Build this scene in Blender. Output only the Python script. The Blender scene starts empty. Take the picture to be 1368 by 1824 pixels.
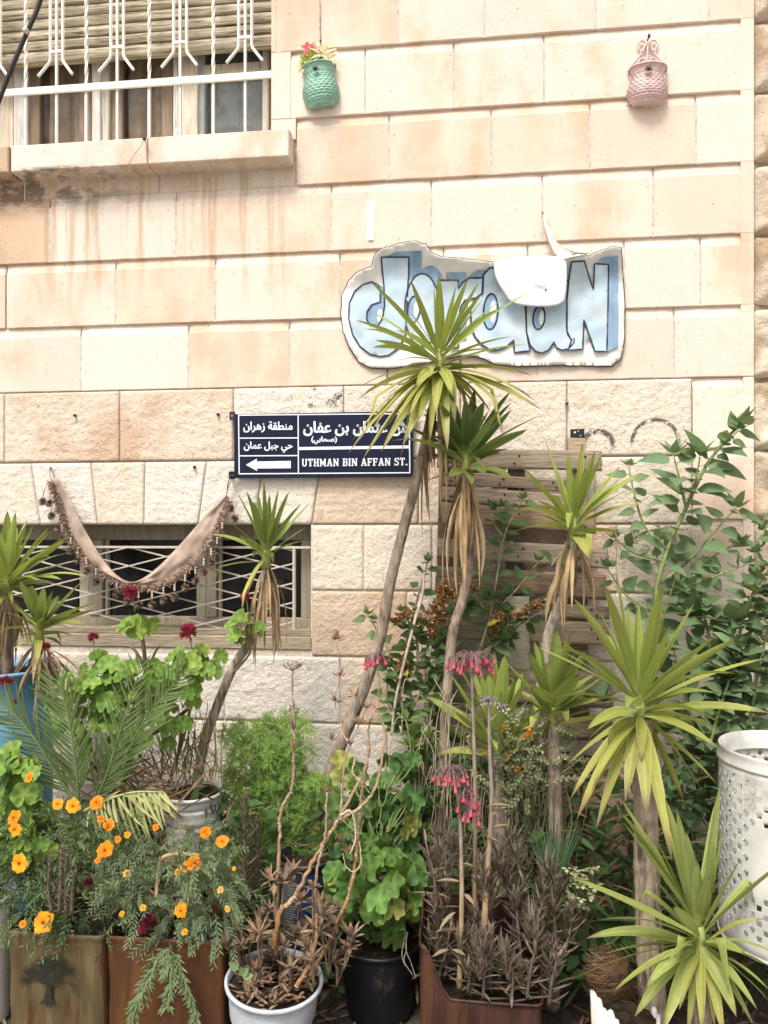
import bpy, math, random
from mathutils import Vector as V, noise, geometry
sin, cos, pi, R = math.sin, math.cos, math.pi, math.radians
rnd = random.Random(7)
U = rnd.uniform
scene = bpy.context.scene
COL = scene.collection

# ------------------------------------------------------------------ camera
D, F, HY, YAW = 3.06, 1317.0, 950.0, R(6.3)
CAM = V((0, -D, 1.6))
FW, RT, UP = V((-sin(YAW), cos(YAW), 0)), V((cos(YAW), sin(YAW), 0)), V((0, 0, 1))
cd = bpy.data.cameras.new('camera')
cam = bpy.data.objects.new('camera', cd)
COL.objects.link(cam)
cam.location = CAM
cam.rotation_euler = (R(90), 0, YAW)
cd.sensor_fit = 'VERTICAL'
cd.sensor_height = 36
cd.sensor_width = 27
cd.lens = F / 1824 * 36
cd.shift_y = (HY - 912) / 1824
cd.clip_start, cd.clip_end = 0.05, 400
scene.camera = cam

# ------------------------------------------------------------------ light
SUN_EL, SUN_AZ = R(58), R(200)          # azimuth from +Y, clockwise: behind and to the left of the viewer
world = bpy.data.worlds.new('World')
scene.world = world
world.use_nodes = True
wt = world.node_tree
bg = wt.nodes['Background']
sky = wt.nodes.new('ShaderNodeTexSky')
sky.sky_type = 'NISHITA'
sky.sun_disc = False
sky.sun_elevation = SUN_EL
sky.sun_rotation = SUN_AZ
sky.dust_density = 4.0
sky.ozone_density = 0.6
hs = wt.nodes.new('ShaderNodeHueSaturation')      # thin bright cloud: little blue left
hs.inputs['Saturation'].default_value = 0.3
wt.links.new(sky.outputs[0], hs.inputs['Color'])
wt.links.new(hs.outputs[0], bg.inputs['Color'])
bg.inputs['Strength'].default_value = 0.092
sd = bpy.data.lights.new('sun', 'SUN')
sd.energy = 1.5
sd.angle = R(18)
sd.color = (1.0, 0.945, 0.87)
sun = bpy.data.objects.new('sun', sd)
COL.objects.link(sun)
sdir = V((sin(SUN_AZ) * cos(SUN_EL), cos(SUN_AZ) * cos(SUN_EL), sin(SUN_EL)))
sun.rotation_euler = sdir.to_track_quat('Z', 'Y').to_euler()
sun.location = (-2, -6, 8)
vs = scene.view_settings
vs.view_transform = 'Standard'
vs.look = 'None'
vs.gamma = 1
vs.use_curve_mapping = False
vs.exposure = 1.25

# ------------------------------------------------------------------ helpers
def ray(px, py):
    return FW + RT * ((px - 684) / F) + UP * ((HY - py) / F)
def P(px, py, y=0.0):
    d = ray(px, py)
    return CAM + d * ((y + D) / d.y)
def X(px, y=0.0):
    return P(px, HY, y).x
def Z(px, py, y=0.0):
    return P(px, py, y).z
def M(px, y):                      # metres per photo pixel at that depth
    return (y + D) / ray(px, HY).y / F

ORG = {}
def thing(name, label, cat, loc=(0, 0, 0), group=None):
    o = bpy.data.objects.new(name, None)
    COL.objects.link(o)
    o.empty_display_size = 0.05
    o.location = loc
    o['label'] = label
    o['category'] = cat
    if group: o['group'] = group
    ORG[o] = V(loc)
    return o
def tag(o, label, cat, group=None):
    o['label'] = label
    o['category'] = cat
    if group: o['group'] = group
    return o

class MB:
    def __init__(s): s.v, s.f, s.c, s.m = [], [], [], []
    def add(s, vs, fs, col, m=0):
        n = len(s.v)
        s.v += [tuple(v) for v in vs]
        if isinstance(col, list): s.c += [tuple(c) if len(c) == 4 else (c[0], c[1], c[2], 1) for c in col]
        else: s.c += [(tuple(col) if len(col) == 4 else (col[0], col[1], col[2], 1))] * len(vs)
        s.f += [tuple(i + n for i in f) for f in fs]
        s.m += [m] * len(fs)
    def build(s, name, mat, parent=None, loc=None, smooth=True):
        me = bpy.data.meshes.new(name)
        o = bpy.data.objects.new(name, me)
        COL.objects.link(o)
        if parent is not None:
            root = ORG[parent]
            o.parent = parent
            ORG[o] = root
        else:
            root = V(loc) if loc is not None else V((0, 0, 0))
            o.location = root
            ORG[o] = root
        rx, ry, rz = root
        me.from_pydata([(a - rx, b - ry, c - rz) for a, b, c in s.v], [], s.f)
        at = me.color_attributes.new('Col', 'FLOAT_COLOR', 'POINT')
        at.data.foreach_set('color', [x for c in s.c for x in c])
        for mm in (mat if isinstance(mat, (list, tuple)) else [mat]): me.materials.append(mm)
        me.polygons.foreach_set('material_index', s.m)
        me.polygons.foreach_set('use_smooth', [smooth] * len(s.f))
        me.update()
        return o

def mul(c, k): return (c[0] * k, c[1] * k, c[2] * k)
def mix(a, b, t): return tuple(a[i] * (1 - t) + b[i] * t for i in range(3))
def jit(c, k=.15):
    j = 1 + U(-k, k)
    return (c[0] * j * (1 + U(-k, k) * .4), c[1] * j, c[2] * j * (1 + U(-k, k) * .4))

def box(mb, a, b, col, m=0, bev=0.0):
    x0, y0, z0 = a
    x1, y1, z1 = b
    if bev <= 0:
        mb.add([(x0, y0, z0), (x1, y0, z0), (x1, y1, z0), (x0, y1, z0), (x0, y0, z1), (x1, y0, z1), (x1, y1, z1), (x0, y1, z1)],
               [(0, 3, 2, 1), (4, 5, 6, 7), (0, 1, 5, 4), (1, 2, 6, 5), (2, 3, 7, 6), (3, 0, 4, 7)], col, m)
        return
    e = bev                       # chamfer of the four front edges
    vs = [(x0, y0 + e, z0), (x1, y0 + e, z0), (x1, y0 + e, z1), (x0, y0 + e, z1),
          (x0 + e, y0, z0 + e), (x1 - e, y0, z0 + e), (x1 - e, y0, z1 - e), (x0 + e, y0, z1 - e),
          (x0, y1, z0), (x1, y1, z0), (x1, y1, z1), (x0, y1, z1)]
    mb.add(vs, [(4, 5, 6, 7), (0, 1, 5, 4), (1, 2, 6, 5), (2, 3, 7, 6), (3, 0, 4, 7), (8, 9, 1, 0), (9, 10, 2, 1), (10, 11, 3, 2), (11, 8, 0, 3), (11, 10, 9, 8)], col, m)

def spline(pts, k=6):
    pts = [V(p) for p in pts]
    if len(pts) < 3:
        return [pts[0].lerp(pts[-1], i / k) for i in range(k + 1)]
    q = [pts[0] * 2 - pts[1]] + pts + [pts[-1] * 2 - pts[-2]]
    out = []
    for i in range(1, len(q) - 2):
        a, b, c, d = q[i - 1:i + 3]
        for j in range(k):
            t = j / k
            out.append(.5 * ((2 * b) + (c - a) * t + (2 * a - 5 * b + 4 * c - d) * t * t + (3 * b - a - 3 * c + d) * t ** 3))
    out.append(pts[-1])
    return out

def tube(mb, pts, r, col, n=6, m=0, cap=True, bump=0.0, freq=30):
    pts = [V(p) for p in pts]
    N = len(pts)
    rr = r if callable(r) else (lambda t: r)
    up = None
    vs, cs, fs = [], [], []
    for i, p in enumerate(pts):
        t = (pts[min(i + 1, N - 1)] - pts[max(i - 1, 0)])
        t = t.normalized() if t.length > 1e-9 else V((0, 0, 1))
        if up is None:
            up = V((1, 0, 0)) if abs(t.x) < .8 else V((0, 1, 0))
        up = (up - t * up.dot(t)).normalized()
        s = t.cross(up)
        q = i / max(N - 1, 1)
        c = col(q) if callable(col) else col
        for k in range(n):
            a = 2 * pi * k / n
            d = up * cos(a) + s * sin(a)
            rad = rr(q)
            if bump: rad *= 1 + bump * noise.noise((p + d * .05) * freq)
            vs.append(p + d * rad)
            cs.append(c)
        if i:
            b = (i - 1) * n
            for k in range(n):
                fs.append((b + k, b + (k + 1) % n, b + n + (k + 1) % n, b + n + k))
    if cap:
        fs.append(tuple(range(n - 1, -1, -1)))
        fs.append(tuple(range((N - 1) * n, N * n)))
    mb.add(vs, fs, cs, m)

def lathe(mb, c, prof, col, n=32, m=0, tilt=None, close=True):
    c = V(c)
    vs, cs, fs = [], [], []
    for i, (r, z) in enumerate(prof):
        cc = col(i) if callable(col) else col
        for k in range(n):
            a = 2 * pi * k / n
            d = V((r * cos(a), r * sin(a), z))
            if tilt: d.rotate(tilt)
            vs.append(c + d)
            cs.append(cc)
        if i:
            b = (i - 1) * n
            for k in range(n):
                fs.append((b + k, b + (k + 1) % n, b + n + (k + 1) % n, b + n + k))
    if close:
        fs.append(tuple(range((len(prof) - 1) * n, len(prof) * n)))
    mb.add(vs, fs, cs, m)

PROF = {
    'strap': lambda t: min(1, .42 + 1.9 * t) * (1 - t ** 2.6) ** .8,
    'ovate': lambda t: sin(pi * min(1, t ** .72)) ** .85,
    'acute': lambda t: sin(pi * t ** .60) ** .9 * (1 - .22 * t) * 1.08,
    'lance': lambda t: sin(pi * t ** .8) ** 1.0,
    'spat': lambda t: (.18 + .82 * sin(pi * .5 * min(1, t / .72)) ** 2) * (1 if t < .72 else max(0, 1 - ((t - .72) / .28) ** 2) ** .5),
    'needle': lambda t: 1 - t ** 3,
    'petal': lambda t: (.3 + .7 * min(1, t / .7)) * (1 if t < .75 else max(0, 1 - ((t - .75) / .25) ** 2) ** .5 * .85 + .15),
}
def blade_path(mb, pts, side0, W, col, prof='strap', fold=.25, m=0, twist=0.0):
    """A leaf of three vertices across, along a path; side0 is its width direction."""
    pf = PROF[prof]
    N = len(pts)
    wide = prof == 'strap' and W > .015 and N > 8
    vs, cs, fs = [], [], []
    for i, p in enumerate(pts):
        q = i / (N - 1)
        t = (pts[min(i + 1, N - 1)] - pts[max(i - 1, 0)]).normalized()
        s = side0 - t * side0.dot(t)
        s = s.normalized() if s.length > 1e-6 else t.orthogonal().normalized()
        nn = s.cross(t)
        if twist:
            a = twist * q
            s, nn = s * cos(a) + nn * sin(a), nn * cos(a) - s * sin(a)
        w = W * .5 * pf(q)
        c = col(q) if callable(col) else col
        if wide:                                                # pale margin, darker bands, light midrib; slight waviness
            rp = 1 + .10 * noise.noise((p.x * 30, p.z * 30, 1)) * (q > .1)
            vs += [p - s * w * rp - nn * (.02 * w), p - s * (w * .5) - nn * (fold * .62 * w), p - nn * (fold * w), p + s * (w * .5) - nn * (fold * .62 * w), p + s * w * rp - nn * (.02 * w)]
            cs += [mix(mul(c, 1.15), (.40, .36, .14), .22), mul(c, .90), mul(c, 1.14), mul(c, .94), mix(mul(c, 1.15), (.40, .36, .14), .22)]
            if i:
                b = 5 * (i - 1)
                fs += [(b + k, b + k + 1, b + k + 6, b + k + 5) for k in range(4)]
            continue
        vs += [p - s * w, p + nn * (-fold * w), p + s * w]
        cs += [c, mul(c, 1.12), c]
        if i:
            b = 3 * (i - 1)
            fs += [(b, b + 1, b + 4, b + 3), (b + 1, b + 2, b + 5, b + 4)]
    mb.add(vs, fs, cs, m)

def leaf(mb, p, d, up, L, W, col, prof='ovate', n=5, fold=.25, curl=.4, m=0):
    """A leaf that starts at p towards d and bends by gravity or by its own curl."""
    p, d = V(p), V(d).normalized()
    side = d.cross(V(up))
    side = side.normalized() if side.length > 1e-4 else d.orthogonal().normalized()
    nn = side.cross(d).normalized()
    pts = [p]
    for i in range(n):
        pts.append(pts[-1] + d * (L / n))
        d = (d - nn * (curl / n)).normalized()
    blade_path(mb, pts, side, W, col, prof, fold, m)

def bez(mb, b, t, sag, W, col, axis=V((0, 0, 1)), n=9, fold=.28, prof='strap', tw=0.0, twist=0.0, bow=None, kink=None):
    b, t = V(b), V(t)
    c = (b + t) * .5 + V((0, 0, sag))
    if bow: c = c + V(bow)
    pts = [b * (1 - q) ** 2 + c * (2 * q * (1 - q)) + t * q * q for q in [i / n for i in range(n + 1)]]
    if kink:                                                    # a leaf that has snapped and hangs from the bend
        k0 = int(n * kink)
        ln = (t - b).length / n
        for i in range(k0 + 1, n + 1):
            h = pts[i] - pts[i - 1]
            g_ = (h.normalized() * .35 + V((0, 0, -1))).normalized()
            pts[i] = pts[i - 1] + g_ * ln
    d = (t - b).normalized()
    s = d.cross(axis)
    if s.length < .15: s = V((1, .2, 0))
    s.normalize()
    if tw:
        s = (s * cos(tw) + d.cross(s) * sin(tw)).normalized()
    blade_path(mb, pts, s, W, col, prof, fold, 0, twist)

# ------------------------------------------------------------------ materials
def mat(name):
    m = bpy.data.materials.new(name)
    m.use_nodes = True
    nt = m.node_tree
    b = nt.nodes['Principled BSDF']
    return m, nt, b
def N(nt, t, **kw):
    n = nt.nodes.new('ShaderNode' + t)
    for k, v in kw.items():
        if k in n.inputs: n.inputs[k].default_value = v
        else: setattr(n, k, v)
    return n
def mathn(nt, op, a, b=None, clamp=False):
    n = nt.nodes.new('ShaderNodeMath')
    n.operation = op
    n.use_clamp = clamp
    for i, x in enumerate((a, b)):
        if x is None: continue
        if isinstance(x, (int, float)): n.inputs[i].default_value = x
        else: nt.links.new(x, n.inputs[i])
    return n.outputs[0]
def mixc(nt, fac, a, b, mode='MIX'):
    n = nt.nodes.new('ShaderNodeMix')
    n.data_type = 'RGBA'
    n.blend_type = mode
    for i, x in ((0, fac), (6, a), (7, b)):
        if isinstance(x, (int, float)): n.inputs[i].default_value = x
        elif isinstance(x, tuple): n.inputs[i].default_value = (x[0], x[1], x[2], 1)
        else: nt.links.new(x, n.inputs[i])
    return n.outputs[2]
def ramp(nt, x, lo, hi):
    n = nt.nodes.new('ShaderNodeMapRange')
    n.interpolation_type = 'SMOOTHSTEP'
    nt.links.new(x, n.inputs[0])
    n.inputs[1].default_value, n.inputs[2].default_value = lo, hi
    return n.outputs[0]
def pos(nt, scale=(1, 1, 1)):
    g = N(nt, 'NewGeometry')
    mp = N(nt, 'Mapping')
    mp.inputs['Scale'].default_value = scale
    nt.links.new(g.outputs['Position'], mp.inputs[0])
    return mp.outputs[0]
def nz(nt, vec, scale, detail=5, rough=.55):
    n = N(nt, 'TexNoise')
    n.inputs['Scale'].default_value = scale
    n.inputs['Detail'].default_value = detail
    n.inputs['Roughness'].default_value = rough
    nt.links.new(vec, n.inputs['Vector'])
    return n.outputs[0]
def bump(nt, b, h, strength=.4, dist=.01):
    n = N(nt, 'Bump')
    n.inputs['Strength'].default_value = strength
    n.inputs['Distance'].default_value = dist
    nt.links.new(h, n.inputs['Height'])
    nt.links.new(n.outputs[0], b.inputs['Normal'])

def attr_mat(name, rough=.6, var=.3, vscale=25, stretch=(1, 1, 1), bmp=.0, bdist=.004, spec=.3, metal=0.0, dirt=None, dscale=9, dlo=.55, dhi=.72):
    """Vertex colour times a noise, with a bump and, if wanted, dirt patches of their own colour."""
    m, nt, b = mat(name)
    a = N(nt, 'Attribute', attribute_name='Col')
    p = pos(nt, stretch)
    n1 = nz(nt, p, vscale)
    f = ramp(nt, n1, .3, .7)
    k = mathn(nt, 'ADD', mathn(nt, 'MULTIPLY', f, 2 * var), 1 - var)
    cc = N(nt, 'CombineColor')
    for i in range(3): nt.links.new(k, cc.inputs[i])
    col = mixc(nt, 1.0, a.outputs['Color'], cc.outputs[0], 'MULTIPLY')
    if dirt:
        dn = nz(nt, pos(nt, (stretch[0], stretch[1], stretch[2] * .6)), dscale, 8, .65)
        col = mixc(nt, ramp(nt, dn, dlo, dhi), col, dirt)
    nt.links.new(col, b.inputs['Base Color'])
    b.inputs['Roughness'].default_value = rough
    b.inputs['Specular IOR Level'].default_value = spec
    b.inputs['Metallic'].default_value = metal
    if bmp: bump(nt, b, nz(nt, p, vscale * 1.7, 8, .65), bmp, bdist)
    return m

def leaf_mat(name, rough=.48, trans=.26, spec=.32, var=.24):
    m, nt, b = mat(name)
    a = N(nt, 'Attribute', attribute_name='Col')
    n1 = nz(nt, pos(nt), 55, 5, .7)
    k = mathn(nt, 'ADD', mathn(nt, 'MULTIPLY', n1, 2 * var), 1 - var)
    cc = N(nt, 'CombineColor')
    for i in range(3): nt.links.new(k, cc.inputs[i])
    col = mixc(nt, 1.0, a.outputs['Color'], cc.outputs[0], 'MULTIPLY')
    nt.links.new(col, b.inputs['Base Color'])
    b.inputs['Roughness'].default_value = rough
    b.inputs['Specular IOR Level'].default_value = spec
    t = N(nt, 'BsdfTranslucent')
    nt.links.new(mixc(nt, .4, col, (.45, .5, .08)), t.inputs['Color'])
    mx = N(nt, 'MixShader')
    mx.inputs[0].default_value = trans
    nt.links.new(b.outputs[0], mx.inputs[1])
    nt.links.new(t.outputs[0], mx.inputs[2])
    nt.links.new(mx.outputs[0], nt.nodes['Material Output'].inputs[0])
    return m

MLEAF = leaf_mat('leaf')
MMATTE = leaf_mat('matte_leaf', .62, .22, .25)
MPETAL = leaf_mat('petal', .6, .3, .2, .1)
MDRY = attr_mat('dry_leaf', .8, .3, 60, (1, 1, .25), .3, .002, .15)
MBARK = attr_mat('bark', .88, .34, 55, (1, 1, .3), .9, .010, .12, dirt=(.10, .075, .055), dscale=34, dlo=.52, dhi=.66)
MSTEM = attr_mat('stem', .6, .25, 60, (1, 1, .4), .25, .002, .3)
MWOOD = attr_mat('weathered_wood', .9, .30, 16, (.8, 14, 14), .7, .006, .15, dirt=(.10, .075, .05), dscale=5, dlo=.6, dhi=.8)
MPAINT = attr_mat('painted_iron', .5, .08, 20, (1, 1, 1), .15, .002, .4, dirt=(.30, .17, .08), dscale=22, dlo=.66, dhi=.74)
MWFRAME = attr_mat('painted_wood', .65, .18, 14, (6, 6, .6), .5, .004, .25, dirt=(.2, .15, .10), dscale=14, dlo=.58, dhi=.72)
MSHUT = attr_mat('shutter_wood', .85, .42, 11, (.55, 9, 11), 1, .008, .12, dirt=(.17, .11, .055), dscale=11, dlo=.52, dhi=.66)
MPLASTIC = attr_mat('plastic', .42, .16, 9, (1, 1, 1), .08, .003, .35, dirt=(.24, .18, .12), dscale=8, dlo=.56, dhi=.82)
MZINC = attr_mat('zinc', .5, .2, 10, (1, 1, 1), .1, .003, .5, dirt=(.25, .23, .2), dscale=10, dlo=.6, dhi=.8)
MCLOTH = attr_mat('cloth', .9, .16, 20, (1, 1, 1), .25, .004, .1)
MCANVAS = attr_mat('canvas', .75, .07, 14, (1, 1, 1), .2, .004, .2, dirt=(.55, .5, .42), dscale=5, dlo=.58, dhi=.8)
MSIGN = attr_mat('enamel', .42, .12, 6, (1, 1, 1), .03, .002, .22, dirt=(.03, .032, .045), dscale=9, dlo=.66, dhi=.85)
MLETTER = attr_mat('lettering', .5, .06, 20)
MSOIL = attr_mat('soil', .95, .5, 40, (1, 1, 1), 1, .02, .1)
MWICK = attr_mat('wicker', .5, .12, 40, (1, 1, 1), .1, .002, .4)
MDARK = attr_mat('dark_metal', .6, .2, 20)
# ------------------------------------------------------------------ stone material
def stone_mat(name, rough_face):
    m, nt, b = mat(name)
    a = N(nt, 'Attribute', attribute_name='Col')
    p = pos(nt)
    sx = N(nt, 'SeparateXYZ')
    nt.links.new(p, sx.inputs[0])
    # peach and rust bloom in the stone itself: large soft patches and thin veins
    n1 = nz(nt, pos(nt, (1, 1, .6)), 5.2, 10, .68)
    big = nz(nt, pos(nt, (1, 1, .7)), 2.3, 3)
    n1 = mathn(nt, 'ADD', mathn(nt, 'MULTIPLY', n1, .6), mathn(nt, 'MULTIPLY', big, .55))
    bias = mathn(nt, 'ADD', n1, mathn(nt, 'MULTIPLY', a.outputs['Alpha'], .22))
    patch = ramp(nt, bias, .575, .745)
    col = mixc(nt, mathn(nt, 'MULTIPLY', patch, .9), a.outputs['Color'], (.635, .44, .305))
    n2 = nz(nt, pos(nt, (1.2, 1.2, 1.0)), 15, 9, .75)
    col = mixc(nt, mathn(nt, 'MULTIPLY', ramp(nt, n2, .54, .68), .5), col, (.58, .415, .28))
    n3 = nz(nt, p, 95, 4, .7)
    col = mixc(nt, mathn(nt, 'MULTIPLY', ramp(nt, n3, .52, .72), .45), col, (.42, .30, .19))
    n5 = nz(nt, p, 2.1, 4)
    col = mixc(nt, mathn(nt, 'MULTIPLY', ramp(nt, n5, .45, .7), .3), col, (.82, .73, .60))
    pit = nz(nt, p, 60, 3, .5)
    col = mixc(nt, mathn(nt, 'MULTIPLY', ramp(nt, pit, .68, .72), .6), col, (.22, .15, .09))
    # run-off streaks and mould below the window sill, stains with an outline of their own
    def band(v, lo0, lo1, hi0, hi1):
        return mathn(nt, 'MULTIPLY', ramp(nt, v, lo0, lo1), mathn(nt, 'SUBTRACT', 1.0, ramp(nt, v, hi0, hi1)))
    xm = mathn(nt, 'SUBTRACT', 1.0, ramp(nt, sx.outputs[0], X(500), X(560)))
    st = nz(nt, pos(nt, (9, 1, .55)), 1.5, 7, .62)
    zone = mathn(nt, 'MULTIPLY', xm, band(sx.outputs[2], 2.5, 2.86, 3.1, 3.2))
    streak = mathn(nt, 'MULTIPLY', ramp(nt, st, .48, .6), zone)
    col = mixc(nt, mathn(nt, 'MULTIPLY', streak, .6), col, (.44, .29, .165))
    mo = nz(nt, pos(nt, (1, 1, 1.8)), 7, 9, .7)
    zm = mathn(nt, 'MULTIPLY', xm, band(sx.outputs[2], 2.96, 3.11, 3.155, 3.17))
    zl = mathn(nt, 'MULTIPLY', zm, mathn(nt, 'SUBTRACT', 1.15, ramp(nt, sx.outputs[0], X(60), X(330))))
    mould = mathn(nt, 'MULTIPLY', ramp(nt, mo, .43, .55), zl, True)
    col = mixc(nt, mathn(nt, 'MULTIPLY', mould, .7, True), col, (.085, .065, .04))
    if rough_face:
        # sooty sprayed arcs and black specks on the rock-faced stones
        for (px, py, r, w) in ((1065, 795, .060, .017), (1167, 788, .090, .012)):
            c = P(px, py)
            dx = mathn(nt, 'SUBTRACT', sx.outputs[0], c.x)
            dz = mathn(nt, 'SUBTRACT', sx.outputs[2], c.z)
            d = mathn(nt, 'SQRT', mathn(nt, 'ADD', mathn(nt, 'MULTIPLY', dx, dx), mathn(nt, 'MULTIPLY', dz, dz)))
            ring = mathn(nt, 'SUBTRACT', 1.0, ramp(nt, mathn(nt, 'ABSOLUTE', mathn(nt, 'SUBTRACT', d, r)), w * .3, w))
            ring = mathn(nt, 'MULTIPLY', ring, ramp(nt, dz, -.035, .02))
            ring = mathn(nt, 'MULTIPLY', ring, ramp(nt, nz(nt, p, 42, 4, .7), .36, .52))
            col = mixc(nt, mathn(nt, 'MULTIPLY', ring, .85), col, (.03, .028, .026))
        zr = mathn(nt, 'MULTIPLY', band(sx.outputs[0], X(1060), X(1120), X(1180), X(1240)), band(sx.outputs[2], 1.4, 1.5, 1.62, 1.7))
        sp = mathn(nt, 'MULTIPLY', ramp(nt, nz(nt, p, 20, 9, .75), .52, .6), zr)
        col = mixc(nt, mathn(nt, 'MULTIPLY', sp, .8), col, (.05, .045, .04))
        zr = mathn(nt, 'MULTIPLY', band(sx.outputs[0], X(470), X(520), X(640), X(780)), band(sx.outputs[2], 2.10, 2.15, 2.2, 2.24))
        sp = mathn(nt, 'MULTIPLY', ramp(nt, nz(nt, p, 16, 9, .75), .56, .62), zr)
        col = mixc(nt, mathn(nt, 'MULTIPLY', sp, .85), col, (.05, .04, .03))
    nt.links.new(col, b.inputs['Base Color'])
    b.inputs['Roughness'].default_value = .88
    b.inputs['Specular IOR Level'].default_value = .15
    h = mathn(nt, 'ADD', nz(nt, p, 48 if rough_face else 70, 8, .7), mathn(nt, 'MULTIPLY', nz(nt, p, 180, 3), .35))
    bump(nt, b, h, 1.0 if rough_face else .45, .013 if rough_face else .006)
    return m
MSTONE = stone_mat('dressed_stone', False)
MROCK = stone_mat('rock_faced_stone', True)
MMORTAR = attr_mat('mortar', .95, .2, 40, (1, 1, 1), .3, .003, .1)

# ------------------------------------------------------------------ ground
m, nt, b = mat('ground_soil')
n = nz(nt, pos(nt), 14, 9, .7)
nt.links.new(mixc(nt, ramp(nt, n, .35, .7), (.035, .027, .02), (.12, .09, .065)), b.inputs['Base Color'])
b.inputs['Roughness'].default_value = .95
bump(nt, b, nz(nt, pos(nt), 45, 8, .7), .8, .02)
g = MB()
S = 60
g.add([(-S, -S, 0), (S, -S, 0), (S, S, 0), (-S, S, 0)], [(0, 1, 2, 3)], (1, 1, 1))
o = g.build('ground', m)
o['kind'] = 'structure'
m, nt, b = mat('pavement_concrete')
n = nz(nt, pos(nt), 9, 9, .7)
nt.links.new(mixc(nt, ramp(nt, n, .3, .7), (.36, .32, .27), (.52, .47, .41)), b.inputs['Base Color'])
b.inputs['Roughness'].default_value = .9
bump(nt, b, nz(nt, pos(nt), 90, 6, .7), .5, .006)
g = MB()
for i in range(40):                                     # paving slabs with open joints, in front of the bed
    for j in range(6):
        x0, y0 = -10 + i * .5, -1.22 - (j + 1) * .5
        box(g, (x0 + .004, y0 + .004, 0), (x0 + .496, y0 + .496, .03), (1, 1, 1))
o = g.build('pavement', m)
o['kind'] = 'structure'
m, nt, b = mat('street_asphalt')
n = nz(nt, pos(nt), 5, 9, .7)
nt.links.new(mixc(nt, ramp(nt, n, .3, .7), (.20, .19, .175), (.30, .28, .26)), b.inputs['Base Color'])
b.inputs['Roughness'].default_value = .9
g = MB()
g.add([(-S, -S, .004), (S, -S, .004), (S, -4.225, .004), (-S, -4.225, .004)], [(0, 1, 2, 3)], (1, 1, 1))
o = g.build('street', m)
o['kind'] = 'structure'

# ------------------------------------------------------------------ building
building = thing('building', 'pale limestone building front with grooved courses, a barred window and a basement window', 'building', (0, .2, 0))
XL, XR = -3.7, X(1343)
ZC, HC = 2.222, .2827
GRV, GD = .043, .014           # height and depth of the grooves
CREAM, PEACH, WHITE, TAN = (.72, .605, .505), (.705, .565, .455), (.735, .645, .56), (.50, .37, .255)
def tint(k, cx):
    return None
wall = MB()
rock = MB()
mort = MB()
def groove_block(x0, x1, z0, z1, z2, col, pb, gap0=.004, gap1=.004):
    """One dressed stone: face z0..z1, then a bevel that runs back to the bed of the next course at z2."""
    a, c = x0 + gap0, x1 - gap1
    nx = max(2, int((c - a) / .03))
    prof = [(.05, z0), (.0025, z0), (0, z0 + .0025), (0, z1 - .002), (.004, z1 + .004), (GD, z2), (.06, z2)]
    vs, fs, cs = [], [], []
    for i in range(nx + 1):
        x = a + (c - a) * i / nx
        e = .0025 if i in (0, nx) else 0
        for j, (y, z) in enumerate(prof):
            zz = z
            if j in (1, 2): zz += .0035 * max(0, noise.noise((x * 14, z0 * 9, 1)) - .1)
            if j == 3: zz += .004 * noise.noise((x * 9, z0 * 7, 4))
            vs.append((x, y + e, zz))
            cs.append((*col, pb))
        if i:
            q = len(prof)
            for j in range(q - 1):
                fs.append(((i - 1) * q + j, i * q + j, i * q + j + 1, (i - 1) * q + j + 1))
    q = len(prof)
    fs.append(tuple(range(q - 1, -1, -1)))
    fs.append(tuple(nx * q + j for j in range(q)))
    wall.add(vs, fs, cs)
def plain_block(x0, x1, z0, z1, col, pb, y=0.0, bv=.0025):
    n = len(wall.v)
    box(wall, (x0, y, z0), (x1, .06, z1), (*col, pb), 0, bv)

def fill_course(k, xa, xb, joints, spec, left_plain=None, right_plain=True):
    z0, z2 = ZC + k * HC, ZC + (k + 1) * HC
    z1 = z2 - GRV
    xs = [xa] + sorted(X(j) for j in joints if xa < X(j) < xb) + [xb]
    for i in range(len(xs) - 1):
        u, v = xs[i], xs[i + 1]
        r = random.Random(k * 100 + i)
        kind = None
        mid = (u + v) / 2
        for (pa, pb_, kk) in spec:
            if X(pa) <= mid <= X(pb_): kind = kk
        base, pb = {None: (CREAM, r.uniform(-.2, .25)), 'p': (PEACH, .3), 'w': (WHITE, -.3), 't': (TAN, .35), 'h': (mix(CREAM, PEACH, .4), .32), 'c': (CREAM, -.1)}[kind]
        base = mix(base, (.68, .52, .39), max(0, r.uniform(-.5, .45)))
        base = mul(base, r.uniform(.93, 1.05))
        last = i == len(xs) - 2
        if left_plain and i == 0:
            plain_block(u, left_plain, z0, z2, base, pb)
            groove_block(left_plain, v, z0, z1, z2, base, pb, 0)
        elif last and right_plain:
            xe = X(1320)
            groove_block(u, xe, z0, z1, z2, base, pb, .004, 0)
            plain_block(xe, v, z0 + .0003, z2 - .0006, base, pb, .0003, .0008)
        else:
            groove_block(u, v, z0, z1, z2, base, pb)
XJ = X(483)
fill_course(0, XL, XR, [-330, -180, -40, 143, 335, 515, 690, 820, 957, 1201], [(143, 335, 'w'), (335, 515, 'h'), (-40, 143, 'c'), (515, 957, 'c')])
fill_course(1, XL, XR, [-300, -120, 10, 205, 383, 605, 790, 940, 1112, 1248], [(205, 383, 'p'), (383, 605, 'c'), (1112, 1248, 'c'), (-120, 10, 'p')])
fill_course(2, XL, XR, [-280, -90, 88, 313, 590, 768, 966, 1164], [(-90, 88, 't'), (88, 313, 'w'), (313, 590, 'h'), (966, 1164, 'h'), (590, 768, 'c'), (768, 966, None)])
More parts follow.
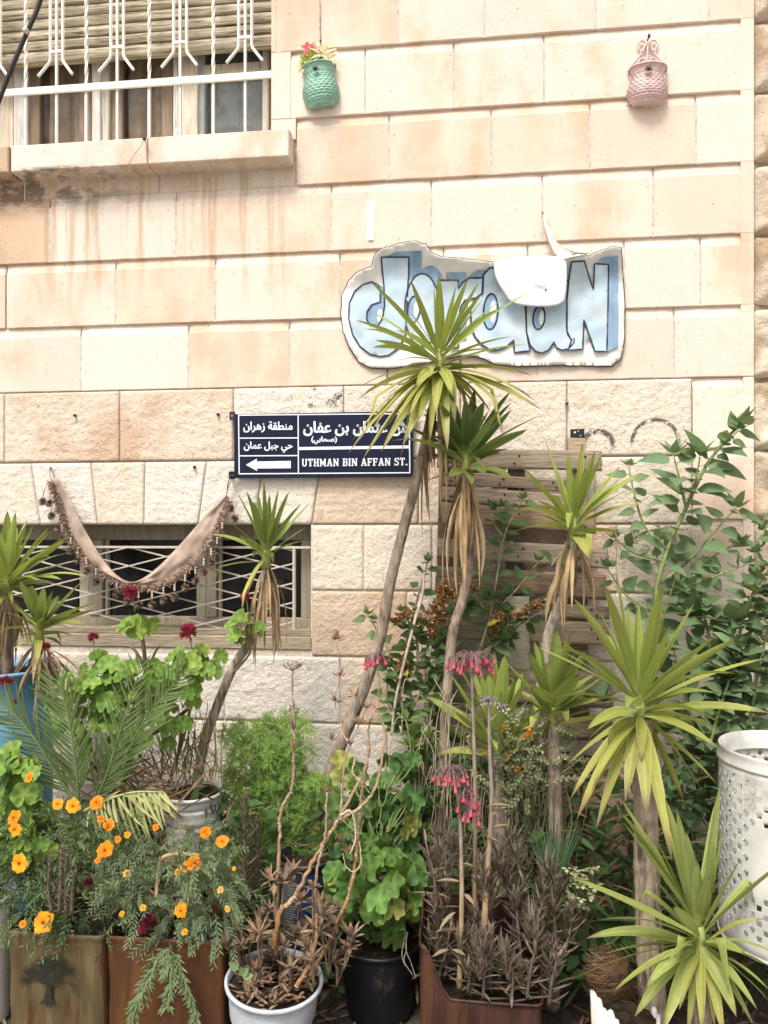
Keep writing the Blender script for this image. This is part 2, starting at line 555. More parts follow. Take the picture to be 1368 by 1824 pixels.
# the stones under the sill stand a little back from the rest of course 3
z0 = ZC + 3 * HC
for (u, v, kk) in ((XL, X(-160), PEACH), (X(-160), X(40), TAN), (X(40), X(282), mix(CREAM, TAN, .4)), (X(282), X(527), mix(CREAM, TAN, .25))):
    box(wall, (u + .004, .012, z0), (v - .004, .06, 3.16), (*kk, .2), 0, .003)
fill_course(3, X(527), XR, [693, 875, 1051, 1240], [(527, 693, 'p'), (693, 875, 'h'), (875, 1051, 'p'), (1051, 1240, None)])
fill_course(4, XJ, XR, [650, 808, 969], [(480, 650, 'c'), (650, 808, None), (808, 969, None)], X(518))
fill_course(5, XJ, XR, [570, 709, 863, 1061, 1263], [(480, 570, 'h'), (570, 709, 'h'), (709, 863, None)], X(492))
fill_course(6, XJ, XR, [650, 808, 969, 1130], [], X(518))
fill_course(7, XJ, XR, [600, 760, 900, 1100], [], X(492))
XWL = -2.5                                                    # left jamb of both windows, out of the picture
for k in range(3, 8):
    z0 = max(3.26, ZC + k * HC)
    for (u, v) in ((XL, XL + .45), (XL + .45, XWL)):
        plain_block(u + .004, v - .004, z0, ZC + (k + 1) * HC - .006, mul(CREAM, U(.9, 1.05)), .2)
# jamb stone between the sill and course 4
plain_block(XJ, X(527), 3.262, ZC + 4 * HC - .0015, CREAM, -.2)

def rough_block(xs0, xs1, z0, z1, amp, col, pb, seed, margin=.007):
    """Rock-faced stone; xs0/xs1 are (left, right) at the bottom and at the top."""
    w = max(xs0[1] - xs0[0], xs1[1] - xs1[0])
    nx, nz_ = max(4, int(w / .0095)), max(4, int((z1 - z0) / .0095))
    vs, fs, cs = [], [], []
    g = .0025
    for j in range(nz_ + 1):
        tj = j / nz_
        z = z0 + g + (z1 - z0 - 2 * g) * tj
        a = xs0[0] * (1 - tj) + xs1[0] * tj + g
        c = xs0[1] * (1 - tj) + xs1[1] * tj - g
        for i in range(nx + 1):
            ti = i / nx
            x = a + (c - a) * ti
            e = min((x - a), (c - x), (z - z0), (z1 - z)) / margin
            e = max(0, min(1, e))
            n1 = noise.fractal((x * 15 + seed * 3.1, z * 16, seed), 1.0, 2.1, 3)
            n2 = noise.fractal((x * 55, z * 62 + seed, 3.3), .8, 2.0, 2)
            n3 = abs(noise.noise((x * 26 + seed, z * 34, 7.0)))
            e2 = min(1, .35 + .65 * min((x - a), (c - x), (z - z0), (z1 - z)) / .03)
            y = -amp * e * (.42 + (.34 * n1 + .36 * n2 - .35 * n3) * e2)
            vs.append((x, y, z))
            cs.append((*col, pb))
            if i and j:
                b_ = j * (nx + 1) + i
                fs.append((b_ - nx - 2, b_ - nx - 1, b_, b_ - 1))
    n0 = len(vs)                       # skirt back into the joint
    ring = [i for i in range(nx + 1)] + [j * (nx + 1) + nx for j in range(1, nz_ + 1)] + [nz_ * (nx + 1) + i for i in range(nx - 1, -1, -1)] + [j * (nx + 1) for j in range(nz_ - 1, 0, -1)]
    for q, i in enumerate(ring):
        vs.append((vs[i][0], .035, vs[i][2]))
        cs.append((*col, pb))
    L = len(ring)
    for q in range(L):
        fs.append((ring[q], n0 + q, n0 + (q + 1) % L, ring[(q + 1) % L]))
    rock.add(vs, fs, cs)
XP = X(1233)
RW, RC, RP, RB = (.82, .745, .65), (.80, .695, .575), (.78, .64, .51), (.69, .55, .42)
def rrow(z0, z1, xs, cols, seed, amp=.0095):
    for i in range(len(xs) - 1):
        c = cols[i % len(cols)]
        a, b_ = xs[i], xs[i + 1]
        a = a if isinstance(a, tuple) else (a, a)
        b_ = b_ if isinstance(b_, tuple) else (b_, b_)
        rough_block((a[0], b_[0]), (a[1], b_[1]), z0, z1, amp, c, .35 if c in (RP, RB) else -.15, seed + i * 1.7)
XB = X(555)
rrow(1.911, 2.218, [XL, X(-200), X(8), X(213), X(416), X(612), X(820), X(1010), XP], [RP, RC, RP, RP, RW, RC, RC, RC], 2.1)
vx = lambda b_, t: (X(b_), X(t))
rrow(1.637, 1.909, [XL, vx(-200, -220), vx(-28, -46), vx(72, 55), vx(173, 162), vx(256, 258), vx(353, 368), vx(452, 470), vx(555, 572), X(745), X(900), X(1060), XP], [RC, RC, RC, RW, RC, RW, RW, RW, RB, RP, RC, RC], 5.3, .009)
rrow(1.360, 1.635, [XB, X(648), X(770), X(930), X(1100), XP], [RC, RC, RC, RP, RC], 9.2)
rrow(1.083, 1.358, [XB, X(725), X(880), X(1040), XP], [RB, RC, RC, RC], 12.4)
rrow(.803, 1.081, [XL, X(-160), X(40), X(210), X(400), X(607), X(760), X(930), X(1090), XP], [RC, RW, RC, RW, RW, RP, RC, RC, RC], 15.5)
rrow(.525, .801, [XL, X(-60), X(190), X(432), X(690), X(900), X(1100), XP], [RC, RC, RW, RW, RC, RC, RC], 18.6)
rrow(.247, .523, [XL, X(-160), X(40), X(310), X(560), X(800), X(1010), XP], [RC, RC, RC, RC], 21.7)
rrow(-.05, .245, [XL, X(-60), X(190), X(432), X(690), X(900), X(1100), XP], [RC, RP, RC, RC], 24.8)
for (u, v) in ((XL, XL + .6), (XL + .6, XWL)):
    rrow(1.360, 1.635, [u, v], [RC], u)
    rrow(1.083, 1.358, [u, v], [RP], v)
# corner strip: the same grooved courses carried down
for k in range(-8, 0):
    z0, z2 = ZC + k * HC, ZC + (k + 1) * HC
    if k == -1: z2 -= .003
    c = mul(CREAM, U(.97, 1.06))
    xe = X(1324)
    groove_block(XP, xe, z0, z2 - .035, z2, c, -.05, .003, 0)
    plain_block(xe, XR, z0 + .0003, z2 - .0006, c, -.05, .0003, .0008)
# mortar and the core of the wall, with its two openings
MC = (.60, .52, .43)
ZT = ZC + 8 * HC
for (a, c, z0, z1) in ((XL, XR, -.05, 1.11), (XL, XWL, 1.11, 1.637), (XB - .003, XR, 1.11, 1.637), (XL, XR, 1.637, 3.2), (XL, XWL, 3.2, ZT), (XJ, XR, 3.2, ZT)):
    box(mort, (a, .003 if z1 < 1.7 and c <= XR and z0 < 1.6 else .0178, z0), (c, .42, z1), MC)
# thin pointing of the upright joints
for k, js in ((0, [143, 335, 515, 957, 1201]), (1, [205, 383, 605, 1112, 1248]), (2, [88, 313, 590, 768, 966, 1164]), (3, [693, 875, 1051, 1240]), (4, [650, 808, 969]), (5, [570, 709, 863, 1061, 1263])):
    for j in js:
        box(mort, (X(j) - .0045, .0022, ZC + k * HC), (X(j) + .0045, .03, ZC + (k + 1) * HC - GRV + .002), (.54, .475, .41))
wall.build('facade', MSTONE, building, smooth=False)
rock.build('rock_faced_base', MROCK, building)
mort.build('mortar', MMORTAR, building, smooth=False)

# window sill: three stone slabs
s = MB()
for (u, v, c, pb) in ((-2.62, X(-175, -.08), CREAM, 0), (X(-175, -.08), X(16, -.08), TAN, .3), (X(20, -.08), X(263, -.08), WHITE, .15), (X(264, -.08), X(515, -.08), WHITE, .1)):
    nx = 14
    for q in range(1):
        box(s, (u + .001, -.085, 3.15), (v - .001, .012, 3.262), (*c, pb), 0, .004)
        box(s, (u + .001, .012, 3.152), (v - .001, .13, 3.26), (*c, pb))
box(s, (X(470, -.02), -.03, 3.262), (X(517, -.03), .0, 3.285), (*WHITE, .1))
s.build('window_sill', MSTONE, building, smooth=False)

# ---- upper window
W1 = (.72, .66, .53)
fr = MB()
yf = .20
z0, z1 = 3.18, ZT
def vbar(mb, pa, pb_, y0, y1, z0, z1, c): box(mb, (X(pa, y0), y0, z0), (X(pb_, y0), y1, z1), c, 0, .004)
WG, WB = (.70, .68, .62), (.42, .32, .22)
for (pa, pb_, y0, c) in ((-12, 24, .19, (.62, .54, .42)), (24, 45, .175, WG), (163, 178, .17, WG), (178, 194, .185, (.58, .55, .46)), (308, 318, .18, WG), (318, 352, .175, (.66, .58, .46)), (352, 364, .19, (.42, .46, .45)), (467, 478, .185, (.68, .62, .52)), (-190, -160, .18, WG)):
    vbar(fr, pa, pb_, y0, .24, z0, z1, c)
for (pa, pb_) in ((45, 70), (140, 163), (194, 218), (288, 308)):            # brown inner sashes
    vbar(fr, pa, pb_, .205, .235, z0, z1, (.30, .22, .155))
box(fr, (X(355, .19), .192, Z(400, 128, .19)), (X(478, .19), .235, Z(400, 112, .19)), (.64, .55, .43), 0, .004)
box(fr, (XWL, .19, z0 - .05), (XJ, .24, z0 + .008), (.5, .42, .32))
wf = fr.build('window_frame', MWFRAME, building, smooth=False)
m, nt, b = mat('window_glass')
tr = N(nt, 'BsdfTransparent')
tr.inputs[0].default_value = (.82, .84, .84, 1)
gl = N(nt, 'BsdfGlossy')
gl.inputs['Roughness'].default_value = .08
gl.inputs['Color'].default_value = (.8, .82, .85, 1)
mx = N(nt, 'MixShader')
mx.inputs[0].default_value = .02
nt.links.new(tr.outputs[0], mx.inputs[1])
nt.links.new(gl.outputs[0], mx.inputs[2])
nt.links.new(mx.outputs[0], nt.nodes['Material Output'].inputs[0])
MGLASS = m
for (pa, pb_) in ((45, 163), (194, 308), (360, 470)):
    q = MB()
    box(q, (X(pa, .22), .219, z0 + .01), (X(pb_, .22), .223, z1), (1, 1, 1))
    q.build('pane', MGLASS, wf, smooth=False)
cu = MB()                                                       # curtain hung in folds behind the glass
xa, xb = XWL + .02, X(352, .3)
n_ = 120
vs, fs, cs = [], [], []
for i in range(n_ + 1):
    x = xa + (xb - xa) * i / n_
    y = .262 + .018 * sin(x * 46) + .008 * sin(x * 101)
    for z in (z0 - .05, z1):
        vs.append((x, y, z))
        cs.append((.62, .44, .29))
    if i: fs.append((2 * i - 2, 2 * i, 2 * i + 1, 2 * i - 1))
cu.add(vs, fs, cs)
vs, fs, cs = [], [], []
for i in range(41):
    x = X(352, .3) + (X(500, .3) - X(352, .3)) * i / 40
    y = .262 + .006 * sin(x * 40)
    for z, c in ((z0 - .05, (.6, .58, .55)), (z1, (.6, .58, .55))):
        vs.append((x, y, z))
        cs.append(c)
    if i: fs.append((2 * i - 2, 2 * i, 2 * i + 1, 2 * i - 1))
cu.add(vs, fs, cs)
cu.build('curtain', MCLOTH, wf)
bk = MB()
box(bk, (XWL - .1, .43, 0.9), (XJ + .6, .46, ZT), (.02, .018, .015))  # near-black sheet paints the darkness of the unlit room behind the windows
bk.build('unlit_room_sheet', MDARK, building, smooth=False)
# roller shutter
sh = MB()
zb = Z(0, 118, .10)
pitch = .049
r = random.Random(4)
for i in range(18):
    za = zb + i * pitch + (.009 if i else 0)
    zt_ = zb + (i + 1) * pitch + (.004)
    if za > ZT: break
    nx = 60
    vs, fs, cs = [], [], []
    base = mul((.53, .455, .33), r.uniform(.85, 1.1))
    for q in range(nx + 1):
        x = XWL + .01 + (XJ - XWL - .02) * q / nx
        for (y, z) in ((.125, za), (.099, za + .001), (.0965, za + .004), (.0955, (za + zt_) / 2), (.0975, zt_ - .004), (.103, zt_), (.125, zt_)):
            vs.append((x, y + .0025 * noise.noise((x * 6, z * 30, i)), z + .0022 * noise.noise((x * 4, i * 3.0, 2))))
            cs.append(base)
        if q:
            for j in range(6): fs.append(((q - 1) * 7 + j, q * 7 + j, q * 7 + j + 1, (q - 1) * 7 + j + 1))
    sh.add(vs, fs, cs)
box(sh, (XWL, .128, zb + .01), (XJ, .132, ZT), (.05, .035, .02))
sh.build('roller_shutter', MSHUT, building)

# iron grille of the upper window
gr = MB()
IC = (.80, .745, .64)
yg = .018
za, zc = Z(240, 162 - 6, yg), Z(240, 162 + 8, yg)
zbar = Z(478, 133, yg)
box(gr, (XWL, yg - .004, zbar - .016), (XJ + .004, yg + .004, zbar + .016), IC, 0, .002)
def sqbar(px, w=.011, z0=3.2, z1=None, twist=False, y=yg + .012):
    x = X(px, y)
    z1 = z1 or ZT - .02
    if not twist:
        box(gr, (x - w / 2, y - w / 2, z0), (x + w / 2, y + w / 2, z1), IC, 0, .0015)
        return
    n0 = 0
    vs, fs = [], []
    zt0 = zbar + .03
    steps = 90
    for i in range(steps + 1):
        z = z0 + (z1 - z0) * i / steps
        a = pi / 4 + (max(0, z - zt0) * 26 if z < zt0 + .9 else 0)
        for k in range(4):
            vs.append((x + w * .74 * cos(a + k * pi / 2), y + w * .74 * sin(a + k * pi / 2), z))
        if i:
            for k in range(4): fs.append((4 * i - 4 + k, 4 * i - 4 + (k + 1) % 4, 4 * i + (k + 1) % 4, 4 * i + k))
    gr.add(vs, fs, IC)
step = 111
for px in (-64, 46, 154, 266, 380): sqbar(px, twist=True)
for px in (-10, 101, 209, 321, 437):
    sqbar(px)
    yv = yg + .01
    zx = Z(437, 67, yv) if True else 0
    for sgn in (-1, 1):
        xo = X(px, yv) + sgn * .029
        zf = zx - .045
        tube(gr, [(xo, yv, ZT - .05), (xo, yv, zf + .012), (xo + sgn * .004, yv - .002, zf - .004), (xo + sgn * .05, yv - .012, zf - .066)], .0068, IC, 5)
    box(gr, (X(px, yv) - .03, yv - .006, zx - .006), (X(px, yv) + .03, yv + .006, zx + .006), IC)
for px in range(-120, 480, 56):
    x = X(px - 10, yg)
    lathe(gr, (x, yg - .004, zbar), [(.005, 0), (.004, .0)], IC, 6) if False else None
gr.build('window_grille', MPAINT, building, smooth=False)

# ---- basement window
bf = MB()
yb = .14
GW = (.40, .345, .26)
zt_, zb_ = 1.637, 1.11
def pz(py, y=yb): return Z(300, py, y)
box(bf, (XWL, yb, pz(962)), (XB - .003, yb + .05, zt_), (.26, .235, .175), 0, .004)
box(bf, (XWL, yb - .002, zb_), (XB - .003, yb + .05, pz(1098)), (.36, .30, .22), 0, .004)
for (a, c, dy) in ((-112, -80, 0), (-78, -60, -.01), (140, 158, .006), (160, 184, -.008), (186, 192, .004), (349, 366, .006), (368, 386, -.008), (388, 394, .004), (536, 556, 0)):
    box(bf, (X(a, yb), yb + dy, pz(1098)), (X(c, yb), yb + .045, pz(962)), mul(GW, U(.85, 1.1)), 0, .003)
bfo = bf.build('basement_window_frame', MWFRAME, building, smooth=False)
m, nt, b = mat('dusty_pane')
n = nz(nt, pos(nt), 7, 9, .75)
nt.links.new(mixc(nt, ramp(nt, n, .5, .85), (.006, .006, .006), (.07, .06, .05)), b.inputs['Base Color'])
b.inputs['Roughness'].default_value = .22
b.inputs['Specular IOR Level'].default_value = .35
MDUSTY = m
for (a, c) in ((-80, 140), (190, 350), (392, 538)):
    q = MB()
    box(q, (X(a, yb + .03), yb + .026, pz(1100)), (X(c, yb + .03), yb + .03, pz(960)), (1, 1, 1))
    q.build('pane', MDUSTY, bfo, smooth=False)
bs = MB()                                                        # worn wooden board and stone ledge below the frame
ybs = -.004
box(bs, (XWL, ybs, Z(300, 1154, ybs)), (XB - .001, .2, Z(300, 1131, ybs)), (.37, .30, .215), 0, .004)
box(bs, (XWL, ybs + .012, Z(300, 1131, ybs)), (XB - .004, .2, Z(300, 1119, ybs)), (.30, .245, .18), 0, .003)
bs.build('basement_window_board', MWOOD, building, smooth=False)
bg_ = MB()
yq = .02
BI = (.50, .44, .37)
zt_, zb_ = Z(300, 975, yq), Z(300, 1124, yq)
xr = X(553, yq)
def fbar(p, q, w, c=BI):
    tube(bg_, [p, q], w, c, 5)
fbar((XWL, yq, zt_), (xr, yq, zt_), .006)
fbar((XWL, yq, zb_), (xr, yq, zb_), .0085)
fbar((X(524, yq), yq, zt_), (X(524, yq), yq, zb_), .0075)
k = .245
pitch = .0825
H = zt_ - zb_
x_end = X(524, yq)
i = -12
xa0 = X(229, yq)
for i in range(-14, 24):
    for sg, dy in ((1, .006), (-1, -.004)):
        # z = zt - sg*k*(x - x0)
        c0 = zt_ + i * pitch * 1.0 - (sg * k * 0)
        pts = []
        zz = lambda x: zt_ - sg * k * (x - xa0) + (i - 4) * pitch
        x0_, x1_ = XWL, x_end
        # clip to the strip
        xs = sorted(((zt_ - zt_ - (i - 4) * pitch) / (-sg * k) + xa0, (zb_ - zt_ - (i - 4) * pitch) / (-sg * k) + xa0))
        a, c = max(xs[0], x0_), min(xs[1], x1_)
        if c - a > .02: fbar((a, yq + dy, zz(a)), (c, yq + dy, zz(c)), .0036)
bg_.build('basement_grille', MPAINT, building, smooth=False)

# ---- rubble wall on the right, seen past the corner
rw = thing('rubble_wall', 'rough brown and cream rubble stone wall past the right corner of the building', 'wall', (XR + .4, .1, 0))
q = MB()
r = random.Random(11)
zc = -.05
i = 0
zj = [ZC - .012 + HC * k for k in range(-8, 9)]
for i in range(len(zj) - 1):
    za, zz = zj[i] + .006, zj[i + 1] - .006
    xa = XR + .004
    for w in (.3 + r.random() * .2, .5, .5):
        col = mix((.62, .50, .37), (.36, .25, .15), r.random() * .8)
        vs, fs, cs = [], [], []
        nx, nz_ = int(w / .012), int((zz - za) / .012)
        for b_ in range(nz_ + 1):
            for a in range(nx + 1):
                x, z = xa + w * a / nx, za + (zz - za) * b_ / nz_
                e = min(a, nx - a, b_, nz_ - b_) / 4
                e = min(1, e)
                y = .016 - .034 * e ** .35 * (1 + 1.0 * noise.fractal((x * 7, z * 7, i), 1, 2, 4)) - .02 * noise.noise((x * 17, z * 15, 2.0)) * e - .04 * abs(noise.noise((x * 11 + z * 9, z * 6, i))) * e
                vs.append((x + (.006 * noise.noise((z * 12, i, 1)) if a in (0, nx) else 0), y, z + .02 * noise.noise((x * 5, i, 0)) * (1 if b_ in (0, nz_) else .5)))
                t = max(0, min(1, .5 + 1.6 * noise.fractal((x * 8, z * 5, i + 4), 1, 2, 4)))
                cs.append((*mix(col, (.74, .64, .5), t), .0))
                if a and b_:
                    k0 = b_ * (nx + 1) + a
                    fs.append((k0 - nx - 2, k0 - nx - 1, k0, k0 - 1))
        q.add(vs, fs, cs)
        xa += w + .008
q.build('rubble_stones', MROCK, rw)
q = MB()
box(q, (XR + .004, .014, -.05), (XR + 1.5, .4, zj[-1]), (.28, .21, .145))
q.build('rubble_mortar', MMORTAR, rw, smooth=False)
# ================================================================== things on the wall
# ---- street sign
yS = -.034
sg = thing('street_sign', 'navy blue enamel street sign with white arrow and Arabic and English lettering', 'street sign', P(575, 852, yS))
q = MB()
a, c = P(417, 852, yS), P(736, 732, yS)
zt_ = c.z
box(q, (a.x, yS, a.z), (c.x, yS + .003, zt_), (.006, .009, .030), 0, .001)
box(q, (a.x + .01, yS + .003, a.z + .01), (c.x - .01, yS + .012, zt_ - .01), (.006, .009, .030))
q.build('panel', MSIGN, sg, smooth=False)
for (x0, y0, x1, y1) in ((408, 748, 418, 733), (407, 853, 418, 840), (735, 748, 745, 733), (735, 853, 745, 840)):
    q = MB()
    a, c = P(x0, y0, yS), P(x1, y1, yS)
    box(q, (a.x, yS + .004, a.z), (c.x, yS + .007, c.z), (.03, .03, .035))
    lathe(q, ((a.x + c.x) / 2, yS + .003, (a.z + c.z) / 2), [(.005, 0), (.0045, .001)], (.25, .23, .2), 8, 0, V((0, 0, 1)).rotation_difference(V((0, -1, 0))))
    box(q, (a.x + .004, yS + .007, a.z + .004), (a.x + .012, .003, a.z + .012), (.05, .05, .05))
    q.build('bracket', MDARK, sg, smooth=False)
WH = (.74, .77, .80)
q = MB()
yl = yS - .0012
cnt = [0]
def flat(mb, pts, y, col):
    cnt[0] += 1
    mb.add([(p.x, y - cnt[0] * .00001, p.z) for p in pts], [tuple(range(len(pts)))], col)
def line(mb, x0, y0, x1, y1, w, y, col=WH):
    a, c = P(x0, y0, y), P(x1, y1, y)
    d = (c - a).normalized()
    n = V((-d.z, 0, d.x)) * (w * .5 * M(575, y))
    flat(mb, [a + n, a - n, c - n, c + n], y, col)
for l in ((425, 739.5, 729, 736.5, 2), (426, 844, 730, 842, 2), (425, 739, 426, 844.5, 2), (729, 736, 730, 842.5, 2), (531, 738.5, 531.5, 843.5, 2),
          (425, 780.5, 531, 780, 2), (425.5, 812, 531, 811.5, 2), (531, 799, 729.5, 796, 5.2)):
    line(q, *l, yl)
flat(q, [P(x, y, yl) for x, y in ((438, 828), (457.5, 817), (457.5, 822), (518, 821), (518, 834), (458, 834.5), (458, 839))], yl, WH)
# slab-serif capitals, drawn as strokes in a box of 10 x 14
GLY = {
 'U': (9.5, [((1.6, 14), (1.6, 3), 2.6), ((1.6, 3.4), (3, 1), 2.4), ((2.6, 1.1), (6.4, 1.1), 2.2), ((6.2, 1), (7.6, 3.4), 2.2), ((7.6, 3), (7.6, 14), 2.2), ((0, 13.2), (3.6, 13.2), 1.6), ((5.8, 13.2), (9.4, 13.2), 1.6)]),
 'T': (9.5, [((4.75, 0), (4.75, 14), 2.8), ((0, 13.1), (9.5, 13.1), 1.9), ((.8, 10), (.8, 14), 1.6), ((8.7, 10), (8.7, 14), 1.6), ((2.7, .8), (6.8, .8), 1.6)]),
 'H': (10, [((2.1, 0), (2.1, 14), 2.6), ((7.9, 0), (7.9, 14), 2.6), ((2, 7), (8, 7), 1.9), ((0, .8), (4.2, .8), 1.6), ((0, 13.2), (4.2, 13.2), 1.6), ((5.8, .8), (10, .8), 1.6), ((5.8, 13.2), (10, 13.2), 1.6)]),
 'M': (12, [((2, 0), (2, 14), 2), ((10, 0), (10, 14), 2.6), ((1.8, 13.6), (6, 3), 2.6), ((10, 13.6), (6, 3), 2.2), ((0, .8), (4, .8), 1.6), ((0, 13.2), (3, 13.2), 1.6), ((7.8, .8), (12, .8), 1.6), ((9, 13.2), (12, 13.2), 1.6)]),
 'A': (10.5, [((1.8, .4), (5.1, 14), 2), ((8.6, .4), (5.5, 14), 2.8), ((2.8, 4.6), (7.8, 4.6), 1.7), ((0, .8), (4, .8), 1.6), ((6.4, .8), (10.5, .8), 1.6)]),
 'N': (11, [((2, 0), (2, 14), 2), ((9, 0), (9, 14), 2), ((2, 13.6), (8.8, .6), 2.8), ((0, .8), (4, .8), 1.6), ((0, 13.2), (3, 13.2), 1.6), ((7, 13.2), (11, 13.2), 1.6)]),
 'B': (9.5, [((2.2, 0), (2.2, 14), 2.7), ((0, .85), (7, .85), 1.7), ((0, 13.15), (6.6, 13.15), 1.7), ((2, 7.3), (7, 7.3), 1.6), ((6.4, 13.3), (8, 11.6), 2), ((7.9, 12), (7.9, 9), 2.2), ((8, 9.3), (6.4, 7.4), 1.9), ((6.6, 7.4), (8.3, 5.4), 2), ((8.2, 5.8), (8.2, 2.6), 2.3), ((8.3, 3), (6.6, .8), 2)]),
 'I': (4.6, [((2.3, 0), (2.3, 14), 2.8), ((0, .8), (4.6, .8), 1.6), ((0, 13.2), (4.6, 13.2), 1.6)]),
 'F': (9, [((2.2, 0), (2.2, 14), 2.7), ((0, .8), (4.8, .8), 1.6), ((0, 13.1), (8.8, 13.1), 1.8), ((8.1, 10), (8.1, 14), 1.5), ((2, 7), (6.4, 7), 1.7), ((6.2, 5.2), (6.2, 8.8), 1.4)]),
 'S': (9, [((8, 9.6), (8, 14), 1.4), ((7.6, 11.6), (5.6, 13.1), 1.8), ((6.4, 13.1), (2.8, 13.1), 1.8), ((3, 13.2), (1.5, 11.4), 2), ((1.5, 11.8), (1.5, 9.4), 2.2), ((1.4, 9.4), (7.4, 5.4), 2.4), ((7.5, 5.6), (7.5, 2.6), 2.3), ((7.6, 2.8), (6, .9), 2), ((6.4, .9), (2.6, .9), 1.8), ((3, .9), (1.4, 2.4), 1.6), ((1, 0), (1, 4.4), 1.4)]),
 '.': (3.6, [((1.8, 0), (1.8, 2.8), 2.8)]),
}
def english(mb, txt, x0, x1, yb0, yb1, h, y):
    tot = sum(5.5 if ch == ' ' else GLY[ch][0] + 1.3 for ch in txt)
    k = (x1 - x0) / tot
    cx = 0.0
    for ch in txt:
        if ch == ' ':
            cx += 5.5
            continue
        w, st = GLY[ch]
        for (a, c, wd) in st:
            pp = []
            for (u, v) in (a, c):
                px = x0 + (cx + u) * k
                base = yb0 + (yb1 - yb0) * (px - x0) / (x1 - x0)
                pp.append((px, base - v * h / 14))
            (ax, ay), (bx_, by) = pp
            A_, B_ = V((ax, ay)), V((bx_, by))
            d = (B_ - A_).normalized()
            n = V((-d.y, d.x)) * (wd * (k if abs(d.y) > .5 else h / 14) * .5)
            flat(mb, [P(*(A_ + n), y), P(*(A_ - n), y), P(*(B_ - n), y), P(*(B_ + n), y)], y, WH)
        cx += w + 1.3
english(q, 'UTHMAN BIN AFFAN ST.', 538, 727, 831, 829, 13.6, yl)
AF = {'ا': (0xFE8D, 0xFE8E), 'ب': (0xFE8F, 0xFE90, 0xFE91, 0xFE92), 'ة': (0xFE93, 0xFE94), 'ت': (0xFE95, 0xFE96, 0xFE97, 0xFE98), 'ث': (0xFE99, 0xFE9A, 0xFE9B, 0xFE9C), 'ج': (0xFE9D, 0xFE9E, 0xFE9F, 0xFEA0), 'ح': (0xFEA1, 0xFEA2, 0xFEA3, 0xFEA4), 'ر': (0xFEAD, 0xFEAE), 'ز': (0xFEAF, 0xFEB0), 'ش': (0xFEB5, 0xFEB6, 0xFEB7, 0xFEB8), 'ص': (0xFEB9, 0xFEBA, 0xFEBB, 0xFEBC), 'ط': (0xFEC1, 0xFEC2, 0xFEC3, 0xFEC4), 'ع': (0xFEC9, 0xFECA, 0xFECB, 0xFECC), 'ف': (0xFED1, 0xFED2, 0xFED3, 0xFED4), 'ق': (0xFED5, 0xFED6, 0xFED7, 0xFED8), 'ل': (0xFEDD, 0xFEDE, 0xFEDF, 0xFEE0), 'م': (0xFEE1, 0xFEE2, 0xFEE3, 0xFEE4), 'ن': (0xFEE5, 0xFEE6, 0xFEE7, 0xFEE8), 'ه': (0xFEE9, 0xFEEA, 0xFEEB, 0xFEEC), 'ي': (0xFEF1, 0xFEF2, 0xFEF3, 0xFEF4)}
def shape_ar(s):
    o = []
    for i, ch in enumerate(s):
        if ch not in AF:
            o.append({'(': ')', ')': '('}.get(ch, ch))
            continue
        f = AF[ch]
        pj = i > 0 and s[i - 1] in AF and len(AF[s[i - 1]]) == 4
        nj = len(f) == 4 and i + 1 < len(s) and s[i + 1] in AF
        o.append(chr(f[3 if pj and nj else 2 if nj else 1 if pj else 0]))
    return ''.join(reversed(o))
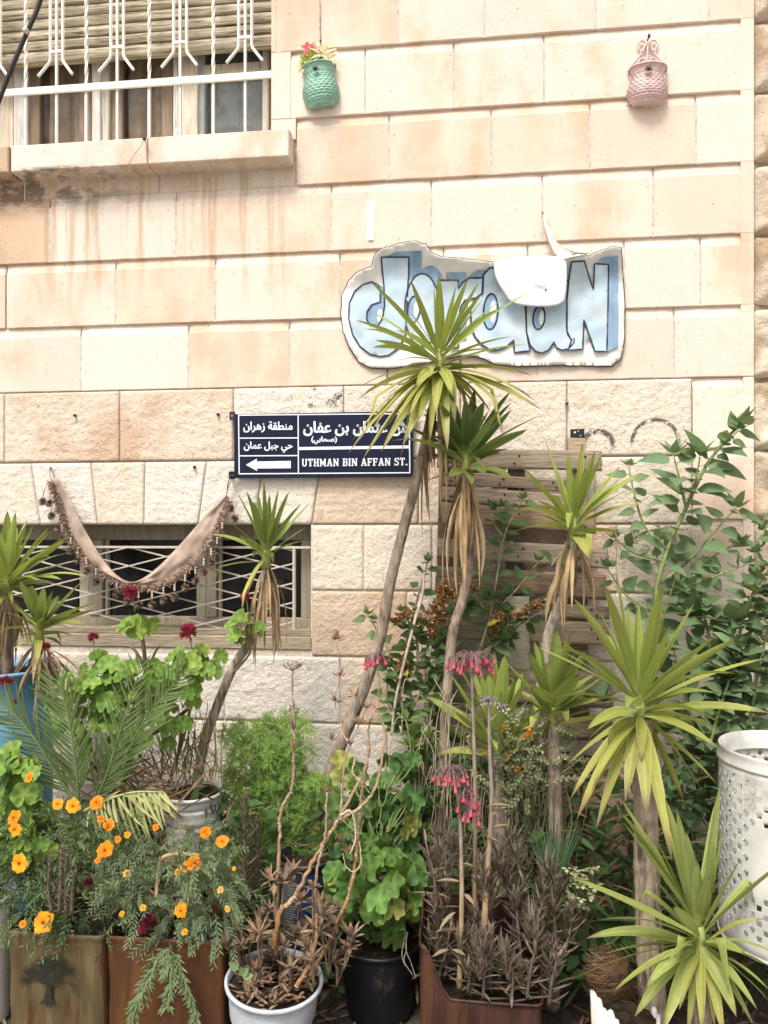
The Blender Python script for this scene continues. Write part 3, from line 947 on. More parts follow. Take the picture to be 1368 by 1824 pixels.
def arabic(mb, txt, x0, x1, ytop, ybot, y, bold):
    cu = bpy.data.curves.new('lettering_outline', 'FONT')
    cu.body = shape_ar(txt)
    cu.fill_mode = 'NONE'
    ob = bpy.data.objects.new('lettering_outline', cu)
    COL.objects.link(ob)
    dg = bpy.context.evaluated_depsgraph_get()
    me = ob.evaluated_get(dg).to_mesh()
    vv = [v.co.copy() for v in me.vertices]
    nb = {}
    for e in me.edges:
        a, c = e.vertices
        nb.setdefault(a, []).append(c)
        nb.setdefault(c, []).append(a)
    seen, loops = set(), []
    for s in nb:
        if s in seen: continue
        lp, cur, prev = [], s, None
        while cur is not None and cur not in seen:
            seen.add(cur)
            lp.append(cur)
            nx_ = [k for k in nb[cur] if k != prev and k not in seen]
            prev, cur = cur, (nx_[0] if nx_ else None)
        if len(lp) > 2: loops.append([vv[i] for i in lp])
    ob.evaluated_get(dg).to_mesh_clear()
    bpy.data.objects.remove(ob)
    bpy.data.curves.remove(cu)
    xs = [p.x for l in loops for p in l]
    ys = [p.y for l in loops for p in l]
    u0, u1, v0, v1 = min(xs), max(xs), min(ys), max(ys)
    def mp(p): return P(x0 + (p.x - u0) / (u1 - u0) * (x1 - x0), ybot + (p.y - v0) / (v1 - v0) * (ytop - ybot), y)
    def area(l): return sum(l[i].x * l[(i + 1) % len(l)].y - l[(i + 1) % len(l)].x * l[i].y for i in range(len(l))) / 2
    def inside(p, l):
        r = False
        for i in range(len(l)):
            a, c = l[i], l[i - 1]
            if (a.y > p.y) != (c.y > p.y) and p.x < (c.x - a.x) * (p.y - a.y) / (c.y - a.y) + a.x: r = not r
        return r
    big = max(loops, key=lambda l: abs(area(l)))
    sgn = area(big) > 0
    holes = [l for l in loops if any(o is not l and (area(o) > 0) != (area(l) > 0) and abs(area(o)) > abs(area(l)) and inside(l[0], o) for o in loops)]
    outs = [l for l in loops if not any(l is h for h in holes)]
    for l in outs:
        hs_ = [h for h in holes if inside(h[0], l)]
        allp = [p for part in [l] + hs_ for p in part]
        tri = geometry.tessellate_polygon([[V((p.x, p.y, 0)) for p in part] for part in [l] + hs_])
        cnt[0] += 1
        yy = y - cnt[0] * .00001
        mb.add([(w.x, yy, w.z) for w in map(mp, allp)], [tuple(t) for t in tri], WH)
        for part in [l] + hs_:                            # bold: a stroke along the outline
            w = [mp(p) for p in part]
            cnt[0] += 1
            yy = y - cnt[0] * .00001
            for i in range(len(w)):
                a, c = w[i], w[(i + 1) % len(w)]
                d = c - a
                if d.length < 1e-6: continue
                d.normalize()
                n = V((-d.z, 0, d.x)) * bold
                a2, c2 = a - d * bold * .5, c + d * bold * .5
                mb.add([(p.x, yy - (i % 7) * 1e-6, p.z) for p in (a2 + n, a2 - n, c2 - n, c2 + n)], [(0, 1, 2, 3)], WH)
arabic(q, 'ش عثمان بن عفان', 541, 726, 751, 776, yl, .0022)
arabic(q, '(صحابي)', 555, 600, 777.5, 791.5, yl, .0010)
arabic(q, 'منطقة زهران', 434, 521, 751, 770, yl, .0013)
arabic(q, 'حي جبل عمان', 435, 521, 787, 806, yl, .0013)
q.build('lettering', MLETTER, sg, smooth=False)

# ---- wicker wall baskets
def basket(name, label, px, py, wpx, hpx, col, lean, tall_back):
    y0 = -.005
    k = M(px, -.06)
    W, H = wpx * k, hpx * k
    base = P(px, py + hpx, -.005)
    t = thing('wall_basket', label, 'wall basket', base, 'wicker baskets hung on the wall')
    prof = [(.0, .72), (.03, .76), (.14, .95), (.28, 1.06), (.42, 1.06), (.56, .97), (.68, .86), (.78, .82), (.88, .87), (1.0, .98)]
    def rad(q):
        for i in range(len(prof) - 1):
            if prof[i][0] <= q <= prof[i + 1][0]:
                f = (q - prof[i][0]) / (prof[i + 1][0] - prof[i][0])
                f = f * f * (3 - 2 * f)
                return prof[i][1] * (1 - f) + prof[i + 1][1] * f
        return 1
    q = MB()
    rows, cols = 64, 64
    vs, fs, cs = [], [], []
    ca, sa = cos(lean), sin(lean)
    def place(x, y, z):
        return (base.x + x * ca + z * sa, base.y + y, base.z + z * ca - x * sa)
    for j in range(rows + 1):
        tq = j / rows
        for i in range(cols + 1):
            a = pi * i / cols
            w = rad(tq)
            wv = 0
            if .08 < tq < .8:
                wv = .030 * sin(tq * 15 * 2 * pi) * (1 + .0) + .014 * cos(a * 20) * (1 if int(tq * 15) % 2 else -1)
            rr = W / 2 * (w + wv)
            vs.append(place(-cos(a) * rr, -.004 - sin(a) ** .8 * rr * .78, tq * H))
            cs.append(mul(col, 1))
            if i and j:
                b_ = j * (cols + 1) + i
                fs.append((b_ - cols - 2, b_ - cols - 1, b_, b_ - 1))
    # bottom
    n0 = len(vs)
    vs.append(place(0, -.01, 0))
    cs.append(col)
    for i in range(cols): fs.append((n0, i + 1, i))
    q.add(vs, fs, cs)
    tube(q, [place(-cos(pi * i / 30) * W / 2, -.004 - sin(pi * i / 30) ** .8 * W / 2 * .78, H) for i in range(31)], .0035, mul(col, 1.05), 6)
    tube(q, [place(-W / 2, 0, H), place(W / 2, 0, H)], .004, col, 6)
    box(q, place(-W * .36, -.003, .004), place(W * .36, .004, H), col) if abs(lean) < .01 else None
    q.build('basket_body', MWICK, t)
    q = MB()                                                   # small dried flower pinned to the front
    for s in range(60):
        d = V((U(-1, 1), U(-1, .1), U(-.8, .6))).normalized()
        p = V(place(-W * .05, -W * .42, H * .80))
        leaf(q, p, d, (0, 0, 1), U(.010, .02), .007, jit((.42, .36, .28) if s % 3 else (.12, .09, .05), .3), 'ovate', 3)
    q.build('pinned_flower', MMATTE, t)
    if tall_back:
        q = MB()
        cb = mul(col, 1.12)
        def tl(pts, r=.0040): tube(q, spline([place(x * k, -.006, H + z * k) for x, z in pts], 6), r, cb, 6)
        for s in (-1, 1):
            tl([(s * 33, -4), (s * 33, 4), (s * 24, 15), (s * 12, 30), (s * 4, 46)])
            tl([(s * 2, 44), (s * 5, 52), (s * 12, 54), (s * 17, 48), (s * 15, 40), (s * 10, 32)])
            tl([(s * 2, 0), (s * 3, 16), (s * 9, 22), (s * 15, 18), (s * 14, 10), (s * 8, 2)])
            tl([(s * 20, 2), (s * 24, 8), (s * 28, 11)], .0026)
        tl([(0, 0), (0, 45)])
        q.build('scroll_back', MWICK, t)
        q = MB()
        tube(q, [place(0, .0, H + 56 * k), place(0, -.025, H + 57 * k)], .003, (.05, .04, .03), 6)
        lathe(q, place(0, -.025, H + 57 * k), [(.006, -.005), (.006, .005)], (.05, .04, .03), 8)
        q.build('nail', MDARK, t)
    return t, place, W, H, k
bs_, pl, W_, H_, k_ = basket('', 'mint green wicker wall basket holding red and cream artificial flowers', 575, 122, 62, 72, (.25, .44, .34), -.10, False)
q = MB()
r = random.Random(3)
p0 = V(pl(-.01, -.025, H_ * .92))
def fl(dx, dz, n, L, W, col, cone=.9):
    c = V(pl(dx, -.03, H_ + dz))
    tube(q, [p0, c], .0025, (.1, .16, .04), 5)
    for i in range(n):
        a = 2 * pi * i / n + r.random()
        d = V((cos(a) * cone, -.45 + .3 * r.random(), sin(a) * cone + .25))
        leaf(q, c, d, (0, -1, .2), L * r.uniform(.8, 1.1), W, jit(col, .15), 'lance', 4, .2, .5)
fl(-.035, .075, 7, .036, .018, (.75, .10, .13), .7)
fl(-.008, .066, 5, .03, .016, (.80, .35, .28), .7)
fl(.028, .042, 16, .062, .011, (.76, .66, .42))
fl(.05, .02, 12, .05, .010, (.74, .64, .40))
fl(-.03, .03, 9, .05, .02, (.28, .34, .05), .8)
fl(-.06, .0, 7, .04, .014, (.55, .50, .25), .8)
fl(.01, .018, 10, .035, .02, (.015, .03, .02), .9)
q.build('artificial_flowers', MPETAL, bs_)
q = MB()
tube(q, [P(570, 0, -.006), P(570.5, 72, -.006)], .0012, (.12, .10, .09), 4)
tube(q, [P(570.5, 72, 0), P(570.5, 73, -.03)], .0035, (.04, .03, .03), 6)
q.build('hanging_wire', MDARK, bs_)
basket('', 'pale pink wicker wall basket with scrolled heart back and no flowers', 1151, 126, 66, 65, (.61, .44, .41), .02, True)

# ---- painted canvas banner
def ss(a, b, t):
    t = max(0, min(1, (t - a) / (b - a)))
    return t * t * (3 - 2 * t)
OUT = [(608, 560), (610, 525), (622, 500), (640, 483), (662, 476), (668, 455), (680, 443), (712, 434), (740, 430), (758, 436), (768, 450), (785, 458), (820, 461), (850, 464), (880, 468), (930, 466), (985, 462), (1012, 458), (1030, 452), (1050, 457), (1072, 446), (1090, 440), (1106, 442), (1108, 480), (1112, 540), (1112, 600), (1106, 638), (1088, 652), (1000, 650), (920, 652), (880, 648), (862, 638), (845, 634), (815, 634), (780, 642), (740, 650), (700, 655), (660, 655), (640, 645), (624, 620), (612, 592)]
def rel(px, py):
    """How far the canvas stands off the wall at a photo pixel."""
    top = 478 - 30 * ss(640, 700, px) * (1 - ss(745, 800, px)) - 20 * ss(1015, 1090, px)
    s = max(0, min(1, (top + 52 - py) / 70))
    g = -.014 - .075 * s ** 1.6
    g -= .010 * noise.noise((px * .012, py * .014, 3)) + .005 * noise.noise((px * .035 + py * .02, py * .03, 8))
    g -= .006 * abs(noise.noise((px * .016 - py * .03, py * .011, 5)))
    e = min((py - 0), 655 - py) / 60
    g -= .004 * ss(0, .6, e)
    return min(g, -.006)
def pt(px, py, off=0.0):
    return P(px, py, rel(px, py) - off)
def fill_px(mb, poly, off, col, holes=(), step=9, m=0):
    def dens(pl_):
        o = []
        for i in range(len(pl_)):
            a, c = V(pl_[i]), V(pl_[(i + 1) % len(pl_)])
            n = max(1, int((c - a).length / step))
            o += [a.lerp(c, j / n) for j in range(n)]
        return o
    vv, ee = [], []
    for lp in [poly] + list(holes):
        d = dens(lp)
        b_ = len(vv)
        vv += d
        ee += [(b_ + i, b_ + (i + 1) % len(d)) for i in range(len(d))]
    def ins(x, y, l):
        r = False
        for i in range(len(l)):
            a, c = l[i], l[i - 1]
            if (a[1] > y) != (c[1] > y) and x < (c[0] - a[0]) * (y - a[1]) / (c[1] - a[1]) + a[0]: r = not r
        return r
    xs, ys = [p[0] for p in poly], [p[1] for p in poly]
    x = min(xs) + step * .5
    while x < max(xs):
        y = min(ys) + step * .5
        while y < max(ys):
            if ins(x, y, poly) and not any(ins(x, y, h) for h in holes): vv.append(V((x, y)))
            y += step
        x += step
    res = geometry.delaunay_2d_cdt(vv, ee, [], 0, .01)
    ov, of = res[0], res[2]
    fs = []
    for f in of:
        cx, cy = sum(ov[i][0] for i in f) / len(f), sum(ov[i][1] for i in f) / len(f)
        if ins(cx, cy, poly) and not any(ins(cx, cy, h) for h in holes): fs.append(tuple(f))
    mb.add([pt(p[0], p[1], off(p[0], p[1]) if callable(off) else off) for p in ov], fs, [col(p[0], p[1]) if callable(col) else col for p in ov], m)
def stroke_px(mb, pts, w, off, col, closed=False):
    d = []
    for i in range(len(pts) - (0 if closed else 1)):
        a, c = V(pts[i]), V(pts[(i + 1) % len(pts)])
        n = max(1, int((c - a).length / 5))
        d += [a.lerp(c, j / n) for j in range(n)]
    d.append(V(pts[0]) if closed else V(pts[-1]))
    vs, fs = [], []
    for i, p in enumerate(d):
        t = (d[min(i + 1, len(d) - 1)] - d[max(i - 1, 0)])
        t = t.normalized() if t.length > 1e-6 else V((1, 0))
        n = V((-t.y, t.x)) * w * .5 * (1 + .25 * noise.noise((p.x * .07, p.y * .07, 0)))
        vs += [pt(*(p + n), off), pt(*(p - n), off)]
        if i: fs.append((2 * i - 2, 2 * i - 1, 2 * i + 1, 2 * i))
    mb.add(vs, fs, col)
def wob(poly, k=6):
    o = []
    q_ = [V((p[0], p[1], 0)) for p in poly]
    return [(p.x, p.y) for p in q_]
bn = thing('canvas_banner', 'torn white canvas banner painted with blue bubble letters spelling the country', 'banner', P(860, 655, -.02))
q = MB()
CW = (.78, .75, .70)
edge = []
for i in range(len(OUT)):                                   # frayed edge
    a, c = V(OUT[i]), V(OUT[(i + 1) % len(OUT)])
    n = max(1, int((c - a).length / 5))
    for j in range(n):
        p = a.lerp(c, j / n)
        edge.append((p.x + 1.2 * noise.noise((p.x * .2, p.y * .2, 1)), p.y + 1.6 * noise.noise((p.x * .25, p.y * .25, 6))))
fill_px(q, edge, 0, CW, step=7)
stroke_px(q, edge, 3.2, -.0045, (.05, .045, .04), True)      # dark line just behind the canvas edge
cv = q.build('canvas', MCANVAS, bn)
md = cv.modifiers.new('thickness', 'SOLIDIFY')
md.thickness = .003
md.offset = 0
def ell(cx, cy, rx, ry, n=28, rot=0):
    return [(cx + rx * cos(2 * pi * i / n) * cos(rot) - ry * sin(2 * pi * i / n) * sin(rot), cy + rx * cos(2 * pi * i / n) * sin(rot) + ry * sin(2 * pi * i / n) * cos(rot)) for i in range(n)]
LB, DB, OL = (.44, .55, .62), (.25, .37, .50), (.035, .045, .07)
def smooth(poly, k=3):
    s = spline([(p[0], p[1], 0) for p in poly + [poly[0]]], k)
    return [(p.x, p.y) for p in s[:-1]]
L_J = [(679, 458), (704, 458), (728, 458), (728, 487), (726, 516), (725, 545), (724, 571), (722, 598), (710, 620), (692, 633), (676, 635), (659, 631), (641, 617), (628, 596), (621, 567), (622, 540), (632, 519), (646, 507), (662, 502), (673, 507), (678, 522), (677, 538), (662, 543), (654, 555), (653, 569), (660, 580), (672, 582), (681, 567), (685, 545), (684, 512), (681, 483)]
L_O = ell(752, 552, 31, 65)
L_R = [(781, 499), (816, 499), (816, 515), (824, 503), (836, 495), (860, 495), (858, 531), (843, 531), (828, 535), (820, 547), (817, 575), (816, 619), (784, 622), (782, 560)]
L_D = [(846, 532), (860, 522), (861, 490), (872, 477), (934, 478), (936, 544), (938, 591), (944, 625), (916, 628), (915, 606), (903, 617), (888, 623), (874, 624), (858, 614), (846, 600), (839, 582), (838, 550)]
L_A = [(950, 500), (1005, 497), (1012, 500), (1010, 534), (1009, 581), (1011, 595), (1018, 606), (1024, 601), (1022, 611), (1013, 621), (1001, 624), (991, 619), (987, 609), (978, 623), (966, 629), (954, 626), (944, 614), (938, 591), (937, 544), (940, 515)]
L_N = [(1018, 466), (1041, 465), (1057, 517), (1059, 470), (1084, 471), (1083, 540), (1081, 626), (1060, 626), (1040, 569), (1038, 622), (1012, 624), (1018, 606), (1010, 590), (1010, 534), (1014, 493)]
H_J, H_O, H_D, H_A = None, ell(737, 551, 11, 24, 20, .1), ell(874, 555, 13, 32, 22, .05), ell(960, 566, 10.5, 21, 20, .1)
lays = [(L_J, None, (22, -11)), (L_O, H_O, (14, -14)), (L_R, None, (14, -14)), (L_D, H_D, (12, -14)), (L_A, H_A, (6, -12)), (L_N, None, (17, -9))]
for i, (poly, hole, sh_) in enumerate(lays):
    q = MB()
    dark = lambda x, y: mul(DB, 1 + .40 * noise.noise((x * .07, y * .012, 2)) + .2 * noise.noise((x * .2, y * .02, 2)))
    light = lambda x, y: mul(mix(LB, (.60, .66, .68), max(0, min(.7, .25 + .9 * noise.noise((x * .022, y * .03, 5))))), 1 + .12 * noise.noise((x * .05, y * .012, i)) + .07 * noise.noise((x * .2, y * .03, i)))
    b_ = .0042 + .0012 * i
    if i in (0, 1, 2, 5):
        sp = [(x + sh_[0], y + sh_[1]) for x, y in poly]
        if i == 0: sp = [(682, 459), (706, 448), (751, 447), (751, 482), (727, 500), (724, 470)]
        if i == 5: sp = [(1058, 472), (1075, 458), (1101, 456), (1101, 617), (1083, 626), (1050, 600), (1042, 610), (1062, 500)]
        fill_px(q, sp, b_ - .0008, dark)
    if i == 0:
        fill_px(q, [(661, 544), (684, 540), (683, 566), (672, 583), (660, 580), (653, 569), (654, 555)], b_ - .0003, dark)
        fill_px(q, ell(677, 563, 5.5, 13), b_ - .0001, CW)
        fill_px(q, [(673, 506), (684, 512), (685, 545), (677, 540)], b_ - .0002, dark)
    fill_px(q, poly, b_, light, [hole] if hole else [])
    if hole:
        fill_px(q, hole, b_ - .0001, dark)
        cx, cy = sum(p[0] for p in hole) / len(hole), sum(p[1] for p in hole) / len(hole)
        fill_px(q, [(cx + 4.5 + (x - cx) * .42, cy + (y - cy) * .62) for x, y in hole], b_ + .0006, CW)
        stroke_px(q, hole, 2.9, b_ + .0012, OL, True)
    stroke_px(q, poly, 2.7 if i != 3 else 3.1, b_ + .0014, OL, True)
    q.build('painted_letter', MCANVAS, bn)
# folded flap that hangs over the letters, white back of the canvas
q = MB()
nu, nv = 26, 22
top = [(880, 467), (905, 460), (940, 457), (975, 456), (1008, 458)]
bot = [(898, 520), (914, 539), (948, 546), (988, 545), (1005, 536)]
ts, bs2 = spline([(x, y, 0) for x, y in top], 8), spline([(x, y, 0) for x, y in bot], 8)
vs, fs, cs = [], [], []
for j in range(nv + 1):
    tj = j / nv
    for i in range(nu + 1):
        fi = i / nu * (len(ts) - 1)
        a = ts[int(fi)].lerp(ts[min(int(fi) + 1, len(ts) - 1)], fi % 1)
        c = bs2[int(fi)].lerp(bs2[min(int(fi) + 1, len(bs2) - 1)], fi % 1)
        p = a.lerp(c, tj)
        e = min(1, min(i, nu - i) / 5)
        p.x += (1 - tj) * 0 + (-6 if i < nu / 2 else 3) * sin(pi * tj) * abs(i / nu - .5) * 2
        y = -.096 + .026 * tj - .004 * noise.noise((p.x * .03, p.y * .02, 1)) - .004 * abs(noise.noise((p.x * .05 + p.y * .06, p.y * .01, 4)))
        dx, dy = p.x - 972, p.y - 517
        y += .005 * math.exp(-(dx * dx + dy * dy) / 60) - .004 * sin(math.atan2(dy, dx) * 7) * math.exp(-(dx * dx + dy * dy) / 500)
        vs.append(P(p.x, p.y, y))
        cs.append((.82, .83, .84))
        if i and j:
            b_ = j * (nu + 1) + i
            fs.append((b_ - nu - 2, b_ - nu - 1, b_, b_ - 1))
q.add(vs, fs, cs)
f_ = q.build('folded_flap', MCANVAS, bn)
md = f_.modifiers.new('thickness', 'SOLIDIFY')
md.thickness = .0025
q = MB()
tube(q, [P(972, 517, -.02), P(972, 517, -.095)], .0022, (.25, .14, .08), 6)
lathe(q, P(972, 516, -.094), [(.0045, -.003), (.0045, .003)], (.25, .14, .08), 8)
q.build('nail', MDARK, bn)
q = MB()                                                     # torn strip pulled up to a nail
lft = spline([(967, 379, -.010), (970, 404, -.03), (977, 428, -.045), (988, 452, -.07), (1003, 463, -.088), (1020, 459, -.09), (1040, 454, -.085)], 8)
rgt = spline([(969, 377, -.012), (981, 398, -.022), (988, 420, -.03), (994, 433, -.035), (1010, 441, -.06), (1030, 449, -.085), (1052, 450, -.085)], 8)
vs, fs = [], []
for i in range(len(lft)):
    for j in range(6):
        t = j / 5
        a = lft[i].lerp(rgt[i], t)
        vs.append(P(a.x, a.y, a.z - .014 * sin(t * pi * 2 + .4) * min(1, i / 10)))
        if i and j:
            b_ = i * 6 + j
            fs.append((b_ - 7, b_ - 6, b_, b_ - 1))
q.add(vs, fs, (.66, .60, .51))
f_ = q.build('torn_strip', MCLOTH, bn)
md = f_.modifiers.new('thickness', 'SOLIDIFY')
md.thickness = .002
q = MB()
tube(q, [P(967, 378, .0), P(967, 378, -.025)], .003, (.06, .05, .04), 6)
q.build('nail', MDARK, bn)

# ---- fabric swag with pom-pom fringe
sw = thing('fabric_swag', 'tan velvet valance with brown pompom fringe hung as a drooping swag over the basement window', 'valance', P(245, 1042, -.03))
yw = -.035
up_ = spline([(101, 848, 0), (121, 884, 0), (148, 937, 0), (177, 987, 0), (206, 1022, 0), (230, 1036, 0), (250, 1032, 0), (281, 1010, 0), (324, 966, 0), (368, 916, 0), (403, 880, 0)], 6)
lo_ = spline([(91, 858, 0), (104, 898, 0), (118, 941, 0), (139, 979, 0), (165, 1008, 0), (205, 1034, 0), (240, 1044, 0), (285, 1041, 0), (335, 1014, 0), (378, 958, 0), (409, 888, 0)], 6)
q = MB()
vs, fs, cs = [], [], []
K = 10
for i in range(len(up_)):
    for j in range(K + 1):
        t = j / K
        p = up_[i].lerp(lo_[i], t)
        w = sin(pi * i / (len(up_) - 1))
        y = yw - .03 * w * sin(pi * (t * .8 + .1)) - .004 * sin(p.x * .19 + t * 3) - .013 * noise.noise((p.x * .02 - p.y * .012, t * 3.5, 9)) - .004 * abs(noise.noise((p.x * .09, t * 5, 2))) - .006 * noise.noise((p.x * .04, p.y * .05, t * 2))
        vs.append(P(p.x, p.y, y))
        cs.append(mul(mix((.42, .325, .26), (.34, .25, .19), t), 1 + .25 * noise.noise((p.x * .05, p.y * .09, 3))))
        if i and j:
            b_ = i * (K + 1) + j
            fs.append((b_ - K - 2, b_ - K - 1, b_, b_ - 1))
q.add(vs, fs, cs)
f_ = q.build('cloth', MCLOTH, sw)
md = f_.modifiers.new('thickness', 'SOLIDIFY')
md.thickness = .003
q = MB()
r = random.Random(5)
BR = (.27, .19, .14)
for i in range(len(lo_) * 44):                                # braid and loose loops of yarn
    t = r.random() * (len(lo_) - 1.001)
    a = lo_[int(t)].lerp(lo_[int(t) + 1], t % 1)
    p = P(a.x + r.uniform(-3, 3), a.y + r.uniform(-3, 3), yw - .012 - r.random() * .012)
    d = V((r.uniform(-1, 1), r.uniform(-1, .3), r.uniform(-1.4, .5))).normalized()
    leaf(q, p, d, (0, -1, .3), r.uniform(.014, .032), .0042, jit(BR, .4), 'needle', 3, .1, r.uniform(-2.5, 2.5))
tube(q, [P(p.x, p.y, yw - .010) for p in lo_], .0045, jit(BR), 6, bump=.3, freq=90)
tube(q, [P(p.x + 2.5, p.y - 4, yw - .011) for p in lo_], .0032, mul(BR, 1.4), 6, bump=.3, freq=90)
q.build('fringe', MCLOTH, sw)
POM = [(76, 893), (88, 896), (92, 918), (104, 941), (110, 958), (126, 981), (139, 998), (154, 1016), (171, 1036), (208, 1058), (227, 1071), (247, 1077), (271, 1077), (291, 1070), (311, 1064), (330, 1047), (348, 1034), (363, 1019), (376, 1001), (387, 981), (396, 954), (417, 924), (411, 905)]
for (px, py) in POM:
    q = MB()
    c = P(px, py, yw - .028)
    best = min(lo_, key=lambda p: abs(p.x - px) + .2 * abs(p.y - py) + (30 if p.y > py else 0))
    topp = P(best.x * .6 + px * .4, min(py - 12, best.y), yw - .014)
    tube(q, spline([topp, c.lerp(topp, .5) + V((0, -.006, 0)), c + V((0, 0, .012))], 4), .0016, BR, 5)
    for s in range(3):                                       # pearl beads above the pompom
        pz_ = c + V((0, 0, .032 + s * .010))
        lathe(q, pz_, [(.0008, -.005), (.0036, -.0032), (.0046, 0), (.0036, .0032), (.0008, .005)], (.66, .58, .5), 8)
    for s in range(240):
        d = V((r.gauss(0, 1), r.gauss(0, 1), r.gauss(0, 1))).normalized()
        leaf(q, c, d, (r.random(), r.random(), 1), 0.021 * r.uniform(.8, 1.05), .0055, jit(mul(BR, r.choice((.7, 1, 1.5))), .3), 'petal', 2, .1, .5)
    q.build('tassel', MCLOTH, sw)
q = MB()
tube(q, [P(90, 834, .002), P(90, 834, -.03)], .0045, (.12, .06, .04), 6)
tube(q, spline([P(90, 835, -.025), P(89, 846, -.03), P(93, 858, -.03)], 4), .002, (.3, .22, .17), 5)
tube(q, spline([P(90, 835, -.025), P(94, 842, -.03), P(97, 851, -.03)], 4), .002, (.3, .22, .17), 5)
q.build('hanging_cord', MDARK, sw)
q = MB()
tube(q, spline([P(412, 848, -.03), P(407, 858, -.035), P(404, 880, -.035)], 4), .0022, (.10, .08, .07), 5)
tube(q, spline([P(414, 851, -.03), P(409, 862, -.035), P(402, 884, -.035)], 4), .0018, (.10, .08, .07), 5)
for s in range(14):
    leaf(q, P(413, 846, -.035), (r.uniform(-1, 1), -.4, r.uniform(-1, 1)), (0, 0, 1), .022, .006, (.03, .03, .035), 'lance', 3, .1, r.uniform(-1, 1))
q.build('hanging_cord', MDARK, sw)

# ---- cable, nails, plaster patch
q = MB()
tube(q, spline([P(108, -130, -.34), P(72, 0, -.36), P(46, 62, -.37), P(18, 128, -.37), P(-6, 190, -.37), P(-60, 330, -.36), P(-160, 480, -.3), P(-200, 560, .02)], 8), .0085, (.035, .028, .024), 8)
tube(q, [P(49, 51, -.382), P(43, 58, -.382)], .0115, (.5, .46, .42), 8)
o = q.build('cable', MDARK, loc=P(18, 128, -.37))
tag(o, 'dark brown cable with a pale tie crossing the window corner', 'cable')
q = MB()
tube(q, [P(257, 248, -.08), P(257, 247, -.112)], .0028, (.10, .05, .04), 6)
lathe(q, P(257, 247, -.116), [(.002, -.007), (.007, -.004), (.0075, .0), (.006, .005), (.002, .007)], (.09, .04, .035), 10)
tube(q, spline([P(258, 248, -.112), P(247, 266, -.115), P(236, 280, -.11), P(226, 297, -.10)], 5), .0012, (.2, .14, .1), 4)
tube(q, spline([P(258, 248, -.112), P(268, 246, -.115), P(272, 238, -.11)], 5), .001, (.2, .14, .1), 4)
o = q.build('nail', MDARK, loc=P(257, 247, -.1))
tag(o, 'rusty nail with a thin dangling wire in the window sill edge', 'nail')
for (px, py, lab) in ((133, 740, 'small dark bolt in the left rock faced stone above the swag'), (388, 738, 'small dark bolt in the rock faced stone just left of the blue sign'), (346, 832, 'small dark bolt in the wedge stone below the blue sign arrow'), (1010, 719, 'small dark nail on the joint under the banner right half')):
    q = MB()
    c = P(px, py, -.012)
    lathe(q, c, [(.0065, -.006), (.0065, .002), (.004, .008), (.0015, .010)], (.06, .05, .04), 8, 0, V((0, 0, 1)).rotation_difference(V((0, -1, 0))))
    o = q.build('bolt', MDARK, loc=c)
    tag(o, lab, 'bolt', 'bolts left in the wall')
q = MB()
a = P(655, 428, -.003)
pts = []
for i in range(11):
    t = i / 10
    py = 358 + 70 * t
    hw = 7.5 - 1.5 * t + (.8 * sin(t * 9))
    pts.append((P(660 - hw, py, -.001), P(660 - hw * .5, py, -.005), P(660 + hw * .5, py, -.005), P(660 + hw, py, -.001)))
vs, fs = [], []
for i, row in enumerate(pts):
    vs += list(row)
    if i: fs += [(4 * i - 4 + j, 4 * i - 3 + j, 4 * i + 1 + j, 4 * i + j) for j in range(3)]
q.add(vs, fs, (.78, .74, .69))
o = q.build('plaster_patch', MLETTER, loc=a)
tag(o, 'narrow white upright plaster patch on stone above the banner left end', 'plaster patch')
q = MB()
ym = -.018
a, c = P(1016, 784, ym), P(1041, 764, ym)
box(q, (a.x, ym, a.z), (c.x, ym + .002, c.z), (.018, .017, .017), 0, .0005)
for (u, v, s) in ((1024, 770, .0035), (1030, 768, .002), (1034, 776, .002)):
    w = P(u, v, ym - .001)
    box(q, (w.x - s, ym - .0008, w.z - s), (w.x + s, ym, w.z + s), (.7, .68, .62))
box(q, (a.x + .01, ym + .002, a.z + .008), (c.x - .01, .0, c.z - .008), (.018, .017, .017))
o = q.build('number_plate', MLETTER, loc=a, smooth=False)
tag(o, 'small square black plate with white specks above the pallet', 'plate')

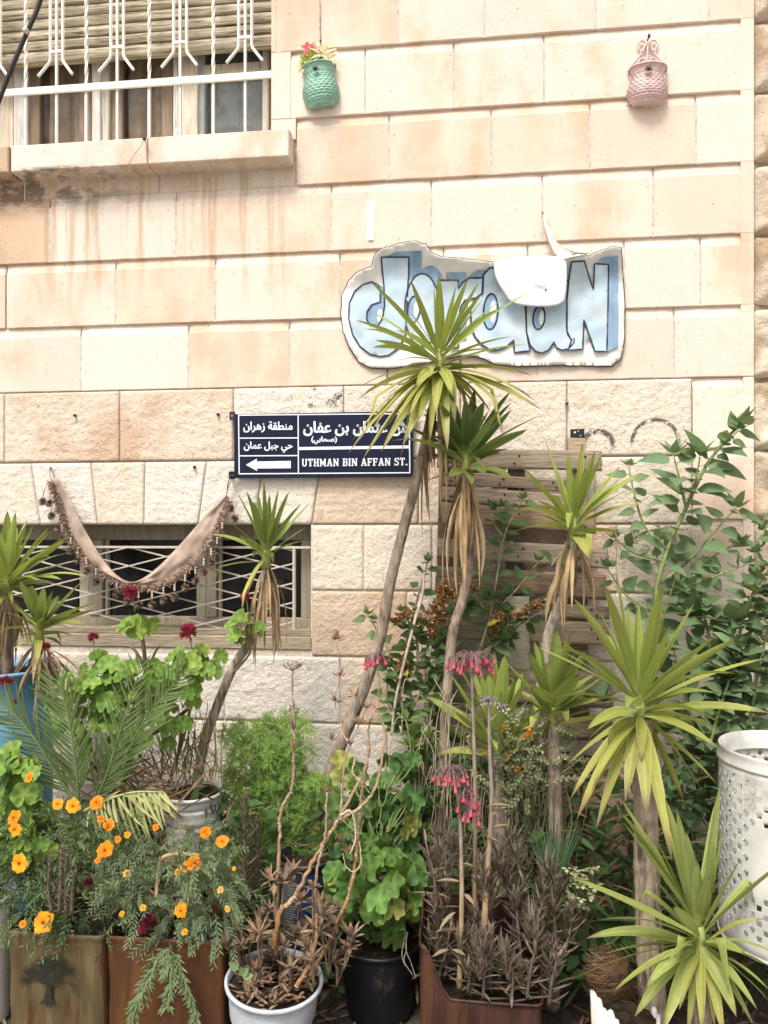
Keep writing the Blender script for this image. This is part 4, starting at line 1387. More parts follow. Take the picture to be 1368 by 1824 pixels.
# ---- wooden pallet
pa = thing('wooden_pallet', 'weathered grey brown wooden pallet leaning on the wall behind the yuccas', 'pallet', P(930, 1260, -.1))
def plank(pts4, y0, y1, th=.018, col=(.33, .25, .165), name='plank'):
    """Four photo pixels: top left, top right, bottom right, bottom left; y0/y1 the depth at the left and right end."""
    q = MB()
    tl, tr_, br, bl = pts4
    nx, nz_ = 40, 6
    vs, fs, cs = [], [], []
    s = U(0, 50)
    base = jit(col, .16)
    for side in (0, 1):
        for j in range(nz_ + 1):
            for i in range(nx + 1):
                u, v = i / nx, j / nz_
                A_, B_ = V(tl).lerp(V(tr_), u), V(bl).lerp(V(br), u)
                p = A_.lerp(B_, v)
                y = y0 + (y1 - y0) * u
                w = P(p.x, p.y, y)
                if side == 0:
                    w.y += .002 * noise.noise((w.x * 3, v * 26 + s, s)) - .0015 * abs(noise.noise((w.x * 5, v * 60, s)))
                else:
                    w.y += th
                if j in (0, nz_): w.z += .003 * noise.noise((w.x * 9, s, v)) + .004 * noise.noise((w.x * 2.5, s, v + 4))
                if i in (0, nx): w.x += .006 * noise.noise((w.z * 40, s, u))
                vs.append(w)
                g = noise.noise((w.x * 1.3 + s, w.z * 55, s)) + .5 * noise.noise((w.x * 3 + s, w.z * 140, s))
                cs.append(mul(base, 1 + .30 * g))
    n1 = (nx + 1) * (nz_ + 1)
    for side in (0, 1):
        for j in range(nz_):
            for i in range(nx):
                b_ = side * n1 + j * (nx + 1) + i
                f = (b_, b_ + 1, b_ + nx + 2, b_ + nx + 1)
                fs.append(f if side == 0 else f[::-1])
    ring = [i for i in range(nx + 1)] + [(j + 1) * (nx + 1) - 1 for j in range(1, nz_ + 1)] + [nz_ * (nx + 1) + i for i in range(nx - 1, -1, -1)] + [j * (nx + 1) for j in range(nz_ - 1, 0, -1)]
    L = len(ring)
    for k in range(L):
        a, c = ring[k], ring[(k + 1) % L]
        fs.append((c, a, a + n1, c + n1))
    q.add(vs, fs, cs)
    if name == 'plank':
        for u in (.07, .09, .47, .50, .90, .93):                # nail heads
            p = V(tl).lerp(V(tr_), u).lerp(V(bl).lerp(V(br), u), .3 + .4 * (int(u * 100) % 2))
            w = P(p.x, p.y, y0 + (y1 - y0) * u)
            lathe(q, w, [(.0045, -.003), (.0045, .003), (.002, .005)], (.05, .035, .025), 6, 0, V((0, 0, 1)).rotation_difference(V((0, -1, 0))))
    return q.build(name, MWOOD, pa)
GW1, GW2, GW3 = (.25, .19, .13), (.20, .15, .10), (.285, .22, .155)
plank([(778, 800), (1072, 803), (1072, 839), (778, 832)], -.10, -.10, col=GW3)
plank([(786, 840), (1008, 854), (1006, 876), (786, 862)], -.10, -.10, col=GW1)
plank([(786, 866), (1012, 880), (1012, 908), (786, 890)], -.11, -.11, col=GW3)
plank([(786, 894), (1062, 914), (1062, 950), (786, 932)], -.12, -.12, col=GW1)
plank([(780, 958), (1084, 974), (1084, 1014), (780, 992)], -.135, -.135, col=GW3)
plank([(776, 1008), (1080, 1024), (1080, 1068), (776, 1052)], -.145, -.145, col=GW2)
plank([(770, 1066), (1085, 1080), (1085, 1104), (770, 1090)], -.15, -.15, col=GW1)
plank([(764, 1100), (1085, 1110), (1088, 1150), (764, 1138)], -.16, -.16, col=GW3)
plank([(762, 1188), (1090, 1196), (1092, 1262), (762, 1248)], -.19, -.19, col=GW2)
plank([(770, 1276), (1090, 1282), (1092, 1318), (770, 1310)], -.20, -.20, col=GW2)
for (x0, x1) in ((1012, 1044),):
    plank([(x0, 779), (x1, 779), (x1 + 6, 1320), (x0 + 4, 1320)], -.075, -.075, .03, GW3, 'upright')
for (x0, x1) in ((902, 942),):
    plank([(x0, 1062), (x1, 1062), (x1 + 2, 1320), (x0, 1320)], -.174, -.174, .02, (.45, .38, .29), 'upright')
for (x0, x1) in ((782, 812), (905, 935)):
    plank([(x0, 806), (x1, 806), (x1 - 8, 1320), (x0 - 8, 1320)], -.072, -.072, .03, mul(GW1, .6), 'upright')
plank([(762, 1190), (772, 1190), (772, 1320), (762, 1320)], -.212, -.212, .02, GW1, 'upright')

# ================================================================== containers
def soil_disc(mb, c, r, seed, col=(.045, .032, .022), tilt=None):
    n, rings = 24, 6
    vs, fs = [V(c)], []
    for j in range(1, rings + 1):
        for i in range(n):
            a = 2 * pi * i / n
            d = V((cos(a) * r * j / rings, sin(a) * r * j / rings, .012 * noise.noise((cos(a) * j, sin(a) * j, seed)) + .008 * (rings - j) / rings))
            if tilt: d.rotate(tilt)
            vs.append(V(c) + d)
    for i in range(n): fs.append((0, 1 + i, 1 + (i + 1) % n))
    for j in range(1, rings):
        for i in range(n):
            a, b_ = 1 + (j - 1) * n + i, 1 + (j - 1) * n + (i + 1) % n
            fs.append((a, a + n, b_ + n, b_))
    mb.add(vs, fs, col)
def pot(name, label, cat, c, rt, rb, h, col, rim=.008, mt=None, group=None, tilt=None, soil=.03, hoop=0):
    """A round tapered pot with a rolled rim; c is the middle of the rim."""
    c = V(c)
    base = c - V((0, 0, h))
    t = thing(name, label, cat, base, group)
    q = MB()
    prof = [(rb * .98, -h), (rb, -h + .006)]
    for i in range(1, 9):
        f = i / 9
        prof.append((rb + (rt - rb) * f, -h + h * f))
        if hoop and i in (3, 6): prof += [(rb + (rt - rb) * f + hoop, -h + h * f + .006), (rb + (rt - rb) * f + hoop, -h + h * f + .014), (rb + (rt - rb) * f, -h + h * f + .02)]
    prof += [(rt, -.012), (rt + rim, -.010), (rt + rim * 1.15, -.002), (rt + rim * .6, .003), (rt - .002, .001), (rt - .005, -.03), (rt - .012, -.10)]
    lathe(q, c, prof, lambda i: jit(col, .04), 48, 0, tilt, close=False)
    q.build('pot_body', mt or MPLASTIC, t)
    q = MB()
    d = V((0, 0, -soil))
    if tilt: d.rotate(tilt)
    soil_disc(q, c + d, rt - .004, c.x, tilt=tilt)
    q.build('soil', MSOIL, t)
    return t
# blue barrel
c = P(4, 1188, -.42)
rb_ = (92 - 4) * M(40, -.42)
pot('blue_barrel', 'faded blue plastic barrel with pale rim holding two yuccas at the left edge', 'barrel', c, rb_ * .97, rb_ * .9, c.z, (.16, .36, .56), .012, hoop=.004, soil=.03)
# white bucket on a concrete block
c = P(343, 1408, -.40)
pot('white_bucket', 'white plastic bucket with a leaning bare stemmed yucca growing from it', 'bucket', c, 52 * M(343, -.4), 44 * M(343, -.4), .19, (.68, .67, .64), .006, hoop=.003, soil=.012)
q = MB()
b0 = c.z - .19
pp = V((c.x, c.y, b0 - .001))
lathe(q, pp, [(.085, -b0 + .002), (.105, -.06), (.108, -.06), (.118, -.055), (.12, 0), (.0, 0)], (.42, .22, .14), 32, close=False)
o = q.build('terracotta_pot', MPLASTIC, loc=(c.x, c.y, 0))
tag(o, 'upturned terracotta pot under the white bucket', 'flower pot')
# lettering on the white bucket
bk_ = [o for o in bpy.data.objects if o.name == 'white_bucket'][0]
for (u, v, w, h) in ((376, 1439, 2.2, 10), (379, 1446, 2.2, 9), (383, 1440, 2.2, 11), (390, 1437, 1.6, 7)):
    q = MB()
    rr = 49.5 * M(343, -.4)
    x = (u - 343) * M(343, -.4)
    yy = c.y - (max(0, rr * rr - x * x)) ** .5 - .002
    w0 = P(u, v, yy)
    k = M(343, -.5)
    box(q, (w0.x - w * k / 2, yy - .001, w0.z - h * k / 2), (w0.x + w * k / 2, yy + .003, w0.z + h * k / 2), (.03, .03, .035))
    q.build('letter', MLETTER, bk_, smooth=False)
# galvanised bucket
c = P(489, 1742, -.88)
tl_ = V((0, 0, 1)).rotation_difference(V((.06, -.05, 1)).normalized())
gb = pot('zinc_bucket', 'pale galvanised metal bucket full of dried brown succulents', 'bucket', c, 83 * M(489, -.88), 62 * M(489, -.88), c.z - .03, (.46, .49, .53), .007, MZINC, tilt=tl_, soil=.022)
# black pot behind
c = P(676, 1668, -.60)
pot('black_pot', 'black plastic nursery pot under the bushy lobed green leaves', 'flower pot', c, 72 * M(676, -.6), 58 * M(676, -.6), c.z - .01, (.009, .010, .013), .006)
# dark printed tub behind the bucket
c = P(545, 1522, -.46)
t = pot('dark_tub', 'dark tub with blue band and white printed lines behind the bare orange stems', 'tub', c, 50 * M(545, -.46), 44 * M(545, -.46), c.z, (.03, .034, .045), .004)
q = MB()
rr = 49 * M(545, -.5)
for i in range(26):
    z = c.z - .07 - i * .009
    a0 = -pi / 2 - .75 + U(-.1, .1)
    a1 = -pi / 2 + U(-.3, .1)
    rw_ = 50 * M(545, -.46) - 6 * M(545, -.46) * ((c.z - z) / c.z)
    vs, fs = [], []
    for k in range(9):
        a = a0 + (a1 - a0) * k / 8
        for dz in (0, .0035):
            vs.append((c.x + (rw_ + .003) * cos(a), c.y + (rw_ + .003) * sin(a), z + dz))
        if k: fs.append((2 * k - 2, 2 * k, 2 * k + 1, 2 * k - 1))
    q.add(vs, fs, (.20, .21, .23))
vs, fs = [], []
for k in range(9):
    a = -pi / 2 - .05 + .7 * k / 8
    for z in (c.z - .17, c.z - .03):
        rw_ = 50 * M(545, -.46) + .003
        vs.append((c.x + rw_ * cos(a), c.y + rw_ * sin(a), z))
    if k: fs.append((2 * k - 2, 2 * k, 2 * k + 1, 2 * k - 1))
q.add(vs, fs, (.008, .02, .09))
q.build('printed_label', MLETTER, t)
# white pot at the left edge
c = P(-28, 1590, -.78)
pot('white_pot', 'dusty white plastic pot cut by the left edge of the picture', 'flower pot', c, 50 * M(-10, -.78), 42 * M(-10, -.78), c.z - .005, (.60, .57, .53), .006)
# clay pot between the marigolds
c = P(300, 1560, -.62)
tl_ = V((0, 0, 1)).rotation_difference(V((.35, -.35, 1)).normalized())
pot('clay_pot', 'tilted small clay pot half hidden among the marigolds', 'flower pot', c, 42 * M(300, -.62), 34 * M(300, -.62), .16, (.42, .25, .18), .006, tilt=tl_)

MRUST = attr_mat('rusty_tin', .55, .3, 7, (4, 4, .8), .25, .004, .4, dirt=(.075, .030, .012), dscale=6, dlo=.46, dhi=.62)
def tin(label, px0, px1, pytop, yf, dep, col, top_cut=None, art=None):
    x0, x1 = X(px0, yf), X(px1, yf)
    zt_ = Z((px0 + px1) / 2, pytop, yf)
    t = thing('oil_tin', label, 'oil tin', ((x0 + x1) / 2, yf + dep / 2, .0), 'square oil tins used as planters')
    q = MB()
    rr = .022
    cor = []
    for (cx, cy, a0) in ((x0 + rr, yf + rr, pi), (x1 - rr, yf + rr, 1.5 * pi), (x1 - rr, yf + dep - rr, 0), (x0 + rr, yf + dep - rr, .5 * pi)):
        for k in range(6):
            a = a0 + pi / 2 * k / 5
            cor.append((cx + rr * cos(a), cy + rr * sin(a)))
    ring = []
    for i in range(len(cor)):
        a, b_ = V(cor[i]), V(cor[(i + 1) % len(cor)])
        n = max(1, int((b_ - a).length / .02))
        ring += [a.lerp(b_, j / n) for j in range(n)]
    cx, cy = (x0 + x1) / 2, yf + dep / 2
    rows = [0.0, .012, .016, .02, .03] + [.03 + (zt_ - .06) * i / 14 for i in range(1, 14)] + [zt_ - .03, zt_ - .02, zt_ - .012, zt_ - .004, zt_]
    vs, fs, cs = [], [], []
    L = len(ring)
    for j, z in enumerate(rows):
        off = .004 if j in (1, 2, len(rows) - 3, len(rows) - 2) else 0
        for i, p in enumerate(ring):
            d = V((p.x - cx, p.y - cy))
            d.normalize()
            zz = z
            if top_cut and j == len(rows) - 1: zz = top_cut((p.x - x0) / (x1 - x0), (p.y - yf) / dep, z)
            elif top_cut: zz = min(z, top_cut((p.x - x0) / (x1 - x0), (p.y - yf) / dep, zt_) - .001 * (len(rows) - j))
            e = .006 * noise.noise((p.x * 7, z * 8 + p.y * 7, px0))
            # pressed panel in the face
            u = (p.x - x0) / (x1 - x0)
            if p.y < yf + .004 and .12 < u < .88 and .06 < z < zt_ - .05: e -= .004
            vs.append((p.x + d.x * (off + e), p.y + d.y * (off + e), zz))
            cs.append(jit(col, .03))
            if j:
                b_ = (j - 1) * L
                fs.append((b_ + i, b_ + (i + 1) % L, b_ + L + (i + 1) % L, b_ + L + i))
    q.add(vs, fs, cs)
    b_ = q.build('tin_body', MRUST, t)
    md = b_.modifiers.new('thickness', 'SOLIDIFY')
    md.thickness = .002
    md.offset = 1
    q = MB()
    nn = 12
    vs, fs = [], []
    zs = (zt_ if not top_cut else min(zt_, top_cut(.5, 0, zt_))) - .045
    for j in range(nn + 1):
        for i in range(nn + 1):
            vs.append((x0 + .008 + (x1 - x0 - .016) * i / nn, yf + .008 + (dep - .016) * j / nn, zs + .015 * noise.noise((i * .6, j * .6, px0))))
            if i and j: fs.append((j * (nn + 1) + i - nn - 2, j * (nn + 1) + i - nn - 1, j * (nn + 1) + i, j * (nn + 1) + i - 1))
    q.add(vs, fs, (.04, .03, .02))
    q.build('soil', MSOIL, t)
    return t, zt_
t1, zt1 = tin('olive brown oil tin printed with a dark bare tree, leftmost of the tins', 14, 184, 1662, -.86, .26, (.105, .076, .034))
q = MB()                                                      # printed tree on the tin
yt_ = -.8665
r = random.Random(12)
def br2(p, a, L, w, d):
    if d == 0 or L < 1.2: return
    e = p + V((sin(a), -cos(a))) * L
    nrm = V((cos(a), sin(a))) * w * .5
    vs = [P(*(p + nrm), yt_), P(*(p - nrm), yt_), P(*(e - nrm * .7), yt_), P(*(e + nrm * .7), yt_)]
    cnt[0] += 1
    q.add([(v.x, yt_ - cnt[0] * 2e-6, v.z) for v in vs], [(0, 1, 2, 3)], (.022, .024, .018))
    for k in range(2 if d < 6 else 3):
        br2(e, a + r.uniform(-.85, .85), L * r.uniform(.72, .95), w * .62, d - 1)
flat(q, [P(x, y, yt_) for x, y in ((70, 1790), (80, 1776), (84, 1752), (93, 1752), (92, 1774), (100, 1790), (90, 1786), (84, 1791), (80, 1786))], yt_, (.022, .024, .018))
for a in (-1.15, -.75, -.35, .05, .45, .8, 1.15): br2(V((88, 1756)), a, 13, 3.6, 7)
q.build('printed_tree', MDARK, t1, smooth=False)
tin('rusty orange brown oil tin under the drooping foliage, second tin from the left', 190, 398, 1672, -.84, .26, (.105, .042, .014))
zc_ = {}
def cut(u, v, z):
    if v > .3: return z
    f = ss(.02, .26, u)
    return z - (.145 * f) * (1 - ss(.1, .3, v))
tin('dark red brown oil tin with cut down front and dried mother of millions', 748, 966, 1690, -.98, .30, (.040, .014, .010), cut)

# ---- perforated litter bin
yc = -.80
cB = P(1405, 1333, yc)
rB = 113 * M(1405, yc)
hB = .53
lb = thing('litter_bin', 'white perforated metal litter bin drum at the right edge', 'litter bin', (cB.x, cB.y, 0))
q = MB()
na, nr = 60, 24
WP = (.55, .54, .51)
hz = hB / nr
vs, fs, cs = [], [], []
q2v = {}
def cyl(a, z, r_=rB):
    return (cB.x + r_ * cos(a), cB.y + r_ * sin(a), cB.z - .035 - z)
for j in range(nr):
    for i in range(na):
        a0, a1 = 2 * pi * i / na, 2 * pi * (i + 1) / na
        z0_, z1_ = j * hz * .96, (j + 1) * hz * .96
        am = (a0 + a1) / 2
        # angle seen from the camera: left edge of the drum is near pi
        front = (am - pi) % (2 * pi)
        ok = 1 <= j <= nr - 3 and (i + j) % 2 == 0
        if 6 < j < 15 and .62 < front < 2.4: ok = False
        if j in (7, 15): ok = ok and not (.62 < front < 2.4)
        o4 = [cyl(a0, z0_), cyl(a1, z0_), cyl(a1, z1_), cyl(a0, z1_)]
        if not ok:
            q.add(o4, [(0, 1, 2, 3)], WP)
            continue
        f = .40
        ac, zc2 = am, (z0_ + z1_) / 2
        da, dz = (a1 - a0), (z1_ - z0_)
        if ((i // 2) + j) % 2:
            inn = [cyl(ac - da * f * .9, zc2 - dz * f * .9), cyl(ac + da * f * .9, zc2 - dz * f * .9), cyl(ac + da * f * .9, zc2 + dz * f * .9), cyl(ac - da * f * .9, zc2 + dz * f * .9)]
            q.add(o4 + inn, [(0, 1, 5, 4), (1, 2, 6, 5), (2, 3, 7, 6), (3, 0, 4, 7)], WP)
        else:
            inn = [cyl(ac, zc2 - dz * .47), cyl(ac + da * .47, zc2), cyl(ac, zc2 + dz * .47), cyl(ac - da * .47, zc2)]
            q.add(o4 + inn, [(0, 1, 4), (1, 5, 4), (1, 2, 5), (2, 6, 5), (2, 3, 6), (3, 7, 6), (3, 0, 7), (0, 4, 7)], WP)
b_ = q.build('drum', MPLASTIC, lb)
md = b_.modifiers.new('weld', 'WELD')
md.merge_threshold = .0003
md = b_.modifiers.new('thickness', 'SOLIDIFY')
md.thickness = .0025
q = MB()
lathe(q, cB, [(rB, -.04), (rB + .006, -.038), (rB + .008, -.033), (rB + .004, -.029), (rB + .002, -.006), (rB + .004, 0), (rB + .001, .004), (rB - .004, .001), (rB - .006, -.035), (rB - .010, -.05)], (.55, .53, .49), 64, close=False)
q.build('rim', MZINC, lb)
q = MB()
zb_ = -.035 - nr * hz * .96
lathe(q, cB, [(rB - .003, zb_), (rB + .005, zb_ + .002), (rB + .006, zb_ - .006), (rB - .002, zb_ - .010), (.01, zb_ - .008)], (.58, .56, .52), 64)
q.build('base_rim', MZINC, lb)
q = MB()
tube(q, [(cB.x + .05, cB.y + .05, 0), (cB.x + .05, cB.y + .05, cB.z + zb_ - .008)], .03, (.25, .24, .23), 12)
q.build('post', MZINC, lb)

# ---- broken white pot and a fibrous stump at the bottom right
c = P(1112, 1784, -.97)
q = MB()
n = 40
R_ = 60 * M(1112, -.95)
vs, fs, cs = [], [], []
for i in range(n + 1):
    a = -pi * .98 + pi * 1.1 * i / n
    top_ = .0 + .045 * noise.noise((i * .35, 2, 1)) + (.03 if i < 14 else -.03) - .02 * ((i // 7) % 2)
    for z, rr in ((-c.z + .002, R_ * .8), (-.1, R_ * .95), (top_, R_)):
        vs.append((c.x + rr * cos(a), c.y + rr * sin(a), c.z + z))
        cs.append((.66, .62, .56))
    if i: fs += [(3 * i - 3, 3 * i, 3 * i + 1, 3 * i - 2), (3 * i - 2, 3 * i + 1, 3 * i + 2, 3 * i - 1)]
q.add(vs, fs, cs)
bp = thing('broken_pot', 'broken white plaster pot with jagged rim at the bottom right', 'flower pot', (c.x, c.y, 0))
o = q.build('pot_body', MPLASTIC, bp)
md = o.modifiers.new('thickness', 'SOLIDIFY')
md.thickness = .010
q = MB()
soil_disc(q, (c.x, c.y, c.z - .05), R_ * .94, 4)
q.build('soil', MSOIL, bp)
q = MB()
c = P(1086, 1742, -.80)
for i in range(900):
    d = V((rnd.gauss(0, 1), rnd.gauss(0, 1), rnd.gauss(0, .8))).normalized()
    p = c + V((d.x * .058, d.y * .06, d.z * .075)) * U(.7, 1.15)
    t_ = d.cross(V((rnd.gauss(0, .3), rnd.gauss(0, .3), 1))).normalized()
    leaf(q, p, t_ * .9 + d * U(-.05, .3), d, U(.03, .09), .0022, jit(mix((.10, .055, .03), (.22, .15, .09), U(0, 1) ** 3), .4), 'needle', 4, .1, U(0, 1.5))
tube(q, [(c.x, c.y + .01, 0), (c.x, c.y, c.z - .03), (c.x, c.y, c.z + .06)], lambda t: .06 - .01 * t, (.10, .06, .03), 10, bump=.3)
o = q.build('fibrous_stump', MDRY, loc=(c.x, c.y, 0))
tag(o, 'brown hairy fibrous stump beside the thick yucca trunk', 'stump')
# ================================================================== yuccas
G1, G2, G3 = (.225, .295, .062), (.125, .195, .050), (.045, .100, .030)     # bright, mid and deep green
YL, YO = (.40, .385, .085), (.44, .36, .14)
DRY, DRY2, BRN = (.37, .265, .15), (.26, .175, .095), (.13, .08, .045)
PALE = (.36, .40, .12)
def ygrad(base, age, tip):
    """Leaf colour from base to tip by age: fresh green, yellowing, brown-tipped."""
    body = mix(base, YL, min(1, age * .9))
    def f(t):
        c = mix(PALE, body, min(1, t * 6))
        if age > .45: c = mix(c, YO, max(0, t - .4) * 1.2 * age)
        if t > 1 - tip: c = mix(c, BRN, min(1, (t - 1 + tip) / max(tip, .01) * 1.3))
        return c
    return f
def trunk(mb, pts, r0, r1, col=(.30, .235, .18), rings=True):
    sp = spline(pts, 10)
    n = len(sp)
    c0 = jit(col, .05)
    def cc(t):
        k = 1 + .14 * noise.noise((t * 26, 3, r0 * 900)) + .06 * sin(t * 150)
        return mul(c0, max(.4, k))
    s2 = []
    for i in range(n - 1):
        for k in range(4): s2.append(sp[i].lerp(sp[i + 1], k / 4))
    s2.append(sp[-1])
    tube(mb, s2, lambda t: (r0 + (r1 - r0) * t) * (1 + .012 * sin(t * 150) + .05 * noise.noise((t * 9, r0 * 99, 0))), cc, 16, bump=.05, freq=26)
def skirt(mb, c, r, n, L0, L1, spread=.5, seed=1, c1=DRY, c2=DRY2):
    q = random.Random(seed)
    for i in range(n):
        a = q.uniform(0, 2 * pi)
        out = V((cos(a), sin(a), 0))
        b = c + out * r * .7 + V((0, 0, q.uniform(-.05, .05)))
        L = q.uniform(L0, L1)
        tip = b + out * L * q.uniform(.03, spread) + V((0, 0, -L))
        col = mix(c1, c2, q.random() ** 1.4)
        col = jit(col, .15)
        bez(mb, b, tip, L * q.uniform(.05, .22), q.uniform(.010, .024), col, V((0, 0, 1)), 7, q.uniform(.3, 1.2), 'strap', q.uniform(-.9, .9), q.uniform(-1.5, 1.5), bow=out * L * q.uniform(.05, .2))
def rosette(mb, c, heroes, y, fill, base, L, W, seed, el=(-25, 80), age0=0.0, yr=.22, hage=None):
    """heroes: photo pixels of leaf tips (px, py[, age[, width]]); fill: number of further leaves all round."""
    q = random.Random(seed)
    ax = V((0, 0, 1))
    cp = None
    for h in heroes:
        px, py = h[0], h[1]
        age = h[2] if len(h) > 2 else q.uniform(0, .35)
        w = h[3] if len(h) > 3 else q.uniform(.8, 1.1)
        yy = y + (h[4] if len(h) > 4 else q.uniform(-yr, yr * .55))
        tip = P(px, py, min(yy, -.03))
        d = tip - c
        ln = d.length
        up = d.z / max(ln, 1e-4)
        sag = ln * (q.uniform(.03, .10) if up > .3 else q.uniform(.10, .20))
        st = c + V((d.x, d.y, 0)).normalized() * .016 + V((0, 0, W * max(-.9, 1.9 * up - .3) + q.uniform(-.010, .010)))
        bez(mb, st, tip, sag, W * w, ygrad(jit(base, .2), min(1, age + age0), q.uniform(.04, .13) + .16 * age), ax, 12, q.uniform(.2, .5), 'strap', q.uniform(-.6, .6), q.uniform(-.5, .5), kink=(q.uniform(.5, .8) if age > .3 and q.random() < .12 else None))
    for i in range(fill):
        t = (i + .5) / max(fill, 1)
        a = i * 2.39996 + q.uniform(-.25, .25)
        e = R(el[1] + (el[0] - el[1]) * t ** .9 + q.uniform(-8, 8))
        d = V((cos(a) * cos(e), sin(a) * cos(e), sin(e)))
        ln = L * q.uniform(.7, 1.05) * (.62 + .5 * sin(pi * min(1, .25 + t)))
        tip = c + d * ln
        if tip.y > -.03: tip.y = -.03 - q.random() * .03
        age = max(0, (t - .55) * 1.6 + q.uniform(-.15, .2))
        st = c + V((d.x, d.y, 0)) * .016 + V((0, 0, .06 * (1 - t) - .02))
        bez(mb, st, tip, ln * (q.uniform(.02, .08) if e > .6 else q.uniform(.1, .25)), W * q.uniform(.75, 1.05), ygrad(jit(base, .25), min(1, age + age0), .05 + .18 * age), ax, 10, q.uniform(.2, .5), 'strap', q.uniform(-.5, .5), q.uniform(-.8, .8), kink=(q.uniform(.4, .8) if age > .1 and q.random() < .3 else None))
def yucca(label, y, crown_px, heroes, fill, base, L, W, seed, tr=None, r0=.03, r1=.022, skirt_n=0, sk=(.2, .4), sk_sp=.3, el=(-25, 80), age0=0.0, tcol=(.30, .235, .18), yr=.22, root=None, grow=False):
    c = P(*crown_px, y)
    pts = [P(a, b, yy) for (a, b, yy) in tr] if tr else None
    if pts and grow:                                            # carry the trunk down to the soil
        f = pts[0]
        d = f - pts[1]
        k = min(.5, abs(d.x / max(.05, -d.z)))
        pts = [V((f.x + (1 if d.x > 0 else -1) * k * f.z * .55, f.y - .02, 0)), V((f.x + (1 if d.x > 0 else -1) * k * f.z * .4, f.y - .01, f.z * .5))] + pts
    if not pts:
        pts = [V((c.x, c.y + .02, 0)), V((c.x + .01, c.y + .01, c.z * .6))]
        r0, r1 = .026, .022
    base_p = root if root else (pts[0] if pts else V((c.x, c.y, 0)))
    t = thing('yucca', label, 'yucca', base_p, 'spiky yuccas in the planting')
    if pts:
        q = MB()
        trunk(q, pts + [c - V((0, 0, .03))], r0, r1, tcol)
        q.build('trunk', MBARK, t)
    q = MB()
    rosette(q, c, heroes, y, fill, base, L, W, seed, el, age0, yr)
    tube(q, [c + V((0, 0, -.05)), c + V((0, 0, .03))], lambda u: .020 - .008 * u, PALE, 8)
    q.build('crown', MLEAF, t)
    if skirt_n:
        q = MB()
        skirt(q, c + V((0, 0, -.09)), r1 * 1.3, skirt_n, sk[0], sk[1], sk_sp, seed)
        q.build('dead_leaf_skirt', MDRY, t)
    return t

# tall yucca in the middle
yucca('tallest yucca with long leaning bare trunk and crown in front of the painted banner', -.42, (784, 645),
      [(782, 491, 0, 1.1), (773, 513, 0), (731, 498, 0, .8), (661, 502, .05, 1), (633, 570, .1), (646, 586, .1, .8), (663, 619, .15), (669, 606, .2), (834, 496, 0), (854, 502, 0), (861, 531, 0), (913, 520, .05, .7), (944, 520, .05, .7), (913, 599, .2), (937, 614, .2),
       (637, 711, .9), (615, 755, .6), (619, 810, .8), (679, 805, .5), (716, 801, .55, 1.1), (729, 742, .35, 1.3, -.2), (744, 752, .45, 1.2, -.22), (741, 690, .35, 1.4, -.24), (797, 803, .5, 1.35, -.2), (806, 706, .4, 1.2, -.22), (847, 711, .3, 1.1), (893, 724, .35, 1.2), (948, 669, .8, .8), (966, 731, .7), (957, 717, .8), (940, 752, .7), (905, 660, .4), (628, 785, .75, 1.1), (645, 820, .8), (660, 800, .7, 1.2), (690, 820, .55, 1.1), (665, 740, .5, 1.2), (700, 760, .4, 1.2, -.2), (720, 790, .5, 1.2, -.22), (765, 790, .5, 1.2, -.22), (775, 740, .4, 1.3, -.22), (860, 760, .5, 1.1), (885, 780, .7), (930, 770, .75), (945, 705, .6), (875, 735, .4, 1.2), (820, 750, .45, 1.2, -.2), (690, 720, .4, 1.2), (650, 700, .5), (655, 735, .6), (660, 770, .7), (640, 690, .8, .8), (925, 700, .6), (700, 715, .4), (690, 760, .5)],
      16, G1, .30, .033, 21, [(578, 1410, -.30), (605, 1330, -.30), (650, 1220, -.31), (678, 1130, -.33), (697, 1030, -.36), (722, 930, -.38), (748, 830, -.40), (768, 740, -.42)], .027, .016, 30, (.22, .52), .13, (-30, 60), .12, (.31, .245, .19), grow=True)
# second yucca, close beside it
yucca('second tall yucca with deep green upper leaves beside the tallest one', -.46, (830, 822),
      [(755, 737, 0, 1.3), (799, 693, 0, 1.1), (815, 741, 0), (845, 693, 0, 1.2), (828, 711, 0), (909, 698, 0, 1.2), (911, 717, 0, 1.3), (962, 739, .1, 1.2), (696, 785, .3, .9), (755, 860, .35, 1.1), (909, 847, .3, 1.3, -.2), (915, 855, .3, 1.2), (865, 847, .2, 1.4, -.25), (770, 775, .1, 1), (880, 760, .05, 1.2), (905, 800, .2, 1), (785, 720, 0, 1.3), (862, 715, 0, 1.3), (890, 730, 0, 1.2), (940, 765, .1, 1.2), (725, 760, .1, 1.2), (740, 810, .25, 1.2), (800, 850, .4, 1.2, -.2), (840, 865, .3, 1.2, -.2)],
      12, G3, .24, .036, 22, [(790, 1330, -.40), (797, 1230, -.40), (806, 1130, -.42), (826, 1060, -.43), (836, 980, -.44), (832, 890, -.46)], .020, .015, 40, (.16, .38), .22, (0, 75), 0, (.32, .25, .185), grow=True)
